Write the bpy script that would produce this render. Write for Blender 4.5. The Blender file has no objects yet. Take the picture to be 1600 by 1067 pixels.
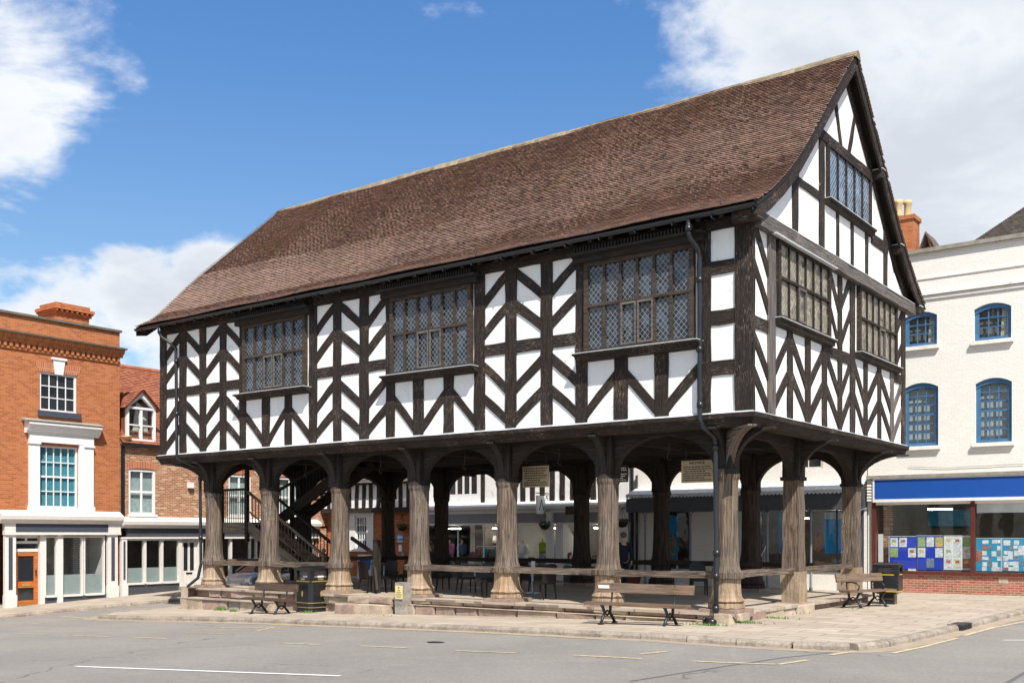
import bpy, bmesh, math, random
import numpy as np
from mathutils import Vector, Matrix
random.seed(7)
PI = math.pi
SC = bpy.context.scene
COL = SC.collection
rnd = random.uniform

# ---------------------------------------------------------------- camera
TH = math.atan2(1220, 1629); FOC = 1629.0; HOR = 835.0
CAM = Vector((9.96, -21.15, 1.7))
cd = bpy.data.cameras.new('camera'); cam = bpy.data.objects.new('camera', cd); COL.objects.link(cam)
cam.location = CAM; cam.rotation_euler = (PI/2, 0, TH)
cd.sensor_width = 36; cd.lens = FOC/1600*36; cd.shift_y = (HOR-533.5)/1600
cd.clip_start = 0.2; cd.clip_end = 3000
SC.camera = cam
FW = Vector((-math.sin(TH), math.cos(TH), 0)); RT = Vector((math.cos(TH), math.sin(TH), 0))
def ray(px, py): return FW + RT*((px-800)/FOC) + Vector((0, 0, 1))*((HOR-py)/FOC)
# survey: where a sight line of the photograph meets a real wall plane or the ground
def onx(px, py, x):
    d = ray(px, py); return CAM + d*((x-CAM.x)/d.x)
def ony(px, py, y):
    d = ray(px, py); return CAM + d*((y-CAM.y)/d.y)
def onz(px, py, z):
    d = ray(px, py); return CAM + d*((z-CAM.z)/d.z)
def G(x, y):
    w = min(1.25, max(0.0, (16-y)/16.5))
    return -.2 + .026*max(-45, min(x, 0))*w
def ong(px, py, off=0):
    z = -.3
    for i in range(40):
        p = onz(px, py, z+off); z = .5*z + .5*G(p.x, p.y)
    return onz(px, py, z+off)

# ---------------------------------------------------------------- light
SUN = Vector((-.62, .49, -1.0)).normalized()
sl = bpy.data.lights.new('sun', 'SUN'); sl.energy = 5.0; sl.angle = math.radians(.53); sl.color = (1, .955, .88)
so = bpy.data.objects.new('sun', sl); COL.objects.link(so); so.rotation_euler = SUN.to_track_quat('-Z', 'Y').to_euler()
so.location = (10, -20, 30)
SC.view_settings.view_transform = 'Standard'; SC.view_settings.look = 'None'
SC.view_settings.exposure = 0.5; SC.view_settings.gamma = 1
SC.view_settings.use_curve_mapping = False

# ---------------------------------------------------------------- node helper
class NT:
    def __init__(s, tree): s.t = tree; s.t.nodes.clear()
    def n(s, typ, ins=None, **props):
        nd = s.t.nodes.new(typ)
        for k, v in props.items(): setattr(nd, k, v)
        if ins:
            for k, v in ins.items():
                sock = nd.inputs[k]
                if hasattr(v, 'is_output') or isinstance(v, bpy.types.NodeSocket): s.t.links.new(v, sock)
                else: sock.default_value = v
        return nd
    def math(s, op, a, b=0.0, c=None, clamp=False):
        ins = {0: a, 1: b}
        if c is not None: ins[2] = c
        nd = s.n('ShaderNodeMath', ins, operation=op); nd.use_clamp = clamp
        return nd.outputs[0]
    def vm(s, op, a, b=None, scale=None):
        ins = {0: a}
        if b is not None: ins[1] = b
        nd = s.n('ShaderNodeVectorMath', ins, operation=op)
        if scale is not None:
            if isinstance(scale, bpy.types.NodeSocket): s.t.links.new(scale, nd.inputs['Scale'])
            else: nd.inputs['Scale'].default_value = scale
        return nd
    def noise(s, vec, scale, detail=4, rough=.55, dist=0.0):
        return s.n('ShaderNodeTexNoise', {'Vector': vec, 'Scale': scale, 'Detail': detail, 'Roughness': rough, 'Distortion': dist}).outputs[0]
    def ramp(s, fac, stops, interp='LINEAR'):
        nd = s.n('ShaderNodeValToRGB', {'Fac': fac}); cr = nd.color_ramp; cr.interpolation = interp
        while len(cr.elements) < len(stops): cr.elements.new(.5)
        for e, (p, c) in zip(cr.elements, stops):
            e.position = p; e.color = (c[0], c[1], c[2], 1) if hasattr(c, '__len__') else (c, c, c, 1)
        return nd.outputs[0]
    def mix(s, f, a, b, blend='MIX'):
        nd = s.n('ShaderNodeMix', None, data_type='RGBA', blend_type=blend)
        for i, v in ((0, f), (6, a), (7, b)):
            if isinstance(v, bpy.types.NodeSocket): s.t.links.new(v, nd.inputs[i])
            elif i == 0: nd.inputs[i].default_value = v
            else: nd.inputs[i].default_value = (v[0], v[1], v[2], 1) if hasattr(v, '__len__') else (v, v, v, 1)
        return nd.outputs[2]
    def smooth(s, v, a, b, o0=0.0, o1=1.0):
        nd = s.n('ShaderNodeMapRange', {'Value': v, 'From Min': a, 'From Max': b, 'To Min': o0, 'To Max': o1}, interpolation_type='SMOOTHSTEP')
        return nd.outputs[0]
    def bump(s, h, dist=.02, strength=1.0, normal=None):
        ins = {'Height': h, 'Distance': dist, 'Strength': strength}
        if normal is not None: ins['Normal'] = normal
        return s.n('ShaderNodeBump', ins).outputs[0]
    def out(s, color, rough=.8, bump=None, metal=0.0, spec=.3, **kw):
        ins = {}
        p = s.n('ShaderNodeBsdfPrincipled')
        for k, v in (('Base Color', color), ('Roughness', rough), ('Metallic', metal), ('Specular IOR Level', spec), ('Normal', bump)):
            if v is None: continue
            if isinstance(v, bpy.types.NodeSocket): s.t.links.new(v, p.inputs[k])
            elif k == 'Base Color': p.inputs[k].default_value = (v[0], v[1], v[2], 1)
            else: p.inputs[k].default_value = v
        o = s.n('ShaderNodeOutputMaterial'); s.t.links.new(p.outputs[0], o.inputs[0]); return p

def newmat(name):
    m = bpy.data.materials.new(name); m.use_nodes = True
    return m, NT(m.node_tree)

# ---------------------------------------------------------------- sky
w = bpy.data.worlds.new('World'); SC.world = w; w.use_nodes = True
t = NT(w.node_tree)
sky = t.n('ShaderNodeTexSky', sky_type='NISHITA', sun_disc=False)
sky.sun_elevation = math.asin(-SUN.z)
sky.sun_rotation = math.atan2(-SUN.x, -SUN.y)
sky.air_density = 1.0; sky.dust_density = .8; sky.ozone_density = 3.0; sky.altitude = 60
geo = t.n('ShaderNodeTexCoord').outputs['Generated']
dirn = t.vm('NORMALIZE', geo).outputs[0]
sep = t.n('ShaderNodeSeparateXYZ', {0: dirn})
# cloud field: noise on the cloud layer, thicker round a few banks of cloud
den = t.math('ADD', sep.outputs[2], .28)
cv = t.n('ShaderNodeCombineXYZ', {0: t.math('DIVIDE', sep.outputs[0], den), 1: t.math('DIVIDE', sep.outputs[1], den), 2: sep.outputs[2]}).outputs[0]
n1 = t.noise(cv, 3.2, 9, .60, .35)
n2 = t.noise(cv, 9.0, 6, .6, .2)
nn = t.math('ADD', t.math('MULTIPLY', n1, .75), t.math('MULTIPLY', n2, .25))
banks = [(20, 110, 170, .95), (10, 215, 130, 1.0), (-90, 200, 160, 1.0), (160, 60, 130, .60), (-250, 50, 300, 1.0), (195, 105, 60, .62),
         (100, 530, 120, 1.0), (230, 480, 110, 1.0), (320, 440, 80, 1.0), (-80, 540, 120, 1.0), (360, 520, 130, 1.0), (10, 440, 60, .55),
         (1500, 230, 400, 1.15), (1270, 10, 300, 1.1), (1120, -50, 230, 1.0), (1010, -20, 110, .95), (1140, 80, 130, .9), (1640, 0, 480, 1.1), (1300, 520, 350, 1.2)]
bias = None
for px, py, r, wt in banks:
    c = ray(px, py).normalized()
    dv = t.vm('DISTANCE', dirn, tuple(c)).outputs['Value']
    b = t.math('MULTIPLY', t.smooth(dv, r*1.35/FOC, r*.15/FOC), wt)
    bias = b if bias is None else t.math('MAXIMUM', bias, b)
beh = t.math('MULTIPLY', t.smooth(t.vm('DOT_PRODUCT', dirn, tuple(FW)).outputs['Value'], .35, -.1), .62)
bias = t.math('MAXIMUM', bias, beh)
dens = t.math('ADD', t.math('MULTIPLY', nn, 3.4), t.math('SUBTRACT', bias, 2.16))
cl = t.smooth(dens, -.12, .42)
shade = t.noise(cv, 1.7, 6, .55, .3)
thick = t.smooth(t.math('ADD', t.math('MULTIPLY', dens, .55), t.math('MULTIPLY', shade, 1.1)), .55, 1.25)
ccol = t.mix(thick, (6.3, 6.5, 6.8), (4.5, 4.8, 5.25))
# the sky's own blue, a little deeper than the model gives it
skyc = t.mix(1.0, sky.outputs[0], t.mix(t.smooth(sep.outputs[2], .18, .50), (.86, .97, 1.0), (.60, .93, 1.20)), 'MULTIPLY')
colr = t.mix(t.math('MULTIPLY', cl, .97), skyc, ccol)
bg = t.n('ShaderNodeBackground', {'Color': colr, 'Strength': .11})
t.t.links.new(bg.outputs[0], t.n('ShaderNodeOutputWorld').inputs[0])

# ---------------------------------------------------------------- mesh builder
class MB:
    def __init__(s): s.v = []; s.f = []; s.uv = []; s.m = []; s.sm = []
    def face(s, idx, uv=None, m=0, smooth=False):
        s.f.append(tuple(idx)); s.uv.append(uv or [(0, 0)]*len(idx)); s.m.append(m); s.sm.append(smooth)
    def prism(s, P, pts, d0, d1, m=0, back=True, rot=False):
        n = len(pts); b = len(s.v)
        for (u, z) in pts: s.v.append(P(u, z, d1))
        for (u, z) in pts: s.v.append(P(u, z, d0))
        uvf = (lambda u, z: (z, u)) if rot else (lambda u, z: (u, z))
        s.face(range(b, b+n), [uvf(*p) for p in pts], m)
        if back: s.face([b+n+i for i in reversed(range(n))], [uvf(*p) for p in reversed(pts)], m)
        L = 0
        for i in range(n):
            j = (i+1) % n; l = math.dist(pts[i], pts[j])
            s.face((b+i, b+n+i, b+n+j, b+j), [uvf(L, d1), uvf(L, d0), uvf(L+l, d0), uvf(L+l, d1)], m); L += l
    def box(s, P, u0, u1, z0, z1, d0, d1, m=0):
        b = len(s.v)
        for d in (d0, d1):
            for (u, z) in ((u0, z0), (u1, z0), (u1, z1), (u0, z1)): s.v.append(P(u, z, d))
        for q, uv in (((0, 3, 2, 1), [(u0, z0), (u0, z1), (u1, z1), (u1, z0)]), ((4, 5, 6, 7), [(u0, z0), (u1, z0), (u1, z1), (u0, z1)]),
                      ((0, 1, 5, 4), [(u0, d0), (u1, d0), (u1, d1), (u0, d1)]), ((3, 7, 6, 2), [(u0, d0), (u0, d1), (u1, d1), (u1, d0)]),
                      ((0, 4, 7, 3), [(d0, z0), (d1, z0), (d1, z1), (d0, z1)]), ((1, 2, 6, 5), [(d0, z0), (d0, z1), (d1, z1), (d1, z0)])):
            s.face([b+i for i in q], uv, m)
    def beam(s, A, B, w, h, up=(0, 0, 1), jit=0.0, seg=.45, m=0, w2=None, h2=None):
        """bar of timber from A to B: w across, h along 'up', edges wavering by jit"""
        A = Vector(A); B = Vector(B); D = (B-A); L = D.length; D.normalize()
        up = Vector(up); S = D.cross(up)
        if S.length < 1e-4: S = D.cross(Vector((0, 1, 0)))
        S.normalize(); T = S.cross(D).normalized()
        n = max(1, int(L/seg)) if jit else 1
        w2 = w if w2 is None else w2; h2 = h if h2 is None else h2
        b = len(s.v); uo = rnd(0, 20); vo = rnd(0, 20)
        for i in range(n+1):
            f = i/n; C = A + D*(L*f); ww = w+(w2-w)*f; hh = h+(h2-h)*f
            for (a, c) in ((-1, -1), (1, -1), (1, 1), (-1, 1)):
                s.v.append(C + S*(a*ww/2+rnd(-jit, jit)) + T*(c*hh/2+rnd(-jit, jit)))
        per = [0, w, w+h, 2*w+h, 2*w+2*h]
        for i in range(n):
            for k in range(4):
                a = b+4*i+k; c = b+4*i+(k+1) % 4
                u0 = uo+L*i/n; u1 = uo+L*(i+1)/n
                s.face((a, c, c+4, a+4), [(u0, vo+per[k]), (u0, vo+per[k+1]), (u1, vo+per[k+1]), (u1, vo+per[k])], m)
        s.face((b+3, b+2, b+1, b), [(uo, vo), (uo+.02, vo), (uo+.02, vo+h), (uo, vo+h)], m)
        e = b+4*n; s.face((e, e+1, e+2, e+3), [(uo, vo), (uo+.02, vo), (uo+.02, vo+h), (uo, vo+h)], m)
    def tube(s, pts, r, n=8, m=0, smooth=True):
        pts = [Vector(p) for p in pts]; rr = r if hasattr(r, '__len__') else [r]*len(pts)
        b = len(s.v); L = 0; T0 = None
        for i, p in enumerate(pts):
            d = (pts[min(i+1, len(pts)-1)] - pts[max(i-1, 0)]).normalized()
            if T0 is None: T0 = d.orthogonal().normalized()
            S = (T0 - d*T0.dot(d))
            S = S.normalized() if S.length > 1e-5 else d.orthogonal().normalized()
            T0 = S; T = d.cross(S)
            for k in range(n):
                a = 2*PI*k/n; s.v.append(p + (S*math.cos(a)+T*math.sin(a))*rr[i])
        for i in range(len(pts)-1):
            l = (pts[i+1]-pts[i]).length
            for k in range(n):
                a = b+i*n+k; c = b+i*n+(k+1) % n
                s.face((a, c, c+n, a+n), [(L, k/n), (L, (k+1)/n), (L+l, (k+1)/n), (L+l, k/n)], m, smooth)
            L += l
        s.face([b+n-1-k for k in range(n)], None, m); e = b+(len(pts)-1)*n; s.face([e+k for k in range(n)], None, m)
    def lathe(s, prof, c=(0, 0, 0), n=12, m=0, smooth=True, sx=1.0, sy=1.0, rot=0.0, jit=0.0, mf=None):
        b = len(s.v); c = Vector(c); uo = rnd(0, 9)
        for (r, z) in prof:
            for k in range(n):
                a = 2*PI*k/n+rot; q = 1+rnd(-jit, jit)
                s.v.append(c + Vector((r*sx*q*math.cos(a), r*sy*q*math.sin(a), z)))
        R = max(p[0] for p in prof)
        for i in range(len(prof)-1):
            for k in range(n):
                a = b+i*n+k; d = b+i*n+(k+1) % n; w0 = 2*PI*R*k/n; w1 = 2*PI*R*(k+1)/n
                s.face((a, d, d+n, a+n), [(prof[i][1]+uo, w0), (prof[i][1]+uo, w1), (prof[i+1][1]+uo, w1), (prof[i+1][1]+uo, w0)], m if mf is None else mf(i), smooth)
        s.face([b+n-1-k for k in range(n)], None, m); e = b+(len(prof)-1)*n; s.face([e+k for k in range(n)], None, m)
    def ball(s, c, rx, ry=None, rz=None, n=10, m=0):
        ry = ry or rx; rz = rz or rx
        k = n//2+1
        s.lathe([(max(.02, math.sin(PI*i/k)), -math.cos(PI*i/k)) for i in range(k+1)], (0, 0, 0), n, m)
        cnt = (k+1)*n
        for i in range(len(s.v)-cnt, len(s.v)):
            q = s.v[i]; s.v[i] = Vector((c[0]+q.x*rx, c[1]+q.y*ry, c[2]+q.z*rz))
    def obj(s, name, mats, parent=None, recalc=True):
        me = bpy.data.meshes.new(name)
        off = Vector((0, 0, 0)); p = parent
        while p is not None: off += p.location; p = p.parent
        me.from_pydata([tuple(Vector(q)-off) for q in s.v], [], s.f)
        mats = mats if isinstance(mats, (list, tuple)) else [mats]
        for mt in mats: me.materials.append(mt)
        me.polygons.foreach_set('material_index', s.m); me.polygons.foreach_set('use_smooth', s.sm)
        ul = me.uv_layers.new(name='UVMap'); flat = []
        for q in s.uv:
            for a in q: flat.extend(a)
        ul.data.foreach_set('uv', flat)
        if recalc:
            bm = bmesh.new(); bm.from_mesh(me); bmesh.ops.recalc_face_normals(bm, faces=bm.faces); bm.to_mesh(me); bm.free()
        o = bpy.data.objects.new(name, me); COL.objects.link(o)
        if parent is not None: o.parent = parent
        return o

def tag(o, label=None, cat=None, group=None, kind=None):
    for k, v in (('label', label), ('category', cat), ('group', group), ('kind', kind)):
        if v: o[k] = v
    return o
def thing(name, label, cat, loc=(0, 0, 0), group=None):
    o = bpy.data.objects.new(name, None); COL.objects.link(o); o.location = loc; o.empty_display_size = .3
    return tag(o, label, cat, group)
def dup(root, loc, rotz=0, label=None, group=None, scale=None):
    r = root.copy(); COL.objects.link(r); r.location = loc; r.rotation_euler = (0, 0, rotz)
    if label: r['label'] = label
    if group: r['group'] = group
    if scale: r.scale = scale
    for ch in list(root.children):
        c = ch.copy(); COL.objects.link(c); c.parent = r
        for g in ch.children:
            d = g.copy(); COL.objects.link(d); d.parent = c
    return r
def XYZ(x, z, d): return Vector((x, d, z))           # P for world boxes: (x, z, y)
class Fr:
    """a wall's own frame: u along the wall, z up, d outward"""
    def __init__(s, o, u, n): s.o = Vector((o[0], o[1], 0)); s.u = Vector((u[0], u[1], 0)); s.n = Vector((n[0], n[1], 0))
    def __call__(s, u, z, d=0): return s.o + s.u*u + s.n*d + Vector((0, 0, z))

# ---------------------------------------------------------------- materials
def m_flat(name, c, rough=.6, var=.12, scale=6, metal=0, spec=.35, bump=.004):
    m, t = newmat(name); tc = t.n('ShaderNodeTexCoord').outputs['Object']
    n = t.noise(tc, scale, 6, .6); n2 = t.noise(tc, scale*7, 4, .6)
    f = t.math('ADD', t.math('MULTIPLY', n, .6), t.math('MULTIPLY', n2, .4))
    col = t.mix(t.smooth(f, .3, .7), [q*(1-var) for q in c], [min(1, q*(1+var)) for q in c])
    t.out(col, rough, t.bump(f, bump, .6), metal, spec); return m
def m_timber(name, dark, mid, worn, wornamt=.5, rough=.75):
    m, t = newmat(name); uv = t.n('ShaderNodeUVMap').outputs[0]; ob = t.n('ShaderNodeTexCoord').outputs['Object']
    st = t.n('ShaderNodeMapping', {'Vector': uv, 'Scale': (1.5, 26, 1)}).outputs[0]
    g = t.noise(st, 1.0, 8, .65, .6); big = t.noise(ob, 1.3, 5, .6); fine = t.noise(t.n('ShaderNodeMapping', {'Vector': uv, 'Scale': (7, 90, 1)}).outputs[0], 1, 4, .6, .3)
    c = t.mix(t.smooth(g, .32, .68), dark, mid)
    k = t.smooth(t.math('ADD', t.math('MULTIPLY', fine, .85), t.math('MULTIPLY', big, .35)), .80-.22*wornamt, .92-.2*wornamt)
    c = t.mix(k, c, worn)
    c = t.mix(t.smooth(t.noise(t.n('ShaderNodeMapping', {'Vector': ob, 'Scale': (2.2, 2.2, .9)}).outputs[0], 1.0, 5, .65), .42, .66, 0, .75), c, t.mix(1.0, c, (1.14, .98, .82), 'MULTIPLY'))
    crack = t.smooth(g, .30, .22)
    c = t.mix(t.math('MULTIPLY', crack, .8), c, [q*.35 for q in dark])
    h = t.math('ADD', t.math('MULTIPLY', g, .7), t.math('MULTIPLY', fine, .3))
    t.out(c, rough, t.bump(h, .012, .9), 0, .25); return m
def m_brick(name, c1, c2, mort, bw=.225, rh=.075, ms=.012, var=.5, pale=None, paleamt=0.0, contrast=1.0):
    m, t = newmat(name); uv = t.n('ShaderNodeUVMap').outputs[0]; ob = t.n('ShaderNodeTexCoord').outputs['Object']
    nd = t.noise(ob, 22, 2); wob = t.vm('ADD', uv, t.vm('SCALE', t.n('ShaderNodeTexNoise', {'Vector': ob, 'Scale': 9.0}).outputs[1], None, .010).outputs[0]).outputs[0]
    b = t.n('ShaderNodeTexBrick', {'Vector': wob, 'Scale': 1.0, 'Mortar Size': ms, 'Mortar Smooth': .3, 'Bias': 0.0, 'Brick Width': bw, 'Row Height': rh,
                                   'Color1': (0, 0, 0, 1), 'Color2': (1, 1, 1, 1), 'Mortar': (.5, .5, .5, 1)})
    sepc = t.n('ShaderNodeSeparateColor', {0: b.outputs['Color']}).outputs[0]
    big = t.noise(ob, .8, 5, .6)
    c = t.mix(t.smooth(t.math('ADD', t.math('MULTIPLY', sepc, .5), t.math('ADD', t.math('MULTIPLY', big, .4), t.math('MULTIPLY', t.noise(ob, 4.5, 5, .7), .25))), .25, .85), c1, c2)
    if pale is not None:
        c = t.mix(t.smooth(sepc, 1-paleamt, 1.0), c, pale)
    c = t.mix(t.math('MULTIPLY', t.smooth(nd, .35, .7), .25), c, [q*.5 for q in c1])
    c = t.mix(b.outputs['Fac'], c, mort)
    h = t.math('SUBTRACT', t.math('MULTIPLY', nd, .3), b.outputs['Fac'])
    t.out(c, .85, t.bump(h, .006, .8), 0, .2); return m
def m_plaster(name, c=(.81, .80, .775)):
    m, t = newmat(name); ob = t.n('ShaderNodeTexCoord').outputs['Object']
    big = t.noise(ob, 1.1, 6, .6); fine = t.noise(ob, 30, 4, .6); mid = t.noise(ob, 5, 5, .6)
    z = t.n('ShaderNodeMapping', {'Vector': ob, 'Scale': (6, 6, .8)}).outputs[0]; strk = t.noise(z, 1.0, 5, .6)
    c2 = t.mix(t.smooth(big, .35, .75, 0, .7), c, [q*.90 for q in c])
    c2 = t.mix(t.smooth(strk, .58, .78, 0, .42), c2, (c[0]*.72, c[1]*.7, c[2]*.66))
    wv = t.vm('ADD', ob, t.vm('SCALE', t.n('ShaderNodeTexNoise', {'Vector': ob, 'Scale': 3.0, 'Detail': 5.0}).outputs[1], None, .5).outputs[0]).outputs[0]
    cr = t.n('ShaderNodeTexVoronoi', {'Vector': wv, 'Scale': .9}, feature='DISTANCE_TO_EDGE').outputs['Distance']
    c2 = t.mix(t.math('MULTIPLY', t.smooth(cr, .012, .003), t.smooth(big, .5, .62, 0, .6)), c2, (c[0]*.5, c[1]*.48, c[2]*.45))
    c2 = t.mix(t.smooth(t.noise(ob, 2.2, 7, .7), .60, .74, 0, .22), c2, (c[0]*.70, c[1]*.68, c[2]*.62))
    h = t.math('ADD', t.math('MULTIPLY', t.noise(ob, 2.5, 3), 1.6), t.math('ADD', t.math('MULTIPLY', mid, .8), t.math('MULTIPLY', fine, .2)))
    t.out(c2, .8, t.bump(h, .02, .6), 0, .2); return m
def m_lead(name, base, a=.130, b=.145, lead=(.34, .35, .37), rough=.08, behind=None):
    """leaded lights: a diamond lattice of lead, every quarry of glass tilted its own way"""
    m, t = newmat(name); uv = t.n('ShaderNodeUVMap').outputs[0]; s = t.n('ShaderNodeSeparateXYZ', {0: uv})
    U = t.math('DIVIDE', s.outputs[0], a); V = t.math('DIVIDE', s.outputs[1], b)
    p = t.math('ADD', U, V); q = t.math('SUBTRACT', U, V)
    fp = t.math('ABSOLUTE', t.math('SUBTRACT', t.math('FRACT', p), .5)); fq = t.math('ABSOLUTE', t.math('SUBTRACT', t.math('FRACT', q), .5))
    line = t.math('GREATER_THAN', t.math('MAXIMUM', fp, fq), .448)
    cell = t.n('ShaderNodeCombineXYZ', {0: t.math('FLOOR', p), 1: t.math('FLOOR', q), 2: 0.0}).outputs[0]
    wn = t.n('ShaderNodeTexWhiteNoise', {'Vector': cell}, noise_dimensions='3D')
    off = t.vm('SCALE', t.vm('SUBTRACT', wn.outputs[1], (.5, .5, .5)).outputs[0], None, .22).outputs[0]
    nrm = t.vm('NORMALIZE', t.vm('ADD', t.n('ShaderNodeNewGeometry').outputs['Normal'], off).outputs[0]).outputs[0]
    var = t.mix(wn.outputs[0], [q_*.45 for q_ in base], [min(1, q_*1.6) for q_ in base])
    big = t.noise(uv, 2.2, 4)
    if behind is not None: var = t.mix(t.smooth(big, .38, .62), var, behind)
    glass = t.n('ShaderNodeBsdfPrincipled', {'Base Color': var, 'Roughness': rough, 'Specular IOR Level': .5, 'Normal': nrm})
    ld = t.n('ShaderNodeBsdfPrincipled', {'Base Color': (*lead, 1), 'Roughness': .5, 'Metallic': 0.0})
    mx = t.n('ShaderNodeMixShader', {0: line, 1: glass.outputs[0], 2: ld.outputs[0]})
    t.t.links.new(mx.outputs[0], t.n('ShaderNodeOutputMaterial').inputs[0]); return m
def m_glass(name, tint=(.02, .025, .03), rough=.03, wav=.01, spec=.7):
    m, t = newmat(name); ob = t.n('ShaderNodeTexCoord').outputs['Object']
    t.out(tint, rough, t.bump(t.noise(ob, 2.5, 2), wav, .5), 0, spec); return m
def m_clear(name, refl=.22, tint=(.86, .9, .9)):
    m, t = newmat(name); ob = t.n('ShaderNodeTexCoord').outputs['Object']
    b = t.bump(t.noise(ob, 1.8, 2), .008, .5)
    # thin sheet: the same reflectance from either side
    bf = t.n('ShaderNodeNewGeometry').outputs['Backfacing']
    fr = t.n('ShaderNodeFresnel', {'IOR': t.math('ADD', 1.45, t.math('MULTIPLY', bf, 1/1.45-1.45)), 'Normal': b}).outputs[0]
    f = t.math('ADD', t.math('MULTIPLY', fr, .9), refl*.06, clamp=True)
    mx = t.n('ShaderNodeMixShader', {0: f, 1: t.n('ShaderNodeBsdfTransparent', {0: (*tint, 1)}).outputs[0], 2: t.n('ShaderNodeBsdfGlossy', {'Roughness': .02, 'Normal': b}).outputs[0]})
    t.t.links.new(mx.outputs[0], t.n('ShaderNodeOutputMaterial').inputs[0]); return m
def m_tile(name, cs, moss=(.22, .19, .07), mossamt=.3, attr=True, patch=None):
    m, t = newmat(name); ob = t.n('ShaderNodeTexCoord').outputs['Object']
    if attr: r = t.n('ShaderNodeAttribute', attribute_name='tid').outputs['Fac']
    else:
        uv = t.n('ShaderNodeUVMap').outputs[0]
        b = t.n('ShaderNodeTexBrick', {'Vector': uv, 'Scale': 1.0, 'Mortar Size': .004, 'Brick Width': .17, 'Row Height': .12, 'Color1': (0, 0, 0, 1), 'Color2': (1, 1, 1, 1), 'Mortar': (.2, .2, .2, 1)})
        r = t.n('ShaderNodeSeparateColor', {0: b.outputs[0]}).outputs[0]
    big = t.noise(ob, .55, 6, .62); fine = t.noise(ob, 26, 5, .6); md = t.noise(ob, 2.6, 6, .62)
    rr = t.math('ADD', t.math('MULTIPLY', r, .38), t.math('ADD', t.math('ADD', t.math('MULTIPLY', md, .30), t.math('MULTIPLY', big, .26)), t.math('MULTIPLY', t.math('SUBTRACT', fine, .5), .5)))
    c = t.ramp(rr, [(.1, cs[0]), (.42, cs[1]), (.68, cs[2]), (.92, cs[3])])
    k = t.smooth(t.math('ADD', t.math('MULTIPLY', big, .6), t.math('ADD', t.math('MULTIPLY', md, .30), t.math('MULTIPLY', big, .26))), .74-.3*mossamt, .9-.2*mossamt)
    c = t.mix(t.math('MULTIPLY', k, .55), c, moss)
    if patch is not None:   # pale lichen flecks
        c = t.mix(t.math('MULTIPLY', t.smooth(t.math('ADD', t.math('MULTIPLY', r, .35), t.noise(ob, 9, 3, .6)), .83, .93), .7), c, patch)
    t.out(c, .85, t.bump(fine, .006, .8), 0, .15); return m

M = {}
M['timber'] = m_timber('painted timber', (.009, .0075, .0068), (.036, .0255, .0205), (.24, .185, .145), .62)
M['timber_grey'] = m_timber('weathered grey timber', (.05, .045, .042), (.16, .145, .135), (.36, .34, .32), .6)
M['timber_dark'] = m_timber('dark timber', (.012, .011, .010), (.038, .030, .025), (.08, .06, .048), .25)
M['oak'] = m_timber('weathered oak pillar', (.032, .025, .020), (.20, .155, .120), (.40, .335, .275), .55, .85)
M['oak_pale'] = m_timber('pale oak base', (.17, .11, .065), (.40, .315, .225), (.55, .49, .40), .6, .85)
M['oak_dark'] = m_timber('sooty shaded oak', (.010, .009, .008), (.045, .037, .031), (.11, .09, .075), .3, .85)  # soot colour; on the pillar tops it also carries painted shade
M['win_wood'] = m_timber('window wood', (.022, .016, .012), (.080, .058, .044), (.22, .18, .145), .5)
M['plaster'] = m_plaster('lime plaster')
M['flash'] = m_flat('lead flashing', (.5, .52, .54), .45, .2, 8)
M['cream'] = m_plaster('cream painted wall', (.79, .75, .685))
M['creamb'] = m_brick('painted brick', (.83, .79, .725), (.79, .75, .68), (.75, .705, .63), .23, .078, .005)
M['render'] = m_plaster('white render', (.78, .78, .77))
M['brickA'] = m_brick('orange red brick', (.32, .092, .030), (.49, .162, .056), (.42, .24, .145), ms=.007)
M['brickB'] = m_brick('mixed orange brick', (.27, .09, .038), (.46, .185, .08), (.44, .34, .25), pale=(.54, .40, .26), paleamt=.32)
M['brickC'] = m_brick('red brick plinth', (.30, .085, .05), (.46, .17, .11), (.42, .32, .25))
M['brickV'] = m_brick('brick arch', (.36, .09, .035), (.48, .15, .06), (.5, .3, .2), bw=.075, rh=.4)
M['stone'] = m_flat('red sandstone', (.29, .205, .160), .9, .35, 3, bump=.03)
M['stone2'] = m_flat('buff sandstone', (.40, .32, .235), .9, .3, 3, bump=.03)
M['stone3'] = m_flat('grey stone', (.27, .245, .21), .9, .3, 5, bump=.02)
M['white'] = m_flat('white paint', (.72, .71, .69), .5, .05)
M['offwhite'] = m_flat('off white paint', (.66, .62, .57), .5, .06)
M['blue'] = m_flat('blue paint', (.055, .145, .27), .45, .2)
M['signblue'] = m_flat('royal blue fascia', (.012, .075, .33), .4, .06, 2)
M['slateblue'] = m_flat('slate blue paint', (.055, .065, .09), .5, .12)
M['charcoal'] = m_flat('charcoal paint', (.06, .065, .075), .5, .15)
M['greypaint'] = m_flat('grey fascia paint', (.22, .235, .26), .5, .1)
M['black'] = m_flat('black gloss', (.012, .013, .015), .3, .3, 12, spec=.5)
M['iron'] = m_flat('black cast iron', (.018, .018, .02), .45, .35, 14, spec=.45)
M['gold'] = m_flat('gold paint', (.34, .23, .08), .45, .1)
M['yellow'] = m_flat('yellow paint', (.75, .42, .03), .5, .1)
M['maroon'] = m_flat('maroon paint', (.10, .025, .018), .45, .2)
M['doorwood'] = m_timber('varnished door', (.30, .085, .02), (.52, .17, .045), (.6, .24, .08), .3, .4)
M['benchwood'] = m_timber('bench slat', (.09, .06, .042), (.20, .14, .10), (.33, .26, .20), .45, .7)
M['benchdark'] = m_timber('dark bench slat', (.045, .03, .022), (.10, .065, .045), (.17, .12, .09), .3, .7)
M['glass'] = m_glass('dark glass')
M['glassb'] = m_glass('bluish glass', (.03, .05, .075))
M['clear'] = m_clear('shop glass')
M['frost'] = m_flat('frosted film', (.30, .34, .33), .25, .08, 3)
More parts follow.
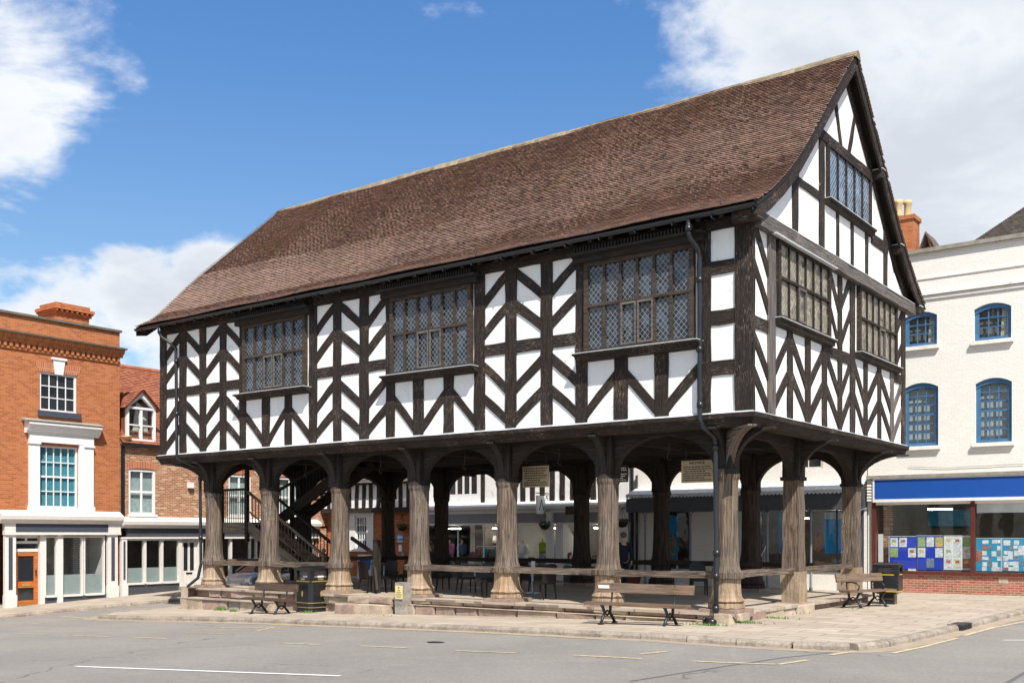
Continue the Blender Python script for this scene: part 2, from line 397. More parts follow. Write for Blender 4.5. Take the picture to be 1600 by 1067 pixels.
M['lead'] = m_lead('leaded glass', (.038, .048, .060), behind=(.012, .015, .020), lead=(.22, .225, .23))
M['leadg'] = m_lead('leaded glass with blinds', (.24, .215, .17), lead=(.05, .048, .045), behind=(.30, .27, .21), rough=.25)
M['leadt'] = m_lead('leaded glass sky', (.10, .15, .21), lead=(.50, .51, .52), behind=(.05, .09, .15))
M['teal'] = m_flat('teal blind', (.05, .24, .31), .7, .2)
M['curtain'] = m_flat('net curtain', (.44, .45, .43), .8, .15, 9)
M['interior'] = m_flat('shop interior', (.17, .145, .125), .8, .25, 2)
M['interior_l'] = m_flat('light shop interior', (.62, .59, .55), .8, .15, 2)
M['paper'] = m_flat('paper', (.80, .80, .78), .7, .05)
M['gutter'] = m_flat('black plastic gutter', (.014, .016, .019), .28, .25, 10, spec=.5)
M['leaf'] = m_flat('leaf', (.055, .11, .02), .6, .5, 30)
M['grass'] = m_flat('grass blade', (.10, .19, .03), .6, .4, 30)
M['wood_far'] = m_flat('far wood', (.075, .085, .05), .9, .5, 3)
M['pot'] = m_flat('clay pot', (.55, .40, .20), .8, .2)
TILEC = [(.20, .145, .12), (.325, .220, .178), (.43, .268, .208), (.52, .40, .32)]
M['tile'] = m_tile('old clay tile', TILEC, mossamt=.42, patch=(.36, .30, .21))
M['ridge'] = m_tile('ridge tile', [(.12, .095, .065), (.22, .18, .12), (.32, .26, .17), (.40, .32, .17)], moss=(.34, .24, .07), mossamt=.35, attr=False)
M['tileB'] = m_tile('red clay tile', [(.16, .06, .035), (.28, .10, .055), (.38, .15, .085), (.45, .22, .13)], mossamt=.1, attr=False)
M['tileG'] = m_tile('grey brown tile', [(.07, .06, .05), (.12, .10, .085), (.18, .15, .12), (.24, .20, .16)], mossamt=.2, attr=False)
# ================================================================ GROUND
def sheet(name, xs, ys, off, mt, inside=None, m0=0):
    mb = MB(); nx = len(xs); ny = len(ys)
    for y in ys:
        for x in xs: mb.v.append(Vector((x, y, G(x, y)+off)))
    for j in range(ny-1):
        for i in range(nx-1):
            if inside and not inside((xs[i]+xs[i+1])/2, (ys[j]+ys[j+1])/2): continue
            a = j*nx+i
            mb.face((a, a+1, a+nx+1, a+nx), [(mb.v[k].x, mb.v[k].y) for k in (a, a+1, a+nx+1, a+nx)], m0)
    o = mb.obj(name, mt, recalc=False); return tag(o, kind='structure')
def lin(a, b, n): return [a+(b-a)*i/(n-1) for i in range(n)]
def m_ground(kind):
    m, t = newmat(kind); ob = t.n('ShaderNodeTexCoord').outputs['Object']
    big = t.noise(ob, .22, 6, .6); mid = t.noise(ob, 1.7, 6, .65); fine = t.noise(ob, 60, 4, .7); vf = t.noise(ob, 180, 2, .7)
    if kind == 'asphalt':
        c = t.mix(t.smooth(big, .35, .7), (.225, .205, .180), (.295, .270, .238))
        c = t.mix(t.smooth(mid, .45, .8, 0, .5), c, (.35, .315, .27))
        c = t.mix(t.smooth(fine, .35, .75, 0, .55), c, (.40, .37, .33)); c = t.mix(t.smooth(vf, .52, .62, 0, .5), c, (.13, .12, .11))
        md2 = t.noise(ob, 5, 6, .75); md3 = t.noise(ob, 16, 5, .75)
        c = t.mix(t.smooth(md2, .50, .66, 0, .30), c, (.36, .32, .27)); c = t.mix(t.smooth(md3, .50, .64, 0, .38), c, (.15, .14, .135)); c = t.mix(t.smooth(md3, .46, .36, 0, .30), c, (.42, .38, .33))
        lay = t.n('ShaderNodeMapping', {'Vector': ob, 'Rotation': (0, 0, .05), 'Scale': (.12, 1.1, 1)}).outputs[0]
        c = t.mix(t.smooth(t.noise(lay, 1, 5, .6), .5, .75, 0, .28), c, (.21, .20, .19))
        wv = t.vm('ADD', ob, t.vm('SCALE', t.n('ShaderNodeTexNoise', {'Vector': ob, 'Scale': 1.5, 'Detail': 5.0}).outputs[1], None, .8).outputs[0]).outputs[0]
        cr = t.n('ShaderNodeTexVoronoi', {'Vector': wv, 'Scale': .16}, feature='DISTANCE_TO_EDGE').outputs['Distance']
        c = t.mix(t.math('MULTIPLY', t.smooth(cr, .006, .002), t.smooth(t.noise(ob, .35, 3), .5, .62, 0, .65)), c, (.09, .085, .08))
        c = t.mix(t.smooth(t.noise(t.n('ShaderNodeMapping', {'Vector': ob, 'Scale': (.5, 2.5, 1)}).outputs[0], 1.0, 6, .7), .60, .74, 0, .45), c, (.21, .195, .18))
        h = t.math('ADD', fine, vf); t.out(c, .85, t.bump(h, .012, .9), 0, .25)
    elif kind == 'sand':
        c = t.mix(t.smooth(mid, .3, .7), (.29, .23, .17), (.39, .315, .235)); c = t.mix(t.smooth(fine, .4, .8, 0, .6), c, (.22, .18, .14))
        t.out(c, .9, t.bump(fine, .006, .8), 0, .2)
    elif kind == 'flags':
        warp = t.vm('ADD', ob, t.vm('SCALE', t.n('ShaderNodeTexNoise', {'Vector': ob, 'Scale': 1.2}).outputs[1], None, .16).outputs[0]).outputs[0]
        b = t.n('ShaderNodeTexBrick', {'Vector': warp, 'Scale': 1.0, 'Mortar Size': .016, 'Mortar Smooth': .4, 'Brick Width': 1.15, 'Row Height': .46,
                                       'Color1': (0, 0, 0, 1), 'Color2': (1, 1, 1, 1), 'Mortar': (.5, .5, .5, 1)})
        r = t.n('ShaderNodeSeparateColor', {0: b.outputs[0]}).outputs[0]
        c = t.ramp(t.math('ADD', t.math('MULTIPLY', r, .28), t.math('MULTIPLY', mid, .75)), [(.2, (.29, .24, .185)), (.5, (.385, .318, .25)), (.8, (.475, .40, .32))])
        c = t.mix(t.smooth(t.noise(ob, .7, 6, .65), .5, .72, 0, .40), c, (.34, .27, .21)); c = t.mix(t.smooth(fine, .5, .75, 0, .25), c, (.2, .165, .13))
        c = t.mix(t.math('MULTIPLY', b.outputs['Fac'], .75), c, (.14, .11, .085))
        h = t.math('SUBTRACT', t.math('MULTIPLY', mid, .8), b.outputs['Fac']); t.out(c, .85, t.bump(h, .015, .8), 0, .25)
    elif kind == 'paint':
        c = t.mix(t.smooth(fine, .3, .7), (.66, .52, .28), (.52, .41, .24)); k = t.smooth(t.math('ADD', t.math('MULTIPLY', t.noise(ob, 9, 5, .7), .7), t.math('MULTIPLY', fine, .4)), .46, .66, 0, .75)
        t.out(t.mix(k, c, (.24, .22, .2)), .8, t.bump(fine, .004, .8), 0, .2)
    elif kind == 'whitepaint':
        c = t.mix(t.smooth(fine, .3, .7), (.8, .78, .74), (.6, .58, .55)); t.out(c, .8, t.bump(fine, .004, .8), 0, .2)
    return m
M['asphalt'] = m_ground('asphalt'); M['sand'] = m_ground('sand'); M['flags'] = m_ground('flags'); M['paint'] = m_ground('paint'); M['wpaint'] = m_ground('whitepaint')
def rd(x, y): return G(x, y)-.11
xs = [-400, -150, -70, -45]+lin(-40, 30, 71)+[60, 150, 400]; ys = [-300, -100, -50]+lin(-30, 30, 61)+[60, 150, 500]
sheet('road', xs, ys, -.11, M['asphalt'])

# the island pavement round the market house and the paved lane behind it, out to its kerb
KERB = [(-19.6, 13.0), (-19.75, 3.0), (-20.0, -1.2), (-20.15, -2.5), (-19.6, -3.0), (-16.7, -2.85), (-12.9, -2.55), (-9.4, -2.7), (-6.5, -2.8), (-3.7, -2.95), (-.06, -3.45),
        (2.2, -3.4), (3.55, -3.2), (3.95, -2.85), (4.08, -1.4), (4.22, 2.5), (4.3, 6.0), (4.4, 9.2), (5.0, 10.9), (6.6, 12.0), (14, 12.6), (40, 13)]
def resample(pts, step):
    out = [pts[0]]
    for a, b in zip(pts, pts[1:]):
        L = math.dist(a, b); n = max(1, round(L/step))
        for i in range(1, n+1): out.append((a[0]+(b[0]-a[0])*i/n, a[1]+(b[1]-a[1])*i/n))
    return out
def smoothpoly(pts, it=2):
    for _ in range(it):
        q = [pts[0]]
        for a, b in zip(pts, pts[1:]):
            q += [(a[0]*.75+b[0]*.25, a[1]*.75+b[1]*.25), (a[0]*.25+b[0]*.75, a[1]*.25+b[1]*.75)]
        q.append(pts[-1]); pts = q
    return pts
def poly_sheet(name, poly, off, mt, grid=1.5):
    """flat outline cut on a grid so that it follows the slope of the ground"""
    bm = bmesh.new(); vs = [bm.verts.new((x, y, 0)) for x, y in poly]; bm.faces.new(vs)
    x0 = min(p[0] for p in poly); x1 = max(p[0] for p in poly); y0 = min(p[1] for p in poly); y1 = max(p[1] for p in poly)
    for k in range(1, int((x1-x0)/grid)):
        bmesh.ops.bisect_plane(bm, geom=bm.verts[:]+bm.edges[:]+bm.faces[:], plane_co=(x0+k*grid, 0, 0), plane_no=(1, 0, 0))
    for k in range(1, int((y1-y0)/grid)):
        bmesh.ops.bisect_plane(bm, geom=bm.verts[:]+bm.edges[:]+bm.faces[:], plane_co=(0, y0+k*grid, 0), plane_no=(0, 1, 0))
    bmesh.ops.triangulate(bm, faces=bm.faces[:])
    for v in bm.verts: v.co.z = G(v.co.x, v.co.y)+off
    bmesh.ops.recalc_face_normals(bm, faces=bm.faces)
    if sum(f.normal.z for f in bm.faces) < 0: bmesh.ops.reverse_faces(bm, faces=bm.faces)
    me = bpy.data.meshes.new(name); bm.to_mesh(me); bm.free(); me.materials.append(mt)
    o = bpy.data.objects.new(name, me); COL.objects.link(o); return tag(o, kind='structure')
kerb = smoothpoly(KERB, 2)
poly_sheet('pavement', kerb + [(40, 60), (-19.6, 60)], 0, M['flags'])
def offset(pts, d):
    out = []
    for i, p in enumerate(pts):
        a = Vector(pts[max(i-1, 0)]); b = Vector(pts[min(i+1, len(pts)-1)]); n = (b-a).normalized(); out.append((p[0]+n.y*d, p[1]-n.x*d))
    return out
def uniform(pts, step):
    fine = resample(pts, .05); out = [fine[0]]; acc = 0
    for a, b in zip(fine, fine[1:]):
        acc += math.dist(a, b)
        if acc >= step: out.append(b); acc = 0
    return out
def kerbstones(name, pts, wd=.16, dz=.11, flip=1):
    mb = MB(); pts = uniform(pts, .95)
    for a, b in zip(pts, pts[1:]):
        A = Vector((*a, G(*a)+.006+rnd(-.004, .008))); B = Vector((*b, G(*b)+.006+rnd(-.004, .008)))
        d = (B-A); L = d.length; d.normalize()
        if L < .03: continue
        n = Vector((d.y, -d.x, 0)).normalized()*flip
        A += d*min(.008, L*.1); B -= d*min(.008, L*.1); o = rnd(-.008, .008)
        prof = [(-.02, 0), (wd-.05+o, 0), (wd-.012+o, -.012), (wd+.012+o, -.055), (wd+.02+o, -dz-.06), (-.02, -dz-.06)]
        k = len(mb.v)
        for P in (A, B):
            for q, z in prof: mb.v.append(P + n*q + Vector((0, 0, z)))
        for i in range(6):
            j = (i+1) % 6; mb.face((k+i, k+j, k+6+j, k+6+i))
        mb.face([k+5-i for i in range(6)]); mb.face([k+6+i for i in range(6)])
    return tag(mb.obj(name, M['kerb']), kind='structure')
M['kerb'] = m_flat('kerb stone', (.27, .225, .18), .85, .45, 2.2, bump=.012)
kk = [p for p in kerb if p[1] < 12.7]
kerbstones('kerb', [p for p in kk])
# sandy grit lying along the foot of the kerb
def strip(name, pts, w0, w1, off, mt, kind='structure'):
    mb = MB(); P = resample(pts, 1.0); A = offset(P, w0); B = offset(P, w1)
    for i, (a, b) in enumerate(zip(A, B)):
        wob = .05*math.sin(i*1.7)+.04*math.sin(i*.61)
        bb = (b[0]+(b[0]-a[0])*wob, b[1]+(b[1]-a[1])*wob)
        mb.v.append(Vector((*a, rd(*a)+off))); mb.v.append(Vector((*bb, rd(*bb)+off)))
    for i in range(len(A)-1): mb.face((2*i, 2*i+1, 2*i+3, 2*i+2))
    return tag(mb.obj(name, mt, recalc=False), kind=kind)
strip('roadside_grit', [p for p in kerb if p[1] < 9], .16, .52, .004, M['sand'])

# left pavement in front of the brick shops
LK = [(-24.2, -60), (-24.1, -12), (-24.0, -4.2), (-24.1, -1.8), (-23.7, 1), (-23.5, 3.2), (-24.2, 7), (-25, 13), (-25.2, 60)]
lk = smoothpoly(LK, 1)
poly_sheet('pavement', [(-60, -60)]+[(p[0], p[1]) for p in lk]+[(-60, 60)], -.004, M['flags'])
kerbstones('kerb', [p for p in lk if -30 < p[1] < 20], flip=1)
strip('roadside_grit', [p for p in lk if -30 < p[1] < 14], .16, .40, .004, M['sand'])

# painted markings
def mark(name, px, wd, mt, dz=.008, z_on=None):
    pts = [ong(x, y, -.11) for x, y in px]
    mb = MB(); P = resample([(p.x, p.y) for p in pts], .8); A = offset(P, wd/2); B = offset(P, -wd/2)
    for a, b in zip(A, B): mb.v.append(Vector((*a, rd(*a)+dz))); mb.v.append(Vector((*b, rd(*b)+dz)))
    for i in range(len(A)-1): mb.face((2*i, 2*i+1, 2*i+3, 2*i+2))
    return tag(mb.obj(name, mt, recalc=False), kind='structure')
for px in [[(27, 990), (72, 991)], [(113, 992.5), (171, 994.5)], [(208, 995.5), (260, 997.5)], [(438, 1004.5), (501, 1007)], [(563, 1009), (637, 1012)],
           [(712, 1016.5), (806, 1020)], [(895, 1023.5), (1003, 1029)], [(1082, 1033), (1215, 1038)], [(1215, 1038), (1262, 1031)],
           [(1000, 1022), (1045, 1017)], [(1298, 1023), (1338, 1017)], [(290, 989), (352, 989.5)], [(300, 985), (350, 984)], [(345, 980.5), (440, 981.5)], [(402, 985), (432, 979)],
           [(50, 974), (122, 967)]]:
    mark('road_marking', px, .10, M['paint'])
mark('road_marking', [(98, 963), (135, 965.5), (240, 969), (440, 975.5), (600, 982), (750, 988), (950, 999)], .09, M['paint'])
mark('road_marking', [(1393, 1020.5), (1440, 1011), (1495, 997)], .10, M['paint']); mark('road_marking', [(1506, 993), (1550, 981), (1605, 970)], .10, M['paint'])
mark('road_marking', [(118, 1041), (532, 1056)], .10, M['wpaint']); mark('road_marking', [(1568, 1000), (1610, 1000)], .09, M['wpaint'])
M['tar'] = m_flat('bitumen seam', (.12, .115, .11), .8, .3, 12)
mark('tar_seam', [(985, 1064), (1060, 1052), (1130, 1041), (1225, 1027), (1300, 1019)], .05, M['tar'], .005)
mark('tar_seam', [(1545, 1085), (1575, 1066), (1620, 1040)], .07, M['tar'], .005)
# dark patches: manhole, kerb drain
p = ong(675, 1003, -.11)
mb = MB(); mb.lathe([(.03, 0), (.15, .004)], (p.x+.1, p.y, rd(p.x, p.y)+.007), 20, sx=1.3); tag(mb.obj('manhole_cover', M['iron']), 'dark worn oval cover set in the road in front of the market house', 'manhole cover')
p = ong(1511, 975)
mb = MB(); mb.box(XYZ, 4.13, 4.43, G(4, p.y)-.16, G(4, p.y)+.012, p.y-.42, p.y+.42)
for i in range(7): mb.box(XYZ, 4.42, 4.445, G(4, p.y)-.13, G(4, p.y)-.01, p.y-.36+i*.11, p.y-.32+i*.11)
tag(mb.obj('kerb_drain', M['iron']), 'black iron drain inlet set in the kerb at the right of the pavement', 'drain')

# ================================================================ MARKET HOUSE
Y0 = .12
HX = [ony(p, 600, Y0).x for p in (1135, 950, 792, 655, 530, 421, 334)]
YR = 8.3; YM = 4.0; XE = HX[0]; XW = HX[-1]
house = thing('market_house', 'black and white timber framed market hall raised on oak pillars under a steep tiled roof', 'market hall', (-9.5, 4.8, 0))
FF = Fr((0, -.55), (1, 0), (0, -1)); FG = Fr((.84, 0), (0, 1), (1, 0))
FB = Fr((0, 10.2), (-1, 0), (0, 1)); FL = Fr((-19.95, 0), (0, -1), (-1, 0))
fx = lambda px: ony(px, 600, -.58).x
Z0, ZT = 4.33, 8.26

# stone platform
def stones(mb, u0, u1, z0, z1, P, d, wmin, wmax, jit=.03, mats=(0, 1)):
    u = u0
    while u < u1-.05:
        wd = min(rnd(wmin, wmax), u1-u); 
        if u1-u-wd < wmin*.5: wd = u1-u
        j = [rnd(-jit, jit) for _ in range(8)]; dd = d+rnd(-.05, .04); ins = .03
        b = len(mb.v); a0, a1 = u+.012, u+wd-.012
        for (q, z, dp) in ((a0, z0, -.3), (a1, z0, -.3), (a1, z1, -.3), (a0, z1, -.3)): mb.v.append(P(q, z, dp))
        for (q, z, k) in ((a0, z0, 0), (a1, z0, 1), (a1, z1, 2), (a0, z1, 3)): mb.v.append(P(q, z+j[k]*.3, dd-.05))
        for (q, z, k) in ((a0+ins, z0+ins, 4), (a1-ins, z0+ins, 5), (a1-ins, z1-ins, 6), (a0+ins, z1-ins, 7)): mb.v.append(P(q+j[k]*.4, z+j[k]*.6, dd+j[k]))
        m = random.choice(mats)
        for r0 in (b, b+4):
            for k in range(4):
                mb.face((r0+k, r0+(k+1) % 4, r0+4+(k+1) % 4, r0+4+k), None, m)
        mb.face((b+8, b+9, b+10, b+11), None, m)
        u += wd
mb = MB()
mb.box(XYZ, -18.7, .36, -.06, 0, -.36, 8.85, 0); fl = mb.obj('floor', [M['floor'] if 'floor' in M else M['flags']], house)
mb = MB(); mb.box(XYZ, -18.6, .24, -1.0, -.063, -.16, 8.8, 0)
P = lambda u, z, d: Vector((u, -.16-d, z))
stones(mb, -18.55, -11.5, -.30, -.0, P, .10, .5, 1.1, .04, (0, 0, 1)); stones(mb, -14.5, -11.4, -.95, -.31, P, .06, .5, 1.0, .04, (0, 2)); stones(mb, -18.75, -14.5, -.95, -.31, P, .50, .5, 1.2, .06, (0, 0, 1, 2))
stones(mb, -9.6, .5, -.16, -.0, P, .14, .6, 1.5, .03, (0, 1, 1)); stones(mb, -9.5, .3, -.62, -.17, P, .30, .5, 1.3, .04, (0, 0, 1))
P = lambda u, z, d: Vector((.24+d, u, z)); stones(mb, -.5, 4.3, -.5, -.0, P, .12, .5, 1.1, .05, (0, 1, 1)); stones(mb, 4.3, 8.6, -.5, -.08, P, -.05, .5, 1.1, .03, (0, 1))
P = lambda u, z, d: Vector((-18.6-d, u, z)); stones(mb, -.7, 8.6, -1.0, -.0, P, .15, .5, 1.1, .05, (0, 0, 1))
mb.box(XYZ, -18.85, -14.5, -.34, -.315, -.72, -.22, 2); mb.box(XYZ, -9.6, .3, -.175, -.168, -.48, -.25, 1)
mb.obj('plinth', [M['stone'], M['stone2'], M['stone3']], house)
mb = MB()   # worn steps up between the third and fourth pillars
for x0, x1, z0, z1, y0 in ((-11.35, -9.7, -.20, -.01, -.42), (-11.45, -9.65, -.7, -.205, -.80)):
    stones(mb, x0, x1, z0, z1, lambda u, z, d: Vector((u, y0-d, z)), .02, .7, 1.6, .03, (1, 1, 0))
    mb.box(XYZ, x0, x1, z0, z1-.01, y0, y0+.5, 1)
mb.obj('steps', [M['stone'], M['stone2']], house)

# pillars
M['oak_rear'] = m_timber('shaded rear oak', (.014, .012, .010), (.07, .052, .042), (.15, .115, .09), .4, .85)  # dark timber, with the shade under the hall also put into its colour
def pillar(x, y, style='turned', dark=False):
    mb = MB(); q = rnd(.96, 1.04)
    if style == 'turned':
        mb.box(XYZ, x-rnd(.42, .47), x+rnd(.42, .47), -.10, rnd(.07, .10), y-rnd(.42, .47), y+rnd(.42, .47), 1)
        prof = [(.39, .07), (.41, .10), (.40, .19), (.36, .20), (.385, .225), (.405, .25), (.35, .32), (.328, .42), (.318, .60), (.322, .735), (.395, .745), (.40, .875), (.33, .885),
                (.295, 1.0), (.274, 1.2), (.262, 1.6), (.255, 2.2), (.262, 2.88), (.285, 2.95), (.300, 3.02), (.27, 3.07), (.26, 3.14)]
        pf = []   # more rings so that the old wood wavers
        for a, b in zip(prof, prof[1:]):
            n = max(1, int((b[1]-a[1])/.22)); pf += [(a[0]+(b[0]-a[0])*i/n, a[1]+(b[1]-a[1])*i/n) for i in range(n)]
        pf.append(prof[-1])
        N = 24; ang = [1/math.cos(((360*k/N+22.5) % 45-22.5)*PI/180)*.985*(1+rnd(-.035, .012)+(-.04 if k % 3 == 1 else .012)) for k in range(N)]
        b0 = len(mb.v); uo = rnd(0, 9); lean = (rnd(-.012, .012), rnd(-.012, .012))
        for i, (r, z) in enumerate(pf):
            ring = .25 if (.73 < z < .89 or z > 2.94) else (.4 if z < .5 else 1.0)
            for k in range(N):
                a = 2*PI*k/N+PI/8+.02; rr_ = r*q*1.02*(1+(ang[k]-1)*ring+rnd(-.012, .012)); mb.v.append(Vector((x+lean[0]*z+rr_*math.cos(a), y+lean[1]*z+rr_*math.sin(a), z+rnd(-.012, .012))))
        for i in range(len(pf)-1):
            mi = 2 if pf[i][1] < .70 else (0 if pf[i][1] < 2.96 else 3)  # darker oak above the capital stands in for the overhang's shadow
            for k in range(N):
                a = b0+i*N+k; d = b0+i*N+(k+1) % N; w0 = 1.9*k/N; w1 = 1.9*(k+1)/N
                mb.face((a, d, d+N, a+N), [(pf[i][1]+uo, w0), (pf[i][1]+uo, w1), (pf[i+1][1]+uo, w1), (pf[i+1][1]+uo, w0)], mi)
        # flatten towards an octagon
        for i in range(16, len(mb.v)):
            pass
    else:
        mb.beam((x, y, 0.0), (x, y, .78), .50, .48, (1, 0, 0), .018, .2, 2); mb.beam((x, y, .78), (x, y, 3.05), .44, .44, (1, 0, 0), .016, .3, 0, .38, .40)
        mb.beam((x, y, 3.05), (x, y, 3.14), .5, .5, (1, 0, 0), .01, .3, 3)
        mb.box(XYZ, x-.36, x+.36, -.3, .02, y-.34, y+.34, 1)
    mb.beam((x, y, 3.06), (x, y, 4.12), .44, .44, (1, 0, 0), .012, .3, 3)
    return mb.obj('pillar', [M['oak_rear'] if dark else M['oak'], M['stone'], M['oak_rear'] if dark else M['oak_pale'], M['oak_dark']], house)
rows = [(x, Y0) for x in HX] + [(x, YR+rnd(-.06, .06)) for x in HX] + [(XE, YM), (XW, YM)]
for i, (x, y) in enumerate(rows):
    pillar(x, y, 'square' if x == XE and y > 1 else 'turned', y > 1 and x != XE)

# curved braces that make the arches, and the brackets under the overhang
def spandrel(mb, c, dr, span, z0=3.06, z1=4.0, th=.20, start=.24):
    """solid curved brace: from the pillar at c, towards dr, its inner edge an arch"""
    dr = Vector((dr[0], dr[1], 0)).normalized(); nn = Vector((-dr.y, dr.x, 0))
    c = Vector((c[0], c[1], 0)); P = lambda u, z, d: c + dr*u + nn*d + Vector((0, 0, z))
    n = 10; arc = []
    for i in range(n+1):
        a = PI/2*i/n; arc.append((start+(span-start)*(1-math.cos(a)), z0+(z1-.04-z0)*math.sin(a)))
    for i in range(n):
        (ua, za), (ub, zb) = arc[i], arc[i+1]; j = rnd(-.006, .006)
        mb.prism(P, [(ua, za), (ub, zb), (ub, z1), (ua, z1)], -th/2, th/2+j*0)
for row in (Y0, YR):
    for i in range(len(HX)-1):
        a, b = HX[i], HX[i+1]; sp = abs(a-b)/2-.02
        for (c, d) in ((a, -1), (b, 1)):
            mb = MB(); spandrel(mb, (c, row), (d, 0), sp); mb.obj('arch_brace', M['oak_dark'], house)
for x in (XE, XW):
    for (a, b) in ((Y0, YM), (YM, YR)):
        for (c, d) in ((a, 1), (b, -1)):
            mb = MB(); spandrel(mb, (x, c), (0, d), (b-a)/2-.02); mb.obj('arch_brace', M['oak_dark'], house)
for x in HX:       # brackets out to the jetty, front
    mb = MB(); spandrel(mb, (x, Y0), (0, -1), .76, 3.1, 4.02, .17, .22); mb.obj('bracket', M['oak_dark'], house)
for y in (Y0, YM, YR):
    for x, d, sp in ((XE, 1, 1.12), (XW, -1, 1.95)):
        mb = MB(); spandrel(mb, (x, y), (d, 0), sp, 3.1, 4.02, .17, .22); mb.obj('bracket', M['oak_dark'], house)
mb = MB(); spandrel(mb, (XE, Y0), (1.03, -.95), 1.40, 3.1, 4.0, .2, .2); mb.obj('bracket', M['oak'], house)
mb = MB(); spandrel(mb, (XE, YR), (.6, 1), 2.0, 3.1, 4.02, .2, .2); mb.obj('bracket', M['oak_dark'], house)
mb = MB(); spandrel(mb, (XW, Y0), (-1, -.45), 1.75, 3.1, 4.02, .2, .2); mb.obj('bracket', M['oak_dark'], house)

# beams, joists, boards of the floor above
mb = MB()
for y in (Y0, YR): mb.beam((-18.6, y, 4.02+.06), (.3, y, 4.02+.06), .26, .22, jit=.01)
for x in HX: mb.beam((x, -.5, 4.06), (x, 10.1, 4.06), .24, .26, jit=.01)
mb.beam((-18.2, YM, 4.03), (.1, YM, 4.03), .26, .28, jit=.01)
mb.obj('floor_beam', M['timber_dark'], house)
mb = MB(); n = 0
for i in range(40):
    x = .55-i*.52
    if min(abs(x-h) for h in HX) < .2: continue
    mb.beam((x, -.5, 4.14), (x, 10.1, 4.14), .12, .13)
tag(mb.obj('floor_joists', M['timber_dark'], house))
mb = MB(); mb.box(XYZ, -19.9, .8, 4.20, 4.24, -.5, 10.15); mb.obj('upper_floor', M['timber_dark'], house)

# bressumers with a lead capped top edge
def moulded(A, B, F_n, m=0):
    mb = MB(); A = Vector(A); B = Vector(B); d = (B-A).normalized(); n = Vector(F_n)
    prof = [(-.30, 4.00), (-.02, 4.00), (.03, 4.07), (.05, 4.14), (.11, 4.19), (.12, 4.285), (0.0, 4.34), (-.30, 4.34)]
    L = (B-A).length; k = int(L/.5); uo = rnd(0, 9)
    for i in range(k+1):
        C = A + d*(L*i/k)
        for (q, z) in prof: mb.v.append(C + (d*q if i == k else (-d*q if i == 0 else d*0)) + n*(q+rnd(-.005, .005)) + Vector((0, 0, z+rnd(-.006, .006))))
    N = len(prof)
    for i in range(k):
        for j in range(N):
            a = i*N+j; b = i*N+(j+1) % N
            mb.face((a, b, b+N, a+N), [(uo+L*i/k, j*.1), (uo+L*i/k, j*.1+.1), (uo+L*(i+1)/k, j*.1+.1), (uo+L*(i+1)/k, j*.1)], 1 if j == 5 else 0)
    mb.face([N-1-i for i in range(N)]); mb.face([k*N+i for i in range(N)])
    return mb.obj('jetty_beam', [M['timber'], M['flash']], house)
moulded((-19.95, -.55, 0), (.84, -.55, 0), (0, -1, 0)); moulded((.84, -.55, 0), (.84, 10.2, 0), (1, 0, 0)); moulded((-19.95, 10.2, 0), (-19.95, -.55, 0), (-1, 0, 0)); moulded((.84, 10.2, 0), (-19.95, 10.2, 0), (0, 1, 0))

# plaster walls
def wallbox(F, u0, u1, z0, z1, name='wall'):
    mb = MB(); mb.box(F, u0, u1, z0, z1, -.22, 0); return mb.obj(name, M['plaster'], house)
wallbox(FF, -19.93, .82, 4.3, 8.5); wallbox(FB, -.82, 19.93, 4.3, 8.5)
mb = MB(); mb.prism(FG, [(-.54, 4.3), (10.19, 4.3), (10.19, 8.6), (9.2, 9.2), (8.2, 10.25), (5.13, 13.45), (2.1, 10.4), (1.0, 9.5), (-.54, 8.6)], -.22, 0); mb.obj('wall', M['plaster'], house)
mb = MB(); mb.prism(FL, [(.54, 4.3), (.54, 8.6), (-1.0, 9.5), (-2.1, 10.4), (-5.13, 13.45), (-8.2, 10.25), (-9.2, 9.2), (-10.19, 8.6), (-10.19, 4.3)], -.22, 0); mb.obj('wall', M['plaster'], house)

def post(F, u0, u1, z0, z1, d=.035, mt=None, name='post', u0b=None, u1b=None):
    mb = MB(); n = max(2, int((z1-z0)/.4)); b0 = len(mb.v); uo = rnd(0, 9); vo = rnd(0, 9); j = .014
    u0b = u0 if u0b is None else u0b; u1b = u1 if u1b is None else u1b
    for i in range(n+1):
        f = i/n; z = z0+(z1-z0)*f; a = u0b+(u0-u0b)*f+rnd(-j, j); b = u1b+(u1-u1b)*f+rnd(-j, j); dd = d+rnd(-.005, .005)
        for (u, q) in ((a, -.05), (a, dd), (b, dd), (b, -.05)): mb.v.append(F(u, z, q))
    wd = abs(u1-u0)
    for i in range(n):
        for k, (v0, v1) in enumerate(((0, .04), (.04, .04+wd), (.04+wd, .08+wd))):
            a = b0+4*i+k; q0 = uo+(z1-z0)*i/n; q1 = uo+(z1-z0)*(i+1)/n
            mb.face((a, a+1, a+5, a+4), [(q0, vo+v0), (q0, vo+v1), (q1, vo+v1), (q1, vo+v0)])
    mb.face((b0, b0+1, b0+2, b0+3)); e = b0+4*n; mb.face((e+3, e+2, e+1, e))
    return mb.obj(name, mt or M['timber'], house)
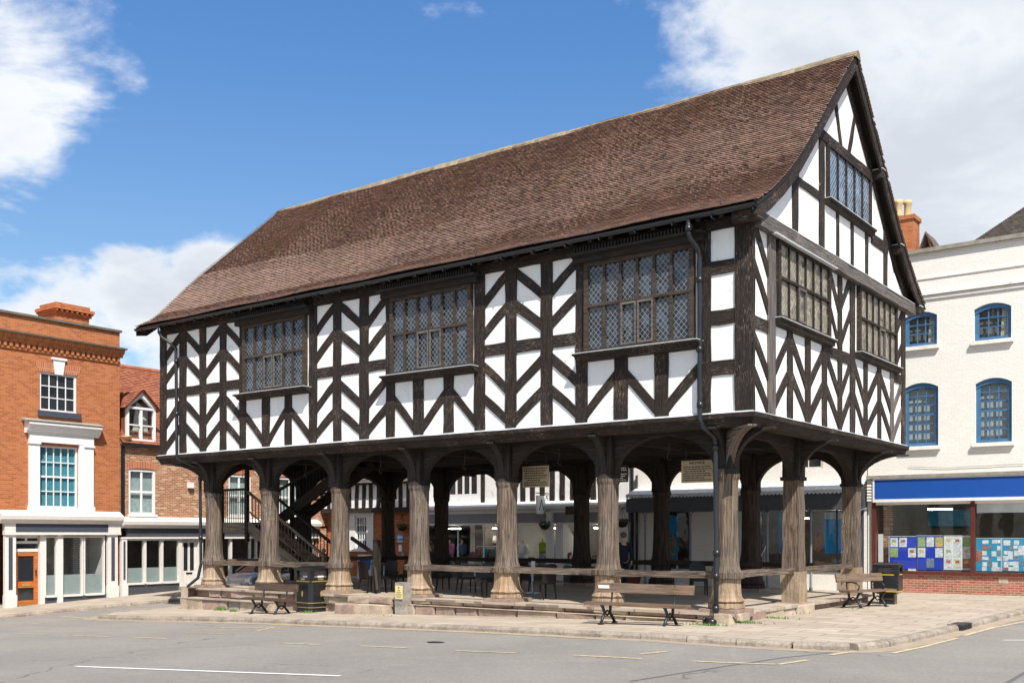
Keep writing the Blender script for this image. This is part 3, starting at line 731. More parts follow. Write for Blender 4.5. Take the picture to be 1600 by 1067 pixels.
def brace(F, ua, za, ub, zb, h=.30, d=.030, mt=None):
    """slanting timber between two posts, ends cut upright against them"""
    mb = MB(); n = 3; uo = rnd(0, 9); vo = rnd(0, 9); L = math.hypot(ub-ua, zb-za); j = .012; h *= rnd(.93, 1.07)
    for i in range(n+1):
        f = i/n; u = ua+(ub-ua)*f; z = za+(zb-za)*f+.015*math.sin(PI*f)
        a = z-h/2+rnd(-j, j); c = z+h/2+rnd(-j, j)
        for (q, dd) in ((a, -.05), (a, d), (c, d), (c, -.05)): mb.v.append(F(u, q, dd))
    for i in range(n):
        for k, (v0, v1) in enumerate(((0, .04), (.04, .04+h), (.04+h, .08+h))):
            a = 4*i+k; mb.face((a, a+1, a+5, a+4), [(uo+L*i/n, vo+v0), (uo+L*i/n, vo+v1), (uo+L*(i+1)/n, vo+v1), (uo+L*(i+1)/n, vo+v0)])
    mb.face((0, 1, 2, 3)); e = 4*n; mb.face((e+3, e+2, e+1, e))
    return mb.obj('brace', mt or M['timber'], house)
def rail(F, u0, u1, z0, z1, d=.028, mt=None, name='rail', dz=0.0):
    mb = MB(); n = max(2, int(abs(u1-u0)/.4)); uo = rnd(0, 9); vo = rnd(0, 9); j = .01
    for i in range(n+1):
        u = u0+(u1-u0)*i/n; s = dz*i/n
        for (z, q) in ((z0+s, -.05), (z0+s, d), (z1+s, d), (z1+s, -.05)): mb.v.append(F(u, z+rnd(-j, j), q+(0 if q < 0 else rnd(-.004, .004))))
    h = z1-z0
    for i in range(n):
        for k, (v0, v1) in enumerate(((0, .04), (.04, .04+h), (.04+h, .08+h))):
            a = 4*i+k; q0 = uo+abs(u1-u0)*i/n; q1 = uo+abs(u1-u0)*(i+1)/n
            mb.face((a, a+1, a+5, a+4), [(q0, vo+v0), (q0, vo+v1), (q1, vo+v1), (q1, vo+v0)])
    mb.face((0, 1, 2, 3)); e = 4*n; mb.face((e+3, e+2, e+1, e))
    return mb.obj(name, mt or M['timber'], house)

RZ0, RZ1 = 6.17, 6.46
# --- front: posts
PX = {'c0': (253.4, 263.6), 'v2': (280, 290.5), 'v3': (311.5, 321.5), 'v4': (343, 353), 'w1l': (374, 383.5), 'w1r': (483, 494.5), 'v5': (520, 532.5), 'v6': (561.5, 575.5),
      'w2l': (603, 616), 'w2r': (741, 757), 'v7': (789.6, 806.5), 'v8': (845, 862.7), 'w3l': (899.5, 917.5), 'w3r': (1090, 1110.5), 'c1': (1148, 1179.5)}
Q = {k: (fx(a), fx(b)) for k, (a, b) in PX.items()}
Q['c0'] = (-19.95, -19.62); Q['c1'] = (Q['c1'][0], .875)
for k, (a, b) in Q.items(): post(FF, a, b, 4.32, 8.34, .045 if k in ('c0', 'c1') else rnd(.034, .040))
SUB = {1: [(409, 420.5), (444.5, 455)], 2: [(645, 661), (693, 708)], 3: [(959, 980.5), (1022, 1044)]}
for k, l in SUB.items():
    for a, b in l: post(FF, fx(a), fx(b), 4.32, 5.93, .034)
seq = ['c0', 'v2', 'v3', 'v4', 'w1l']; seq2 = ['w1r', 'v5', 'v6', 'w2l']; seq3 = ['w2r', 'v7', 'v8', 'w3l']
U_ = [(.09, .40), (.53, .83)]; L_ = [(.15, .46), (.57, .87)]
def fill(F, ul, ur, zt, zb, way, fr, h=.29, mt=None):
    for (hi, lo) in fr:
        hi += rnd(-.012, .012); lo += rnd(-.012, .012)
        zh = zt-(zt-zb)*hi; zl = zt-(zt-zb)*lo
        if way > 0: brace(F, ul, zl, ur, zh, h, mt=mt)
        else: brace(F, ul, zh, ur, zl, h, mt=mt)
for s, up, lo in ((seq, [1, -1, 1, -1], [1, -1, 1, -1]), (seq2, [1, -1, 1], [1, -1, 1]), (seq3, [1, -1, 1], [-1, 1, -1])):
    for i in range(len(s)-1):
        ul = Q[s[i]][1]; ur = Q[s[i+1]][0]
        rail(FF, ul-.02, ur+.02, RZ0, RZ1)
        fill(FF, ul, ur, 8.26, RZ1, up[i], U_); fill(FF, ul, ur, RZ0, 4.33, lo[i], L_)
for k, (l, r, ways) in {1: ('w1l', 'w1r', (-1, 1, -1)), 2: ('w2l', 'w2r', (-1, 1, -1)), 3: ('w3l', 'w3r', (1, -1, 1))}.items():
    us = [Q[l][1]] + [fx(v) for ab in SUB[k] for v in ab] + [Q[r][0]]
    for i in range(3): fill(FF, us[2*i], us[2*i+1], 5.72, 4.33, ways[i], [(.30, .84)], .30)
for z0, z1 in ((7.29, 7.58), (6.20, 6.52), (5.12, 5.43)): rail(FF, Q['w3r'][1]-.02, Q['c1'][0]+.02, z0, z1, .026)
rail(FF, -19.9, .8, 8.24, 8.50, .055, name='wall_plate')

# --- gable
gy = lambda px: onx(px, 600, .87).y
gq = lambda z: gy(1140+z/2.541)
post(FG, -.585, -.47, 4.32, 8.4, .045)
post(FG, .24, .60, 4.32, 8.3, .06, M['timber_grey'])
post(FG, 9.87, 10.2, 4.32, 8.4, .045)
gw1 = (.68, 3.92); gw2 = (6.02, 9.28)
for a, b in ((1.34, 1.64), (2.42, 2.73), (3.51, 3.82), (6.56, 6.85), (7.71, 8.00)): post(FG, a, b, 4.32, 6.40, .036)
post(FG, 4.60, 4.87, 4.32, 8.3, .038); post(FG, 5.50, 5.84, 4.32, 8.3, .038); post(FG, 8.83, 9.13, 4.32, 6.3, .037, M['timber_grey']); post(FG, 3.72, 3.98, 5.9, 8.3, .036)
for a, b in ((-.46, .25), (3.98, 4.61), (4.86, 5.51), (9.1, 9.88)): rail(FG, a, b, 6.06, 6.33)
for (a, b, way) in ((.60, 1.34, 1), (1.64, 2.42, -1), (2.73, 3.51, 1), (3.82, 4.60, -1), (4.87, 5.50, 1), (5.84, 6.56, -1), (6.85, 7.71, 1), (8.0, 8.83, -1), (9.13, 9.87, 1)):
    fill(FG, a, b, 6.22, 4.33, way, [(.10, .50), (.52, .90)], .30, M['timber_grey'] if a > 9 else None)
fill(FG, -.46, .25, 6.06, 4.33, -1, [(.10, .52), (.54, .96)], .30); fill(FG, -.46, .25, 8.3, 6.33, -1, [(.02, .44), (.44, .86)], .30)
fill(FG, 3.98, 4.60, 8.3, 6.33, -1, [(.04, .45), (.50, .90)], .28); fill(FG, 4.87, 5.50, 8.3, 6.33, 1, [(.04, .42), (.48, .86)], .28); fill(FG, 9.30, 9.87, 8.3, 6.33, 1, [(.15, .45), (.60, .9)], .28)
# tie beam across the gable, ends out past the wall plates
mb = MB(); mb.beam((.93, -.5, 8.33), (.93, 10.8, 8.33), .22, .28, jit=.012, seg=.5); mb.beam((.94, -.5, 8.485), (.94, 10.6, 8.485), .23, .018, jit=.003, seg=.6, m=1)
mb.beam((1.02, .2, 8.19), (1.02, 4.0, 8.19), .10, .03, jit=.004, seg=.6, m=1)
mb.obj('tie_beam', [M['timber_grey'], M['flash']], house)
mb = MB(); mb.beam((.55, -.78, 8.36), (1.14, -.78, 8.36), .26, .24, jit=.01, seg=.3); mb.obj('beam_end', M['timber'], house)
mb = MB(); mb.beam((.75, 10.8, 8.34), (1.14, 10.8, 8.34), .26, .2, jit=.01, seg=.3); mb.beam((.75, 10.85, 8.455), (1.18, 10.85, 8.455), .30, .02, jit=.004, m=1); mb.obj('beam_end', [M['timber'], M['flash']], house)
# gable triangle
post(FG, 1.63, 1.98, 8.5, 10.1, .034, u0b=1.66, u1b=1.96); post(FG, 3.32, 3.64, 8.5, 11.35, .036)
rail(FG, 1.9, 3.36, 9.73, 9.93, .03); rail(FG, 2.9, 7.6, 11.22, 11.47, .055, name='collar')
for a, b in ((4.50, 4.67), (5.57, 5.76), (6.70, 6.92)): post(FG, a, b, 8.5, 9.72, .03)
post(FG, 8.25, 8.55, 8.5, 10.2, .034); rail(FG, 7.2, 8.6, 9.55, 9.85, .03); post(FG, 7.0, 7.16, 9.7, 11.25, .03)
def slant(F, u0, z0, u1, z1, wd, d=.034, mt=None, name='strut'):
    mb = MB(); A = F(u0, z0, d/2-.03); B = F(u1, z1, d/2-.03); mb.beam(A, B, wd, d+.06, up=tuple(F.n), jit=.008, seg=.4); return mb.obj(name, mt or M['timber'], house)
slant(FG, 4.30, 12.75, 4.83, 11.45, .16); slant(FG, 5.95, 12.75, 5.40, 11.45, .16)
# principal rafters under the verge

for sg in (1, -1):
    mb = MB(); up_ = [(-.5, 8.70), (.5, 9.30), (1.5, 10.08), (3.2, 11.78), (5.13, 13.62)]; lo_ = [(5.13, 13.20), (3.2, 11.40), (1.5, 9.72), (.5, 8.97), (-.2, 8.55)]
    for i in range(4):
        q_ = [up_[i], up_[i+1], lo_[3-i], lo_[4-i]]
        if sg < 0: q_ = [(2*5.13-a, b) for a, b in q_]
        mb.prism(FG, q_, -.03, .045)
    mb.obj('rafter', M['timber'], house)

# --- leaded windows
def lead_window(F, u0, u1, z0, z1, nx, tr, gl, out=.12, wd=None, hood=None, casement=None, jamb=.11, sillx=.30, sillz=.17, mw=.030, md=.09):
    mb = MB(); W = wd or M['win_wood']; so = .22 if wd is None else .10
    mb.box(F, u0-jamb, u0, z0-.10, z1+.10, 0, out); mb.box(F, u1, u1+jamb, z0-.10, z1+.10, 0, out)
    mb.box(F, u0, u1, z1, z1+.10, 0, out); mb.box(F, u0, u1, z0-.10, z0, 0, out)
    for i in range(1, nx):
        u = u0+(u1-u0)*i/nx; mb.box(F, u-mw, u+mw, z0, z1, out-md, out-.005)
    if tr: mb.box(F, u0, u1, z0+(z1-z0)*tr-.03, z0+(z1-z0)*tr+.03, out-.085, out+.004)
    # upright strakes on the outer posts
    fr = mb.obj('window', W, house)
    p = MB(); b = 0
    p.v += [F(u0, z0, out-.06), F(u1, z0, out-.06), F(u1, z1, out-.06), F(u0, z1, out-.06)]
    p.face((0, 1, 2, 3), [(u0, z0), (u1, z0), (u1, z1), (u0, z1)]); p.obj('pane', gl, fr)
    s = MB()
    s.prism(lambda a, z, d: F(d, z, a), [(0, z0-.10-sillz), (out+.05, z0-.10-sillz*.8), (out+so*.55, z0-.10-sillz*.35), (out+so, z0-.14), (out+so, z0-.11), (0, z0-.08)], u0-sillx, u1+sillx, 0)
    s.box(F, u0-sillx-.01, u1+sillx+.01, z0-.108, z0-.092, 0, out+so+.012, 1)
    s.obj('sill', [M['timber'], M['flash']], fr)
    if casement:
        c = MB()
        for (i, k) in casement:
            a = u0+(u1-u0)*i/nx+.02; b2 = u0+(u1-u0)*(i+1)/nx-.02; zt = z0+(z1-z0)*tr-.03
            c.box(F, a, a+.035, z0+.01, zt, out-.03, out+.012); c.box(F, b2-.035, b2, z0+.01, zt, out-.03, out+.012)
            c.box(F, a+.035, b2-.035, zt-.05, zt, out-.03, out+.012); c.box(F, a+.035, b2-.035, z0+.01, z0+.06, out-.03, out+.012)
        c.obj('casement', M['timber_grey'], fr)
    if hood:
        h = MB(); zh = z1+.10
        h.box(F, u0-.36, u1+.36, zh, zh+.14, 0, out+.10); h.box(F, u0-.42, u1+.42, zh+.142, zh+.19, 0, out+.26)
        n = int((u1-u0+.6)/.085)
        for i in range(n):
            a = u0-.3+i*.085; h.box(F, a, a+.048, zh+.192, zh+.34, .05, out+.16)
        h.box(F, u0-.36, u1+.36, zh+.192, zh+.42, 0, .09)
        h.obj('hood', M['timber_dark'], fr)
    return fr
lead_window(FF, -3.18, -.57, 6.0, 7.93, 6, .52, M['lead'], hood=True, casement=[(2, 1), (3, 1)])
lead_window(FF, -9.39, -6.80, 6.05, 7.95, 6, .53, M['lead'], hood=True, casement=[(2, 1), (3, 1)])
lead_window(FF, -15.53, -12.96, 6.05, 7.95, 6, .53, M['lead'], hood=True, casement=[(2, 1), (3, 1)])
lead_window(FG, .81, 3.79, 6.55, 8.13, 6, .52, M['leadg'], out=.10, wd=M['timber'], casement=[(2, 1)], jamb=.13, sillx=.25, mw=.018, md=.050)
lead_window(FG, 6.16, 9.15, 6.55, 8.13, 6, .52, M['leadg'], out=.10, wd=M['timber'], casement=[(3, 1)], jamb=.13, sillx=.25, mw=.018, md=.050)
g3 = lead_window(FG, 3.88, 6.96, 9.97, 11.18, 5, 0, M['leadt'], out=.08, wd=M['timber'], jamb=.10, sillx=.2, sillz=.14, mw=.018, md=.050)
# low framing on the two sides away from the road
for F, L in ((FB, [(-.8+i*1.38) for i in range(16)]),):
    for u in L: post(F, u, u+.26, 4.32, 8.4, .036)
    rail(F, -.8, 19.9, RZ0, RZ1)
for u in (-10.1, -8.1, -6.1, -4.2, -2.2, -.2, .3): post(FL, u, u+.24, 4.32, 8.4, .036)
rail(FL, -10.1, .5, RZ0, RZ1); rail(FL, -10.1, .5, 8.2, 8.5, .06)

# ---------------------------------------------------------------- roof
XL, XR = -20.72, 1.17
PROF = [(-.98, 8.55), (-.6, 8.75), (-.2, 8.98), (.5, 9.46), (1.0, 9.85), (1.5, 10.28), (2.2, 10.95), (3.2, 11.95), (4.2, 12.92), (5.13, 13.80)]
PROFL = [(-.98, 8.52), (-.6, 8.72), (-.2, 9.02), (.5, 9.70), (1.0, 10.20), (1.5, 10.68), (2.2, 11.29), (3.2, 12.18), (4.2, 13.05), (5.13, 13.88)]
def dzl(y):
    for (a, b), (c, d) in zip(zip(PROF, PROF[1:]), zip(PROFL, PROFL[1:])):
        if y <= b[0] or b is PROF[-1]:
            f = (y-a[0])/(b[0]-a[0]); return (c[1]+(d[1]-c[1])*f)-(a[1]+(b[1]-a[1])*f)
YC = 5.13
def prof_at(s):
    acc = 0
    for (a, b) in zip(PROF, PROF[1:]):
        l = math.dist(a, b)
        if s <= acc+l or b == PROF[-1]:
            f = (s-acc)/l; return (a[0]+(b[0]-a[0])*f, a[1]+(b[1]-a[1])*f, (b[0]-a[0])/l, (b[1]-a[1])/l)
        acc += l
PL = sum(math.dist(a, b) for a, b in zip(PROF, PROF[1:]))
def tiles(side):
    gauge = .109; nr = int(PL/gauge); tw = .172
    V = []; Fc = []; T = []
    for r in range(nr+1):
        s = r*gauge; y, z, dy, dz = prof_at(min(s, PL-.01)); y1, z1, _, _ = prof_at(min(s+gauge*1.25, PL))
        n = int((XR-XL)/tw)+1; x0 = XL - (r % 2)*tw/2 - rnd(0, .09)
        wave = [.018*math.sin(x*.9+r*.05)+.012*math.sin(x*2.3+r*.21) for x in range(0, 40)]
        for i in range(n+1):
            a = max(XL, x0+i*tw+.0008); b = min(XR, x0+(i+1)*tw-.0008)
            if b-a < .03: continue
            lift = .046+rnd(-.003, .003); j = rnd(-.005, .005); tilt = rnd(-.003, .003)
            sag = .034+.022*math.sin((a-XL)*.55)*math.sin(r/nr*PI)+.012*math.sin((a-XL)*1.7+r*.03)
            base = len(V); t0 = .014
            # lower edge stands proud of the course below
            ny, nz = -dz, dy
            for (x, l) in ((a, lift-tilt), (b, lift+tilt)):
                yy = y-dy*j+ny*(l+sag); zz = z-dz*j+nz*(l+sag)
                V.append((x, yy, zz)); V.append((x, yy-ny*.016, zz-nz*.016))
            for x in (a, b):
                V.append((x, y1+ny*sag, z1+nz*sag))
            q = random.random()
            fl_ = (XR-a)/(XR-XL)
            for k in range(base, len(V)): V[k] = (V[k][0], V[k][1], V[k][2]+fl_*dzl(min(V[k][1], 5.12)))
            if side < 0:
                for k in range(base, len(V)): V[k] = (V[k][0], 2*YC-V[k][1], V[k][2])
            Fc += [(base, base+2, base+5, base+4), (base+1, base+3, base+2, base), (base+1, base, base+4), (base+3, base+5, base+2)]
            T += [q]*6
    me = bpy.data.meshes.new('roof_slope'); off = house.location
    me.from_pydata([(a-off.x, b-off.y, c-off.z) for a, b, c in V], [], Fc); me.materials.append(M['tile'])
    at = me.attributes.new('tid', 'FLOAT', 'POINT'); at.data.foreach_set('value', T)
    if side < 0: me.flip_normals()
    o = bpy.data.objects.new('roof_slope', me); COL.objects.link(o); o.parent = house
tiles(1); tiles(-1)
# boards under the tiles
mb = MB()
for sgn in (1, -1):
    for i_, (a, b) in enumerate(zip(PROF, PROF[1:])):
        ya, yb = (a[0], b[0]) if sgn > 0 else (2*YC-a[0], 2*YC-b[0])
        k = len(mb.v)
        for x in (XL+.02, XR-.02):
            az, bz = (a[1], b[1]) if x > 0 else (PROFL[i_][1], PROFL[i_+1][1])
            for (y, z) in ((ya, az-.004), (yb, bz-.004), (yb, bz-.07), (ya, az-.07)): mb.v.append(Vector((x, y, z)))
        for q in ((0, 1, 2, 3), (4, 7, 6, 5), (0, 4, 5, 1), (3, 2, 6, 7), (0, 3, 7, 4), (1, 5, 6, 2)): mb.face([k+i for i in q])
mb.obj('roof_boarding', M['timber_dark'], house)
mb = MB(); n = 50   # ridge tiles
for i in range(n):
    a = XL-.03+(XR-XL+.06)*i/n; b = XL-.03+(XR-XL+.06)*(i+1)/n; z = 13.80+.08*(XR-a)/(XR-XL)+rnd(-.008, .008)+.03*math.sin(a*.35)
    k = len(mb.v); pr = [(-.20, -.16), (-.11, .0), (-.05, .055), (.05, .055), (.11, 0), (.20, -.16)]
    for x, g in ((a+.004, 1.0), (b-.004, .94)):
        for (y, h) in pr: mb.v.append(Vector((x, YC+y*g, z+h*g+.03)))
    for j in range(5): mb.face((k+j, k+j+1, k+7+j, k+6+j), [(a, j*.12), (a, j*.12+.12), (b, j*.12+.12), (b, j*.12)])
    mb.face([k+5-j for j in range(6)]); mb.face([k+6+j for j in range(6)])
mb.obj('ridge_tiles', M['ridge'], house)
# barge boards on the verge
for sgn in (1, -1):
    for xv, nm in ((XR-.10, 1), (XL+.02, -1)):
        mb = MB()
        for i, (a, b) in enumerate(zip(PROF, PROF[1:]) if nm > 0 else zip(PROFL, PROFL[1:])):
            ya, yb = (a[0], b[0]) if sgn > 0 else (2*YC-a[0], 2*YC-b[0]); k = len(mb.v); uo = i
            for x in (xv, xv+.06):
                for (y, z) in ((ya, a[1]+.035), (yb, b[1]+.035), (yb, b[1]-.05-.34), (ya, a[1]-.05-(.34 if i else .20))): mb.v.append(Vector((x, y, z)))
            for q in ((0, 1, 2, 3), (4, 7, 6, 5), (0, 4, 5, 1), (3, 2, 6, 7), (0, 3, 7, 4), (1, 5, 6, 2)): mb.face([k+j for j in q], [(uo, 0), (uo+1, 0), (uo+1, .3), (uo, .3)])
        mb.obj('barge_board', M['timber'], house)
# purlin ends under the verge, lead capped
for (y, z) in ((1.75, 10.2), (3.1, 11.5), (7.3, 11.40), (9.0, 9.75)):
    mb = MB(); mb.beam((.84, y, z), (1.14 if y > 5 else 1.02, y, z), .22, .22, jit=.004); mb.beam((.84, y, z+.12), (1.17 if y > 5 else 1.03, y, z+.12), .25, .02, m=1); mb.obj('purlin', [M['timber'], M['flash']], house)
# rafter feet and gutter
for sgn in (1, -1):
    for i in range(40):
        x = -20.4+i*.545
        mb = MB(); ya, yb = (-.93, -.45) if sgn > 0 else (2*YC+.93, 2*YC+.45)
        mb.beam((x, ya, 8.45), (x, yb, 8.71), .10, .12, jit=.004)
        mb.obj('rafter_foot', M['timber_dark'], house)
for sgn in (1, -1):
    y = -1.01 if sgn > 0 else 2*YC+1.01; mb = MB(); k = 0; N = 8
    ring = [(.075*math.cos(PI+PI*i/N), .075*math.sin(PI+PI*i/N)) for i in range(N+1)] + [(.065*math.cos(2*PI-PI*i/N), .065*math.sin(2*PI-PI*i/N)) for i in range(N+1)]
    L = len(ring)
    for x in (XL+.05, XR-.02):
        for a, z in ring: mb.v.append(Vector((x, y+a, 8.50+z+(0 if x > 0 else -.02))))
    for i in range(L): mb.face((i, (i+1) % L, L+(i+1) % L, L+i))
    mb.face(list(range(L))); mb.face([L+i for i in reversed(range(L))])
    for i in range(24): mb.box(XYZ, XL+.4+i*.93, XL+.43+i*.93, 8.37, 8.42, y-.05, y+.15)
    mb.obj('gutter', M['gutter'], house)
# little snow guard pins above the gutter
for i in range(13):
    x = -19.6+i*1.66; mb = MB()
    mb.tube([(x, -.93, 8.6), (x-.02, -.90, 8.82)], .009, 5); mb.tube([(x-.12, -.90, 8.72), (x+.12, -.88, 8.73)], .007, 5); mb.obj('gutter_pin', M['iron'], house)

# down pipes
def pipe(pts, collars, r=.055):
    mb = MB(); mb.tube(pts, r, 10)
    for p, q in collars: mb.tube([Vector(p)-Vector(q)*.06, Vector(p)+Vector(q)*.06], r*1.4, 10)
    return mb.obj('downpipe', M['gutter'], house)
Zd = (0, 0, 1)
pipe([(-.40, -1.01, 8.44), (-.40, -1.01, 8.16), (-.38, -1.0, 8.06), (-.31, -.78, 7.86), (-.29, -.70, 7.74), (-.29, -.69, 7.55), (-.29, -.69, 4.45), (-.27, -.74, 4.20), (-.22, -.70, 4.02), (-.16, -.45, 3.90), (-.12, -.32, 3.82), (-.11, -.30, 3.7),
      (-.11, -.30, 3.0), (-.08, -.31, 1.2), (-.05, -.38, .95), (-.05, -.42, -.16)],
     [((-.40, -1.01, 8.25), Zd), ((-.30, -.69, 7.2), Zd), ((-.30, -.69, 5.7), Zd), ((-.29, -.69, 4.5), Zd), ((-.11, -.30, 3.6), Zd), ((-.08, -.31, 1.3), Zd), ((-.05, -.41, .8), Zd), ((-.05, -.42, .1), Zd)])
pipe([(-19.35, -1.01, 8.44), (-19.35, -1.01, 8.2), (-19.3, -.98, 8.08), (-19.05, -.75, 7.85), (-18.95, -.68, 7.72), (-18.9, -.68, 4.42), (-18.85, -.72, 4.15), (-18.6, -.2, 3.92), (-18.48, -.1, 3.82), (-18.40, -.12, .75), (-18.45, -.2, .3), (-18.55, -.50, .05), (-18.62, -.62, -.62)],
     [((-19.35, -1.01, 8.26), Zd), ((-18.93, -.68, 7.3), Zd), ((-18.9, -.68, 5.6), Zd), ((-18.47, -.1, 3.5), Zd), ((-18.43, -.11, 1.6), Zd)], .05)
# low rails between the pillars
def lowrail(a, b, mt='oak'):
    mb = MB(); mb.beam(a, b, .12, .15, jit=.010, seg=.4); return mb.obj('low_rail', M[mt], house)
for i in range(6):
    if i == 3: continue
    lowrail((HX[i]-.2, Y0-.18, .81), (HX[i+1]+.2, Y0-.18, .81+rnd(-.02, .02)))
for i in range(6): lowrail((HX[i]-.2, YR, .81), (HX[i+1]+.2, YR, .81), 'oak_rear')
lowrail((XE+.05, .7, .82), (XE+.05, YM-.2, .80)); lowrail((XE+.05, YM+.2, .80), (XE+.05, 8.1, .82)); lowrail((XW, .7, .82), (XW, 8.0, .82))
# hooks hanging from the front beam
for i in range(6):
    x = (HX[i]+HX[i+1])/2+.1; mb = MB()
    mb.tube([(x, Y0, 3.97), (x+.01, Y0, 3.75), (x, Y0, 3.55)], .009, 5)
    mb.tube([(x, Y0, 3.56), (x-.04, Y0, 3.50), (x-.03, Y0, 3.43), (x+.03, Y0, 3.40), (x+.05, Y0, 3.46)], .009, 5); mb.obj('hook', M['iron'], house)
# ---------------------------------------------------------------- staircase inside the two left bays
M['oak_stair'] = m_timber('grey oak stair', (.06, .05, .042), (.24, .205, .17), (.42, .37, .31), .5)  # grey oak set paler, standing in for sunlight on the lower flight
st = MB()
DY = .45
def sbx(a, b, c, d, e, f, m=0): st.box(XYZ, a, b, c, d, e+DY, f+DY, m)
def sbm(a, b, *r, **k): st.beam((a[0], a[1]+DY, a[2]), (b[0], b[1]+DY, b[2]), *r, **k)
Xa, Xb = ony(347, 800, 1.67).x, ony(386, 800, 1.67).x; zl = ony(365, 816, 1.67).z
sbx(Xa, Xb, zl-.36, zl, 1.2, 1.27, 0); sbx(Xa, Xb, zl-.05, zl+.0, 1.28, 3.2, 1); sbx(Xa, Xa+.08, zl-.36, zl-.06, 1.28, 3.2, 1)
sbx(Xa, Xb, zl-.36, zl-.06, 3.1, 3.2, 1)
n = 9; x1 = ony(502, 880, 1.69).x
for i in range(n):
    a = Xb+(x1-Xb)*i/n; b = Xb+(x1-Xb)*(i+1)/n; z = zl*(1-(i+1)/(n+1))
    sbx(a, b+.03, z-.04, z, 1.28, 2.15, 0)
for y in (1.24, 2.2): sbm((Xb, y, zl-.12), (x1, y, .12), .07, .34, jit=.006, m=0)
n2 = 10
for i in range(n2):
    a = Xb+.1+(3.9)*i/n2; z = zl+(4.15-zl)*(i+1)/n2; sbx(a, a+.42, z-.05, z, 2.35, 3.2, 1)
for y in (2.33, 3.22): sbm((Xb, y, zl-.1), (Xb+4.0, y, 4.05), .08, .36, jit=.006, m=1)
stair = st.obj('staircase', [M['oak_stair'], M['timber_dark']], house)
def newel(x, y, z0, z1, m):
    y += DY
    mb = MB(); mb.box(XYZ, x-.06, x+.06, z0, z1-.12, y-.06, y+.06); mb.lathe([(.05, 0), (.03, .03), (.065, .08), (.065, .13), (.03, .18)], (x, y, z1-.13), 8); mb.obj('newel_post', m, stair)
newel(Xa, 1.22, zl-.6, zl+1.25, M['oak_dark']); newel(Xb, 1.22, zl-.65, 4.0, M['oak_dark']); newel(x1+.12, 1.24, 0, 1.22, M['oak']); newel(x1+.12, 2.2, 0, 1.22, M['oak'])
newel(Xa, 3.15, 0, 4.0, M['oak_dark']); newel(Xb, 2.28, 0, 4.0, M['oak_dark']); newel(Xb, 3.2, 0, 4.0, M['oak_dark'])
def hrail(a, b, m=None, w=.07, h=.08):
    mb = MB(); mb.beam((a[0], a[1]+DY, a[2]), (b[0], b[1]+DY, b[2]), w, h, jit=.002); mb.obj('handrail', m or M['oak_stair'], stair)
hrail((Xa, 1.22, zl+1.12), (Xb, 1.22, zl+1.12), M['oak_dark']); hrail((Xb, 1.22, zl+1.05), (x1+.1, 1.24, 1.05)); hrail((Xb, 2.2, zl+1.05), (x1+.1, 2.2, 1.05), M['timber_dark'])
hrail((Xb, 2.33, zl+1.0), (Xb+3.2, 2.33, 4.75-.5), M['timber_dark']); hrail((Xb, 1.22, zl+.42), (x1+.1, 1.24, .42), M['oak'], .03, .04)
hrail((Xa, 1.22, zl+.68), (Xb, 1.22, zl+.68), M['iron'], .02, .02)
def balu(x, y, z0, z1):
    mb = MB(); mb.box(XYZ, x-.012, x+.012, z0, z1, y+DY-.01, y+DY+.01); mb.obj('baluster', M['oak'] if y < 1.3 else M['timber_dark'], stair)  # near balusters in lighter oak so that they read as sunlit
for i in range(12): balu(Xa+.1+i*.1, 1.22, zl, zl+1.08)
for i in range(22):
    f = (i+.5)/22; x = Xb+(x1-Xb)*f; z = zl*(1-f); balu(x, 1.24, z, z+1.05); balu(x, 2.2, z, z+1.05)
for i in range(22):
    f = (i+.5)/22; balu(Xb+3.6*f, 2.33, zl+2.1*f, min(4.0, zl+2.1*f+1.0))
# a gate beside the steps
mb = MB(); mb.beam((-11.35, .75, 0), (-11.35, .75, 1.55), .16, .16, jit=.004); mb.beam((-11.45, .72, 1.15), (-12.8, 1.15, 1.6), .07, .1); mb.beam((-11.45, .74, .9), (-11.1, .5, .1), .07, .1)
mb.obj('gate_post', M['timber_dark'], house)
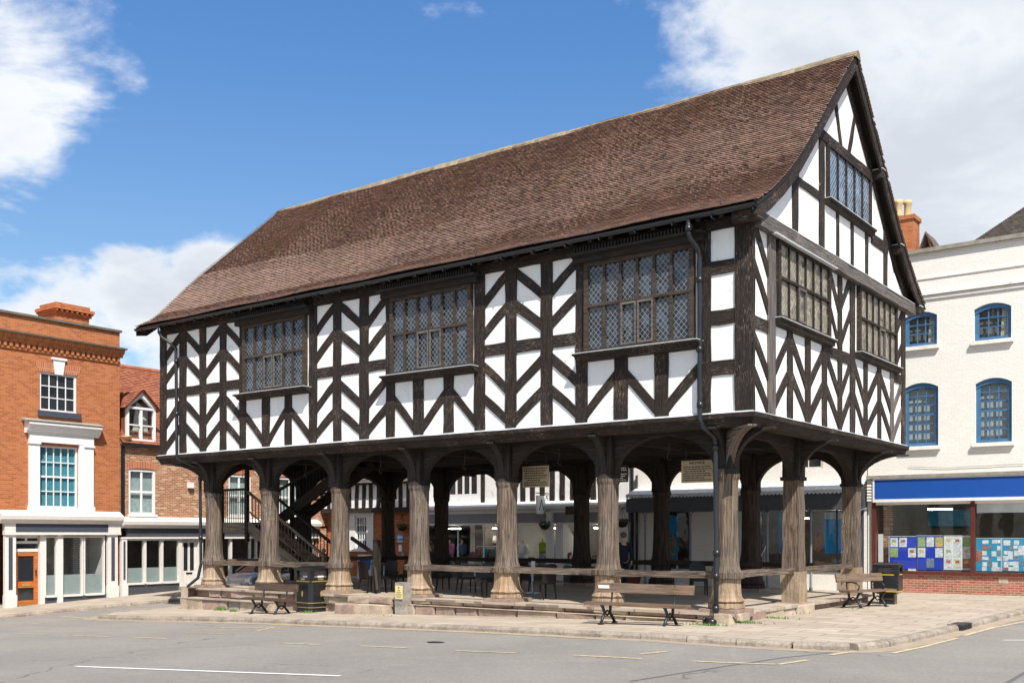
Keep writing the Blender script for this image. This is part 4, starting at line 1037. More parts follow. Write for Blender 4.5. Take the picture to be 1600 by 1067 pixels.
# ================================================================ BUILDINGS ROUND THE SQUARE
LX = -27.85; RY = 14.26
LF = Fr((LX, 0), (0, 1), (1, 0)); RF = Fr((0, RY), (1, 0), (0, -1))
ly = lambda px: onx(px, 600, LX).y
lz = lambda px, py: onx(px, py, LX).z
rx = lambda px, y=RY: ony(px, 600, y).x
rz = lambda px, py, y=RY: ony(px, py, y).z
def LR(a, b, t, bt): m = (a+b)/2; return ly(a), ly(b), lz(m, bt), lz(m, t)
def RR(a, b, t, bt, y=RY): m = (a+b)/2; return rx(a, y), rx(b, y), rz(m, bt, y), rz(m, t, y)
def wall(F, parent, u0, u1, z0, z1, holes, mt, rev=.16, name='wall'):
    """a wall face with real openings and their reveals; holes = (u0,u1,z0,z1)"""
    us = sorted({u0, u1, *[h[0] for h in holes], *[h[1] for h in holes]}); zs = sorted({z0, z1, *[h[2] for h in holes], *[h[3] for h in holes]})
    us = [u for u in us if u0 <= u <= u1]; zs = [z for z in zs if z0 <= z <= z1]
    mb = MB()
    for i in range(len(us)-1):
        for j in range(len(zs)-1):
            cu = (us[i]+us[i+1])/2; cz = (zs[j]+zs[j+1])/2
            if any(h[0] < cu < h[1] and h[2] < cz < h[3] for h in holes): continue
            k = len(mb.v); mb.v += [F(us[i], zs[j]), F(us[i+1], zs[j]), F(us[i+1], zs[j+1]), F(us[i], zs[j+1])]
            mb.face((k, k+1, k+2, k+3), [(us[i], zs[j]), (us[i+1], zs[j]), (us[i+1], zs[j+1]), (us[i], zs[j+1])])
    for (a, b, c, d) in holes:
        for (p, q) in (((a, c), (b, c)), ((b, c), (b, d)), ((b, d), (a, d)), ((a, d), (a, c))):
            k = len(mb.v); mb.v += [F(*p), F(*q), F(*q, -rev), F(*p, -rev)]; L = math.dist(p, q)
            mb.face((k, k+1, k+2, k+3), [(0, 0), (L, 0), (L, rev), (0, rev)])
    return mb.obj(name, mt, parent, recalc=False)
def shell(F, parent, u0, u1, z0, z1, depth, mt, top=True, name='side_wall'):
    mb = MB()
    def q(pts, uv):
        k = len(mb.v); mb.v += pts; mb.face((k, k+1, k+2, k+3), uv)
    for u in (u0, u1): q([F(u, z0, 0), F(u, z0, -depth), F(u, z1, -depth), F(u, z1, 0)], [(0, z0), (depth, z0), (depth, z1), (0, z1)])
    q([F(u0, z0, -depth), F(u1, z0, -depth), F(u1, z1, -depth), F(u0, z1, -depth)], [(u0, z0), (u1, z0), (u1, z1), (u0, z1)])
    if top: q([F(u0, z1-.25, 0), F(u1, z1-.25, 0), F(u1, z1-.25, -depth), F(u0, z1-.25, -depth)], [(0, 0), (1, 0), (1, 1), (0, 1)])
    return mb.obj(name, mt, parent, recalc=False)
def sash(F, parent, r, nx, nz, fm, gl, d=-.10, fw=.07, bar=.022, meet=True, name='window', back=None, archm=None, arch=0, sill=None, silld=.08):
    u0, u1, z0, z1 = r; mb = MB()
    mb.box(F, u0, u0+fw, z0, z1, d-.06, d+.03); mb.box(F, u1-fw, u1, z0, z1, d-.06, d+.03); mb.box(F, u0+fw, u1-fw, z1-fw, z1, d-.06, d+.03); mb.box(F, u0+fw, u1-fw, z0, z0+fw*.9, d-.06, d+.03)
    for i in range(1, nx): u = u0+fw+(u1-u0-2*fw)*i/nx; mb.box(F, u-bar/2, u+bar/2, z0+fw, z1-fw, d-.03, d+.006)
    for j in range(1, nz):
        z = z0+fw+(z1-z0-2*fw)*j/nz; bb = bar*1.9 if (meet and j == nz//2) else bar; mb.box(F, u0+fw, u1-fw, z-bb/2, z+bb/2, d-.03, d+.010)
    if arch:   # shallow arched head fills the corners
        n = 8; c = (u0+u1)/2; hw = (u1-u0)/2
        for i in range(n):
            a = u0+2*hw*i/n; b = a+2*hw/n; fa = arch*((a-c)/hw)**2; fb = arch*((b-c)/hw)**2
            mb.prism(F, [(a, z1-fw-fa-.02), (b, z1-fw-fb-.02), (b, z1-fb), (a, z1-fa)], d-.04, d+.055)
    fr = mb.obj(name, fm, parent)
    p = MB(); p.v += [F(u0+.02, z0+.02, d-.02), F(u1-.02, z0+.02, d-.02), F(u1-.02, z1-.02, d-.02), F(u0+.02, z1-.02, d-.02)]
    p.face((0, 1, 2, 3), [(u0, z0), (u1, z0), (u1, z1), (u0, z1)]); p.obj('pane', gl, fr, recalc=False)
    if arch and archm:
        c = (u0+u1)/2; hw = (u1-u0)/2; a2 = MB(); n = 8
        for i in range(n):
            a = u0+2*hw*i/n; b = a+2*hw/n; fa = arch*((a-c)/hw)**2; fb = arch*((b-c)/hw)**2
            a2.prism(F, [(a, z1-fa), (b, z1-fb), (b, z1), (a, z1)], -.15, 0.0)
        a2.obj('arch_head', archm, fr)
    if back:
        bk = MB(); bk.v += [F(u0, z0, d-.13), F(u1, z0, d-.13), F(u1, z1, d-.13), F(u0, z1, d-.13)]; bk.face((0, 1, 2, 3), [(u0, z0), (u1, z0), (u1, z1), (u0, z1)])
        bk.obj('curtain', back, fr, recalc=False)
    if sill:
        s = MB(); s.box(F, u0-.08, u1+.08, z0-.12, z0-.002, -.1, silld); s.obj('sill', sill, fr)
    return fr
def part_box(F, parent, name, mt, *boxes):
    mb = MB()
    for b in boxes: mb.box(F, *b)
    return mb.obj(name, mt, parent)
def txt(s, size, F, u, z, d, mt, parent, name='lettering', align='CENTER', sx=1.0, depth=.002):
    cu = bpy.data.curves.new('t', 'FONT'); cu.body = s; cu.size = size; cu.align_x = align; cu.align_y = 'CENTER'; cu.extrude = depth; cu.resolution_u = 3; cu.offset = size*.03
    ob = bpy.data.objects.new('t', cu); COL.objects.link(ob); dg = bpy.context.evaluated_depsgraph_get()
    me = bpy.data.meshes.new_from_object(ob.evaluated_get(dg)); bpy.data.objects.remove(ob)
    off = Vector((0, 0, 0)); p = parent
    while p is not None: off += p.location; p = p.parent
    for v in me.vertices:
        c = v.co.copy(); q = F(u+c.x*sx, z+c.y, d+c.z); v.co = Vector(q)-off
    me.materials.clear(); me.materials.append(mt); o = bpy.data.objects.new(name, me); COL.objects.link(o); o.parent = parent; return o

M['capstone'] = m_flat('mossy dark capstone', (.13, .115, .085), .9, .3, 5, bump=.01)
# ---------------------------------------------------------------- tall orange brick shop on the left
A = thing('brick_shop_building', 'tall orange brick building with a parapet and white shopfront at the left edge', 'building', (LX-3, -1.5, -1.1))
yA0, yA1 = -7.5, ly(187); gA = -1.6; zpar = lz(187, 520)
hs = LR(62, 120, 583.5, 643.5); hl = LR(60, 122, 697, 793)
zc0, zc1 = lz(95, 807), lz(95, 818)
zt = lz(95, 803)
wall(LF, A, yA0, yA1, zt-.05, zpar, [hs, hl], M['brickA'], .16)
shell(LF, A, yA0, yA1, gA, zpar, 8, M['brickA'])
sash(LF, A, hs, 4, 3, M['white'], M['glass'], d=-.08, fw=.08, bar=.035, meet=False)
part_box(LF, A, 'window_sill', M['slateblue'], (hs[0]-.08, hs[1]+.14, hs[2]-.22, hs[2]-.003, -.1, .10))
mb = MB(); c = (hs[0]+hs[1])/2; mb.prism(LF, [(c-.16, hs[3]-.05), (c+.16, hs[3]-.05), (c+.24, hs[3]+.50), (c-.24, hs[3]+.50)], 0, .06); mb.box(LF, c-.30, c+.30, hs[3]+.502, hs[3]+.58, 0, .10); mb.obj('keystone', M['white'], A)
mb = MB(); mb.prism(LF, [(hs[0]-.02, hs[3]+.0), (c-.16, hs[3]), (c-.24, hs[3]+.36), (hs[0]-.25, hs[3]+.36)], -.01, .012, rot=False); mb.prism(LF, [(c+.16, hs[3]), (hs[1]+.02, hs[3]), (hs[1]+.25, hs[3]+.36), (c+.24, hs[3]+.36)], -.01, .012); mb.obj('brick_arch', M['brickV'], A)
# big first floor window with its pilasters and hood
w_ = sash(LF, A, hl, 5, 4, M['white'], M['clear'], d=-.09, fw=.07, bar=.035)
bl = MB(); n = 22
for i in range(n):
    a = hl[0]+(hl[1]-hl[0])*(i+.1)/n; b = a+(hl[1]-hl[0])/n*.72; k = len(bl.v); bl.v += [LF(a, hl[2], -.17), LF(b, hl[2], -.14), LF(b, hl[3], -.14), LF(a, hl[3], -.17)]; bl.face((k, k+1, k+2, k+3))
bl.obj('blind', M['teal'], w_); part_box(LF, w_, 'room', M['interior'], (hl[0]-.3, hl[1]+.3, hl[2]-.2, hl[3]+.2, -1.6, -1.5))
pl, pr_ = ly(44), ly(144); pz = lz(45, 800)
part_box(LF, A, 'window_surround', M['white'], (pl, hl[0], pz, hl[3]+.10, 0, .12), (hl[1], pr_, pz, hl[3]+.10, 0, .12), (pl, pr_, hl[3]+.102, hl[3]+.42, 0, .13), (hl[0], hl[1], hl[2]-.22, hl[2]-.003, -.1, .10),
         (pl+.10, pl+.32, pz+.3, hl[3]-.1, .121, .135), (pr_-.32, pr_-.10, pz+.3, hl[3]-.1, .121, .135), (pl-.03, pl+.42, pz, pz+.25, .0, .17), (pr_-.42, pr_+.03, pz, pz+.25, 0, .17), (pl-.03, pl+.42, hl[3]+.02, hl[3]+.09, 0, .17), (pr_-.42, pr_+.03, hl[3]+.02, hl[3]+.09, 0, .17))
h0 = hl[3]+.42; yh0, yh1 = ly(33), ly(156)
mb = MB(); mb.prism(lambda a, z, d: LF(d, z, a), [(0, h0), (.15, h0), (.17, h0+.07), (.24, h0+.10), (.34, h0+.30), (.38, h0+.32), (.38, h0+.40), (0, h0+.46)], yh0+.12, yh1-.12); mb.obj('window_hood', M['white'], A)
mb = MB(); mb.prism(lambda a, z, d: LF(d, z, a), [(0, h0+.462), (.40, h0+.405), (.42, h0+.44), (0, h0+.56)], yh0, yh1); mb.obj('hood_slate', M['stone3'], A)
# cornice with brick dentils, coping, chimney
zk = lz(100, 534)
mb = MB(); mb.prism(lambda a, z, d: LF(d, z, a), [(0, zk-.30), (.07, zk-.30), (.10, zk-.20), (.20, zk-.14), (.24, zk-.0), (0, zk)], yA0, yA1+.1); mb.obj('cornice', M['brickA'], A)
mb = MB(); mb.prism(lambda a, z, d: LF(d, z, a), [(0, zk+.002), (.32, zk+.002), (.33, zk+.06), (0, zk+.13)], yA0, yA1+.15); mb.obj('cornice_cap', M['capstone'], A)
mb = MB(); y = yA0
while y < yA1-.05: mb.box(LF, y, y+.11, zk-.48, zk-.30, 0, .09); y += .22
mb.box(LF, yA0, yA1+.02, zk-.56, zk-.484, 0, .05); mb.obj('dentil_course', M['brickA'], A)
part_box(LF, A, 'coping', M['capstone'], (yA0, yA1+.06, zpar, zpar+.09, -.4, .09))
cx = -30.6; cy0, cy1 = onx(70, 500, cx).y, onx(132, 500, cx).y; ctop = onx(100, 479, cx).z
mb = MB(); mb.box(XYZ, cx-.6, cx+.6, zpar-.6, ctop-.45, cy0+.15, cy1-.15); mb.box(XYZ, cx-.68, cx+.68, ctop-.45, ctop-.36, cy0+.08, cy1-.08); mb.box(XYZ, cx-.78, cx+.78, ctop-.28, ctop-.16, cy0, cy1); mb.box(XYZ, cx-.62, cx+.62, ctop-.16, ctop, cy0+.12, cy1-.12)
y = cy0+.05
while y < cy1-.1: mb.box(XYZ, cx-.75, cx+.75, ctop-.36, ctop-.28, y, y+.1); y += .22
mb.obj('chimney', M['brickA'], A)
# shopfront
def shop_left(parent, ya, yb, py_dark0, py_dark1, pilasters, panels, zbase_off=0, ctr=95):
    pass
ya, yb = ly(4), ly(185); zf = lz(95, 806)
g = lambda a, b, t, bt: LR(a, b, t, bt)
mb = MB(); mb.prism(lambda a, z, d: LF(d, z, a), [(0, zf-.30), (.16, zf-.30), (.20, zf-.20), (.34, zf-.14), (.36, zf+.0), (0, zf+.20)], ya-.2, yb+.05); mb.obj('shop_cornice', M['offwhite'], A)
part_box(LF, A, 'roof_lead', M['slateblue'], (ya-.2, yb+.05, zf+.02, zf+.08, 0, .22))
part_box(LF, A, 'fascia_board', M['slateblue'], (*g(21, 165, 814, 825)[:2], zf-.62, zf-.302, .0, .16))
part_box(LF, A, 'fascia_rail', M['offwhite'], (ya, yb, zf-.72, zf-.622, 0, .20), (ya, ly(21), zf-.62, zf-.302, 0, .17), (ly(166), yb, zf-.62, zf-.302, 0, .17))
zb = zf-.72
def pil(a, b, inset=True):
    y0, y1 = ly(a), ly(b); zg = G(LX, (y0+y1)/2)-.1
    part_box(LF, A if a < 185 else B, 'pilaster', M['offwhite'], (y0, y1, zg, zb-.002, 0, .14), (y0-.02, y1+.02, zg, zg+.55, 0, .19))
    if inset: part_box(LF, A if a < 185 else B, 'pilaster_panel', M['slateblue'], ((y0*.68+y1*.32), (y0*.32+y1*.68), zg+.75, zb-.1, .141, .150))
pil(5, 22); pil(166, 181)
gd = lambda py, px=95: lz(px, py)
zw0 = gd(927, 130); zw1 = zb
shopr = {}
def glazed(parent, a, b, z0, z1, mt=None, frost=True, d=-.05, nm='shop_window'):
    y0, y1 = ly(a), ly(b); mb = MB(); f = .05
    mb.box(LF, y0-f, y0, z0-.06, z1, d-.05, .06); mb.box(LF, y1, y1+f, z0-.06, z1, d-.05, .06); mb.box(LF, y0, y1, z0-.08, z0, d-.05, .10); mb.box(LF, y0, y1, z1-.05, z1, d-.05, .06)
    fr = mb.obj(nm, M['offwhite'], parent); p = MB(); p.v += [LF(y0, z0, d), LF(y1, z0, d), LF(y1, z1, d), LF(y0, z1, d)]; p.face((0, 1, 2, 3)); p.obj('pane', M['clear'], fr, recalc=False)
    if frost:
        q = MB(); q.box(LF, y0+.01, y1-.01, z0+.01, z0+(z1-z0)*.34, d-.015, d-.006); q.obj('frosted_film', M['frost'], fr)
    return fr
for a, b in ((71, 87), (97.5, 127), (132, 161)): glazed(A, a, b, zw0, zb-.05)
part_box(LF, A, 'stall_riser', M['slateblue'], (ly(66), ly(88), G(LX, 0)-.2, zw0-.08, -.3, .02), (ly(96), ly(167), G(LX, 0)-.2, zw0-.08, -.3, .04))
part_box(LF, A, 'door_post', M['offwhite'], (ly(88.3), ly(96.5), G(LX, 0)-.2, zb, -.05, .10), (ly(62), ly(69), G(LX, 0)-.2, zb, -.20, .05))
zd0, zd1 = gd(948, 43), gd(862, 43)
dr = MB(); y0, y1 = ly(24), ly(61); fw = .15
dr.box(LF, y0, y0+fw, zd0, zd1, -.16, -.10); dr.box(LF, y1-fw, y1, zd0, zd1, -.16, -.10); dr.box(LF, y0+fw, y1-fw, zd1-.15, zd1, -.16, -.10); dr.box(LF, y0+fw, y1-fw, zd0, zd0+.25, -.16, -.10); dr.box(LF, y0+fw, y1-fw, gd(918, 43), gd(908, 43), -.16, -.10)
door = dr.obj('door', M['doorwood'], A); p = MB(); p.box(LF, y0+.1, y1-.1, zd0+.2, zd1-.1, -.14, -.13); p.obj('door_glass', M['glass'], door)
part_box(LF, door, 'letterbox', M['gold'], ((y0+y1)/2-.16, (y0+y1)/2+.16, gd(915.5, 43), gd(911.5, 43), -.10, -.085))
part_box(LF, door, 'door_handle', M['iron'], (y1-.09, y1-.06, gd(900, 43), gd(890, 43), -.10, -.06))
tr = MB(); tr.box(LF, y0, y1, gd(849, 43), gd(845, 43), -.16, -.08); tr.box(LF, y0, y1, zd1+.005, gd(857, 43), -.16, -.08); tr.box(LF, y0, y1, zb-.12, zb, -.16, -.08); tr.box(LF, (y0+y1)/2-.03, (y0+y1)/2+.03, gd(845, 43), zb-.12, -.16, -.08)
tf = tr.obj('fanlight', M['offwhite'], A); p = MB(); p.box(LF, y0, y1, gd(857, 43), zb-.1, -.14, -.13); p.obj('pane', M['glass'], tf)
# room behind
def room(parent, F, u0, u1, z0, z1, dep, mt, front=-.35, fl=None):
    mb = MB(); P = [F(u0, z0, front), F(u1, z0, front), F(u1, z1, front), F(u0, z1, front), F(u0, z0, -dep), F(u1, z0, -dep), F(u1, z1, -dep), F(u0, z1, -dep)]
    mb.v += P
    for i, q in enumerate(((4, 5, 6, 7), (0, 4, 7, 3), (5, 1, 2, 6), (0, 1, 5, 4), (3, 7, 6, 2))): mb.face(q, [(0, 0), (2, 0), (2, 2), (0, 2)])
    return mb.obj('shop_interior', mt, parent, recalc=False)
room(A, LF, ly(66), ly(165), -1.1, zb, 2.2, M['interior_l'], -.1)
part_box(LF, A, 'interior_wall', m_brick('white painted brick', (.5, .5, .5), (.62, .62, .62), (.2, .2, .2)), (ly(140), ly(164), zw0, zb-.1, -1.4, -1.2))

# ---------------------------------------------------------------- lower brick house with dormer, running on behind the market hall
B = thing('brick_house', 'lower mixed brick house with tiled roof, dormer and dark shopfront left of the market hall', 'building', (LX-3, 8.5, -.8))
yB0, yB1 = yA1+.02, RY; ze = lz(215, 694)
M['net'] = m_flat('pale green curtain', (.34, .40, .39), .85, .25, 7)
hb = LR(201, 243, 733, 803.5); hb2 = (ly(357), ly(357)+(hb[1]-hb[0]), hb[2], hb[3]); hb3 = (11.2, 12.6, hb[2], hb[3])
zBs = lz(220, 812)
wall(LF, B, yB0, yB1, zBs-.3, ze, [hb, hb2, hb3], M['brickB'], .12); shell(LF, B, yB0, yB1, gA, ze, 8, M['brickB'], top=False)
for h in (hb, hb2, hb3):
    sash(LF, B, h, 2, 2, M['white'], M['clear'], d=-.06, fw=.10, bar=.09, meet=False, back=M['net'])
    part_box(LF, B, 'window_sill', M['white'], (h[0]-.05, h[1]+.05, h[2]-.09, h[2]-.002, -.05, .07))
    mb = MB(); c = (h[0]+h[1])/2; hw = (h[1]-h[0])/2+.08; n = 8
    for i in range(n):
        a = c-hw+2*hw*i/n; b = a+2*hw/n; fa = .08*(1-((a-c)/hw)**2); fb = .08*(1-((b-c)/hw)**2); mb.prism(LF, [(a, h[3]-.01+fa*.5), (b, h[3]-.01+fb*.5), (b, h[3]+.24+fb), (a, h[3]+.24+fa)], -.01, .012)
    mb.obj('brick_arch', M['brickV'], B)
zr = onx(220, 577, -31.5).z
def roofplane(parent, name, pts, mt, th=.09):
    """pts: lower-left, lower-right, upper-right, upper-left"""
    P = [Vector(p) for p in pts]; n = (P[1]-P[0]).cross(P[3]-P[0]).normalized()
    if n.z < 0: n = -n
    mb = MB(); e = (P[1]-P[0]).normalized(); s = e.cross(n)
    if s.z < 0: s = -s
    rows = max(1, int((P[3]-P[0]).length/.12))
    for r in range(rows):
        a = r/rows; b = (r+1)/rows; l0 = P[0].lerp(P[3], a); r0 = P[1].lerp(P[2], a); l1 = P[0].lerp(P[3], b); r1 = P[1].lerp(P[2], b); k = len(mb.v)
        mb.v += [l0+n*.035, r0+n*.035, r1+n*.008, l1+n*.008, l0-n*.01, r0-n*.01]; z = r*.12
        w0 = (r0-l0).length; mb.face((k, k+1, k+2, k+3), [(0, z+.03), (w0, z+.03), (w0, z+.11), (0, z+.11)]); mb.face((k+4, k+5, k+1, k), [(0, z), (w0, z), (w0, z+.02), (0, z+.02)])
    k = len(mb.v); mb.v += [p-n*th for p in P]; mb.face((k+3, k+2, k+1, k)); 
    return mb.obj(name, mt, parent, recalc=False)
roofplane(B, 'roof', [(LX+.18, yB0, ze), (LX+.18, yB1, ze), (-31.5, yB1, zr), (-31.5, yB0, zr)], M['tileB'])
roofplane(B, 'roof', [(-35.2, yB1, ze), (-35.2, yB0, ze), (-31.5, yB0, zr), (-31.5, yB1, zr)], M['tileB'])
mb = MB(); mb.tube([(-31.5, yB0, zr), (-31.5, yB1, zr)], .11, 8); mb.obj('ridge', M['tileB'], B)
part_box(LF, B, 'gutter', M['gutter'], (yB0, yB1, ze-.12, ze-.02, .02, .2))
# dormer
dy0, dy1 = ly(198), ly(243); dz0 = lz(220, 690); dzs = lz(222, 640); dpk = lz(221, 612); dc = (dy0+dy1)/2
D_ = MB(); f = .10; D_.box(LF, dy0, dy0+f, dz0, dzs, -.12, .02); D_.box(LF, dy1-f, dy1, dz0, dzs, -.12, .02); D_.box(LF, dy0+f, dy1-f, dz0, dz0+.1, -.12, .06); D_.box(LF, dy0, dy1, dzs, dzs+.09, -.12, .03)
D_.box(LF, dc-.05, dc+.05, dz0+.1, dzs, -.12, .01); D_.box(LF, dy0+f, dc-.05, (dz0+dzs)/2-.02, (dz0+dzs)/2+.03, -.1, .0); D_.box(LF, dc+.05, dy1-f, (dz0+dzs)/2-.02, (dz0+dzs)/2+.03, -.1, .0)
D_.prism(LF, [(dy0-.08, dzs+.092), (dy0+.12, dzs+.092), (dc, dpk-.22), (dc, dpk-.02)], -.12, .05); D_.prism(LF, [(dy1+.08, dzs+.092), (dc, dpk-.02), (dc, dpk-.22), (dy1-.12, dzs+.092)], -.12, .05)
dm = D_.obj('dormer', M['white'], B)
p = MB(); p.prism(LF, [(dy0+.05, dz0+.05), (dy1-.05, dz0+.05), (dy1-.05, dzs+.09), (dc, dpk-.1), (dy0+.05, dzs+.09)], -.09, -.08); p.obj('pane', M['clear'], dm)
part_box(LF, dm, 'room_wall', M['interior_l'], (dy0+.1, dc-.1, dz0+.1, dzs, -1.0, -.9)); mb = MB(); mb.prism(LF, [(dc-.2, dz0+.1), (dy1-.1, dz0+.1), (dy1-.1, dzs+.05), (dc+.05, dzs+.35)], -.45, -.40); mb.obj('sloping_ceiling', M['cream'], dm)
for y in (dy0+.02, dy1-.02):
    mb = MB(); k = len(mb.v); mb.v += [Vector((LX-.1, y, dz0-.1)), Vector((LX-.1, y, dzs+.1)), Vector((-30.2, y, dzs+.1)), Vector((-29.0, y, dz0-.1))]; mb.face((k, k+1, k+2, k+3)); mb.obj('dormer_cheek', M['tileB'], dm, recalc=False)
roofplane(dm, 'dormer_roof', [(-30.6, dy0-.15, dzs+.0), (LX+.16, dy0-.15, dzs+.0), (LX+.16, dc, dpk+.08), (-30.6, dc, dpk+.08)], M['tileB'], .05)
roofplane(dm, 'dormer_roof', [(LX+.16, dy1+.15, dzs+.0), (-30.6, dy1+.15, dzs+.0), (-30.6, dc, dpk+.08), (LX+.16, dc, dpk+.08)], M['tileB'], .05)
mb = MB(); mb.lathe([(.10, 0), (.20, .16), (.22, .2)], (LX+.05, ly(196), dz0-.02), 10); mb.obj('chimney_pot', M['pot'], B)
part_box(LF, B, 'lead_pipe', M['gutter'], (yB0+.02, yB0+.14, zBs-.1, ze, .0, .1))
# its shopfront
zf2 = lz(250, 816)
mb = MB(); mb.prism(lambda a, z, d: LF(d, z, a), [(0, zf2-.24), (.16, zf2-.24), (.20, zf2-.16), (.34, zf2-.10), (.36, zf2+.04), (0, zf2+.22)], ly(186), 13.6); mb.obj('shop_cornice', M['offwhite'], B)
zq = zf2-.24; yE = 13.6
part_box(LF, B, 'fascia_board', M['charcoal'], (ly(196), yE, zq-.36, zq-.002, 0, .12)); part_box(LF, B, 'fascia_rail', M['offwhite'], (ly(186), yE, zq-.44, zq-.362, 0, .16))
zb = zq-.44; pil(187, 195.5)
zw = lz(235, 909)
for a, b in ((197, 224), (227.5, 250.5), (254, 278)): glazed(B, a, b, zw, zb-.02)
part_box(LF, B, 'stall_riser', M['charcoal'], (ly(196), ly(283), G(LX, 5)-.3, zw-.08, -.3, .04))
part_box(LF, B, 'door_head', M['charcoal'], (ly(284), ly(314), lz(300, 841), zb, -.1, .02)); part_box(LF, B, 'door_post', M['offwhite'], (ly(279.5), ly(284), G(LX, 5)-.2, zb, -.1, .05), (ly(309), ly(316), G(LX, 5)-.2, zb, -.1, .05))
y0, y1 = ly(284.5), ly(308.5); zd0, zd1 = G(LX, 6.5)+.12, lz(297, 842)
dr = MB(); dr.box(LF, y0, y1, zd0, zd1-1.35, -.12, -.06); f = .12; dr.box(LF, y0, y0+f, zd1-1.35, zd1, -.12, -.06); dr.box(LF, y1-f, y1, zd1-1.35, zd1, -.12, -.06); dr.box(LF, y0+f, y1-f, zd1-.15, zd1, -.12, -.06); dr.box(LF, (y0+y1)/2-.05, (y0+y1)/2+.05, zd1-1.35, zd1-.15, -.12, -.06)
for i in range(5): dr.box(LF, y0+.2+i*.16, y0+.30+i*.16, zd0+.1, zd1-1.45, -.059, -.045)
door = dr.obj('door', M['offwhite'], B); p = MB(); p.box(LF, y0+.05, y1-.05, zd1-1.4, zd1-.1, -.10, -.09); p.obj('door_glass', M['glass'], door); part_box(LF, door, 'letterbox', M['iron'], ((y0+y1)/2-.16, (y0+y1)/2+.16, zd1-1.5, zd1-1.42, -.059, -.04))
part_box(LF, B, 'door_step', M['stone3'], (y0-.2, y1+.2, G(LX, 6.5)-.1, zd0, -.2, .35))
for a, b in ((7.4, 8.4), (8.5, 9.5), (9.9, 10.9), (11.0, 12.0), (12.3, 13.3)):
    mb = MB(); mb.box(LF, a-.05, a, zw-.1, zb, -.1, .06); mb.box(LF, b, b+.05, zw-.1, zb, -.1, .06); mb.box(LF, a, b, zw-.1, zw, -.1, .08); fr = mb.obj('shop_window', M['offwhite'], B)
    p = MB(); p.v += [LF(a, zw, -.05), LF(b, zw, -.05), LF(b, zb, -.05), LF(a, zb, -.05)]; p.face((0, 1, 2, 3)); p.obj('pane', M['clear'], fr, recalc=False)
part_box(LF, B, 'stall_riser', M['interior_l'], (7.2, 13.5, G(LX, 10)-.4, zw-.1, -.3, .04)); part_box(LF, B, 'brick_pier', M['brickB'], (13.5, 14.2, -.8, zBs-.2, -.3, 0))
room(B, LF, ly(196), 13.5, -.9, zb, 2.6, M['interior'], -.1)
mb = MB(); yl = ly(296); z = lz(296, 758); mb.box(LF, yl-.12, yl+.12, z-.12, z+.10, 0, .16); mb.obj('security_light', M['white'], B)

# hill with woods showing over the brick house
mb = MB(); NX, NY = 60, 8
for j in range(NY+1):
    for i in range(NX+1):
        x = -260+i*3.6; f = j/NY; h = 51.5*math.sin(f*PI/2)*(1+.05*math.sin(i*.35)); mb.v.append(Vector((x, 150+j*12, -1+h+(rnd(-.6, 1.6) if j > 2 else 0))))
for j in range(NY):
    for i in range(NX): a = j*(NX+1)+i; mb.face((a, a+1, a+NX+2, a+NX+1))
tag(mb.obj('hill', M['wood_far'], recalc=False), kind='structure')
mb = MB()
for i in range(2600):
    x = rnd(-250, -80); c = Vector((x, 243+rnd(-10, 3), 50.3+rnd(-1.4, 2.2)+1.4*math.sin(x*.13))); r = rnd(.4, 1.2)
    k = len(mb.v)
    for q in range(3): mb.v.append(c+Vector((rnd(-r, r), rnd(-r, r), rnd(-r, r))))
    mb.face((k, k+1, k+2))
tag(mb.obj('far_trees', M['wood_far'], recalc=False), 'bare grey green trees along the far hilltop above the brick house roof', 'far woodland', kind='stuff')

# ---------------------------------------------------------------- rear: timbered pub-like house with brick ground floor
Cc = thing('timbered_brick_house', 'old house with black striped timbering over red brick, seen through the arches behind the staircase', 'building', (-24.6, RY+3, -.3))
x0, x1 = LX-.5, rx(664)
zj = rz(620, 800)
cw = (rx(545.5), rx(584), rz(565, 858), rz(565, 805)); cw2 = (cw[1]+.9, cw[1]+.9, 0, 0)
cl = (rx(486), rx(505), .1, rz(495, 812))
wall(RF, Cc, x0, x1, -.6, zj, [cw, cl], M['brickA'], .12); shell(RF, Cc, x0, x1, -.6, 8.2, 7, M['render'], top=False)
sash(RF, Cc, (cw[0]+.42, cw[1]-.42, cw[2], cw[3]), 4, 4, M['white'], M['glass'], d=-.05, fw=.10, bar=.045)
part_box(RF, Cc, 'window_surround', M['white'], (cw[0], cw[0]+.44, cw[2], cw[3], -.08, .04), (cw[1]-.44, cw[1], cw[2], cw[3], -.08, .04), (cw[0]-.08, cw[1]+.08, cw[2]-.1, cw[2]-.002, -.05, .1), (cw[0]-.05, cw[1]+.05, cw[3]+.002, cw[3]+.12, -.02, .08))
sash(RF, Cc, (rx(560), rx(581), -.1, rz(570, 866)), 3, 1, M['white'], M['glassb'], d=.02, fw=.1, bar=.05)
sash(RF, Cc, cl, 2, 2, M['offwhite'], M['glassb'], d=-.05, fw=.08, bar=.04)
part_box(RF, Cc, 'jetty_beam', M['timber'], (x0, x1, zj, zj+.22, -.1, .45)); part_box(RF, Cc, 'soffit', M['render'], (x0, x1, zj+.222, zj+.25, -.1, .40))
RF2 = Fr((0, RY-.38), (1, 0), (0, -1)); zu = zj+1.35
wall(RF2, Cc, x0, x1, zj+.22, zu, [], M['render'], .05, 'upper_wall')
mb = MB(); x = x0+.1
while x < x1-.15: mb.beam((x, RY-.39, zj+.2), (x+rnd(-.05, .05), RY-.39, zu), .22, .06, up=(0, 1, 0), jit=.01); x += .47
tag(mb.obj('studding', M['timber'], Cc))
roofplane(Cc, 'pentice_roof', [(x0, RY-.75, zu), (x1, RY-.75, zu), (x1, RY-.05, zu+.45), (x0, RY-.05, zu+.45)], M['tileG'])
wall(RF, Cc, x0, x1, zu+.4, 8.2, [], M['render'], .05, 'upper_wall')
mb = MB(); x = x0+.1
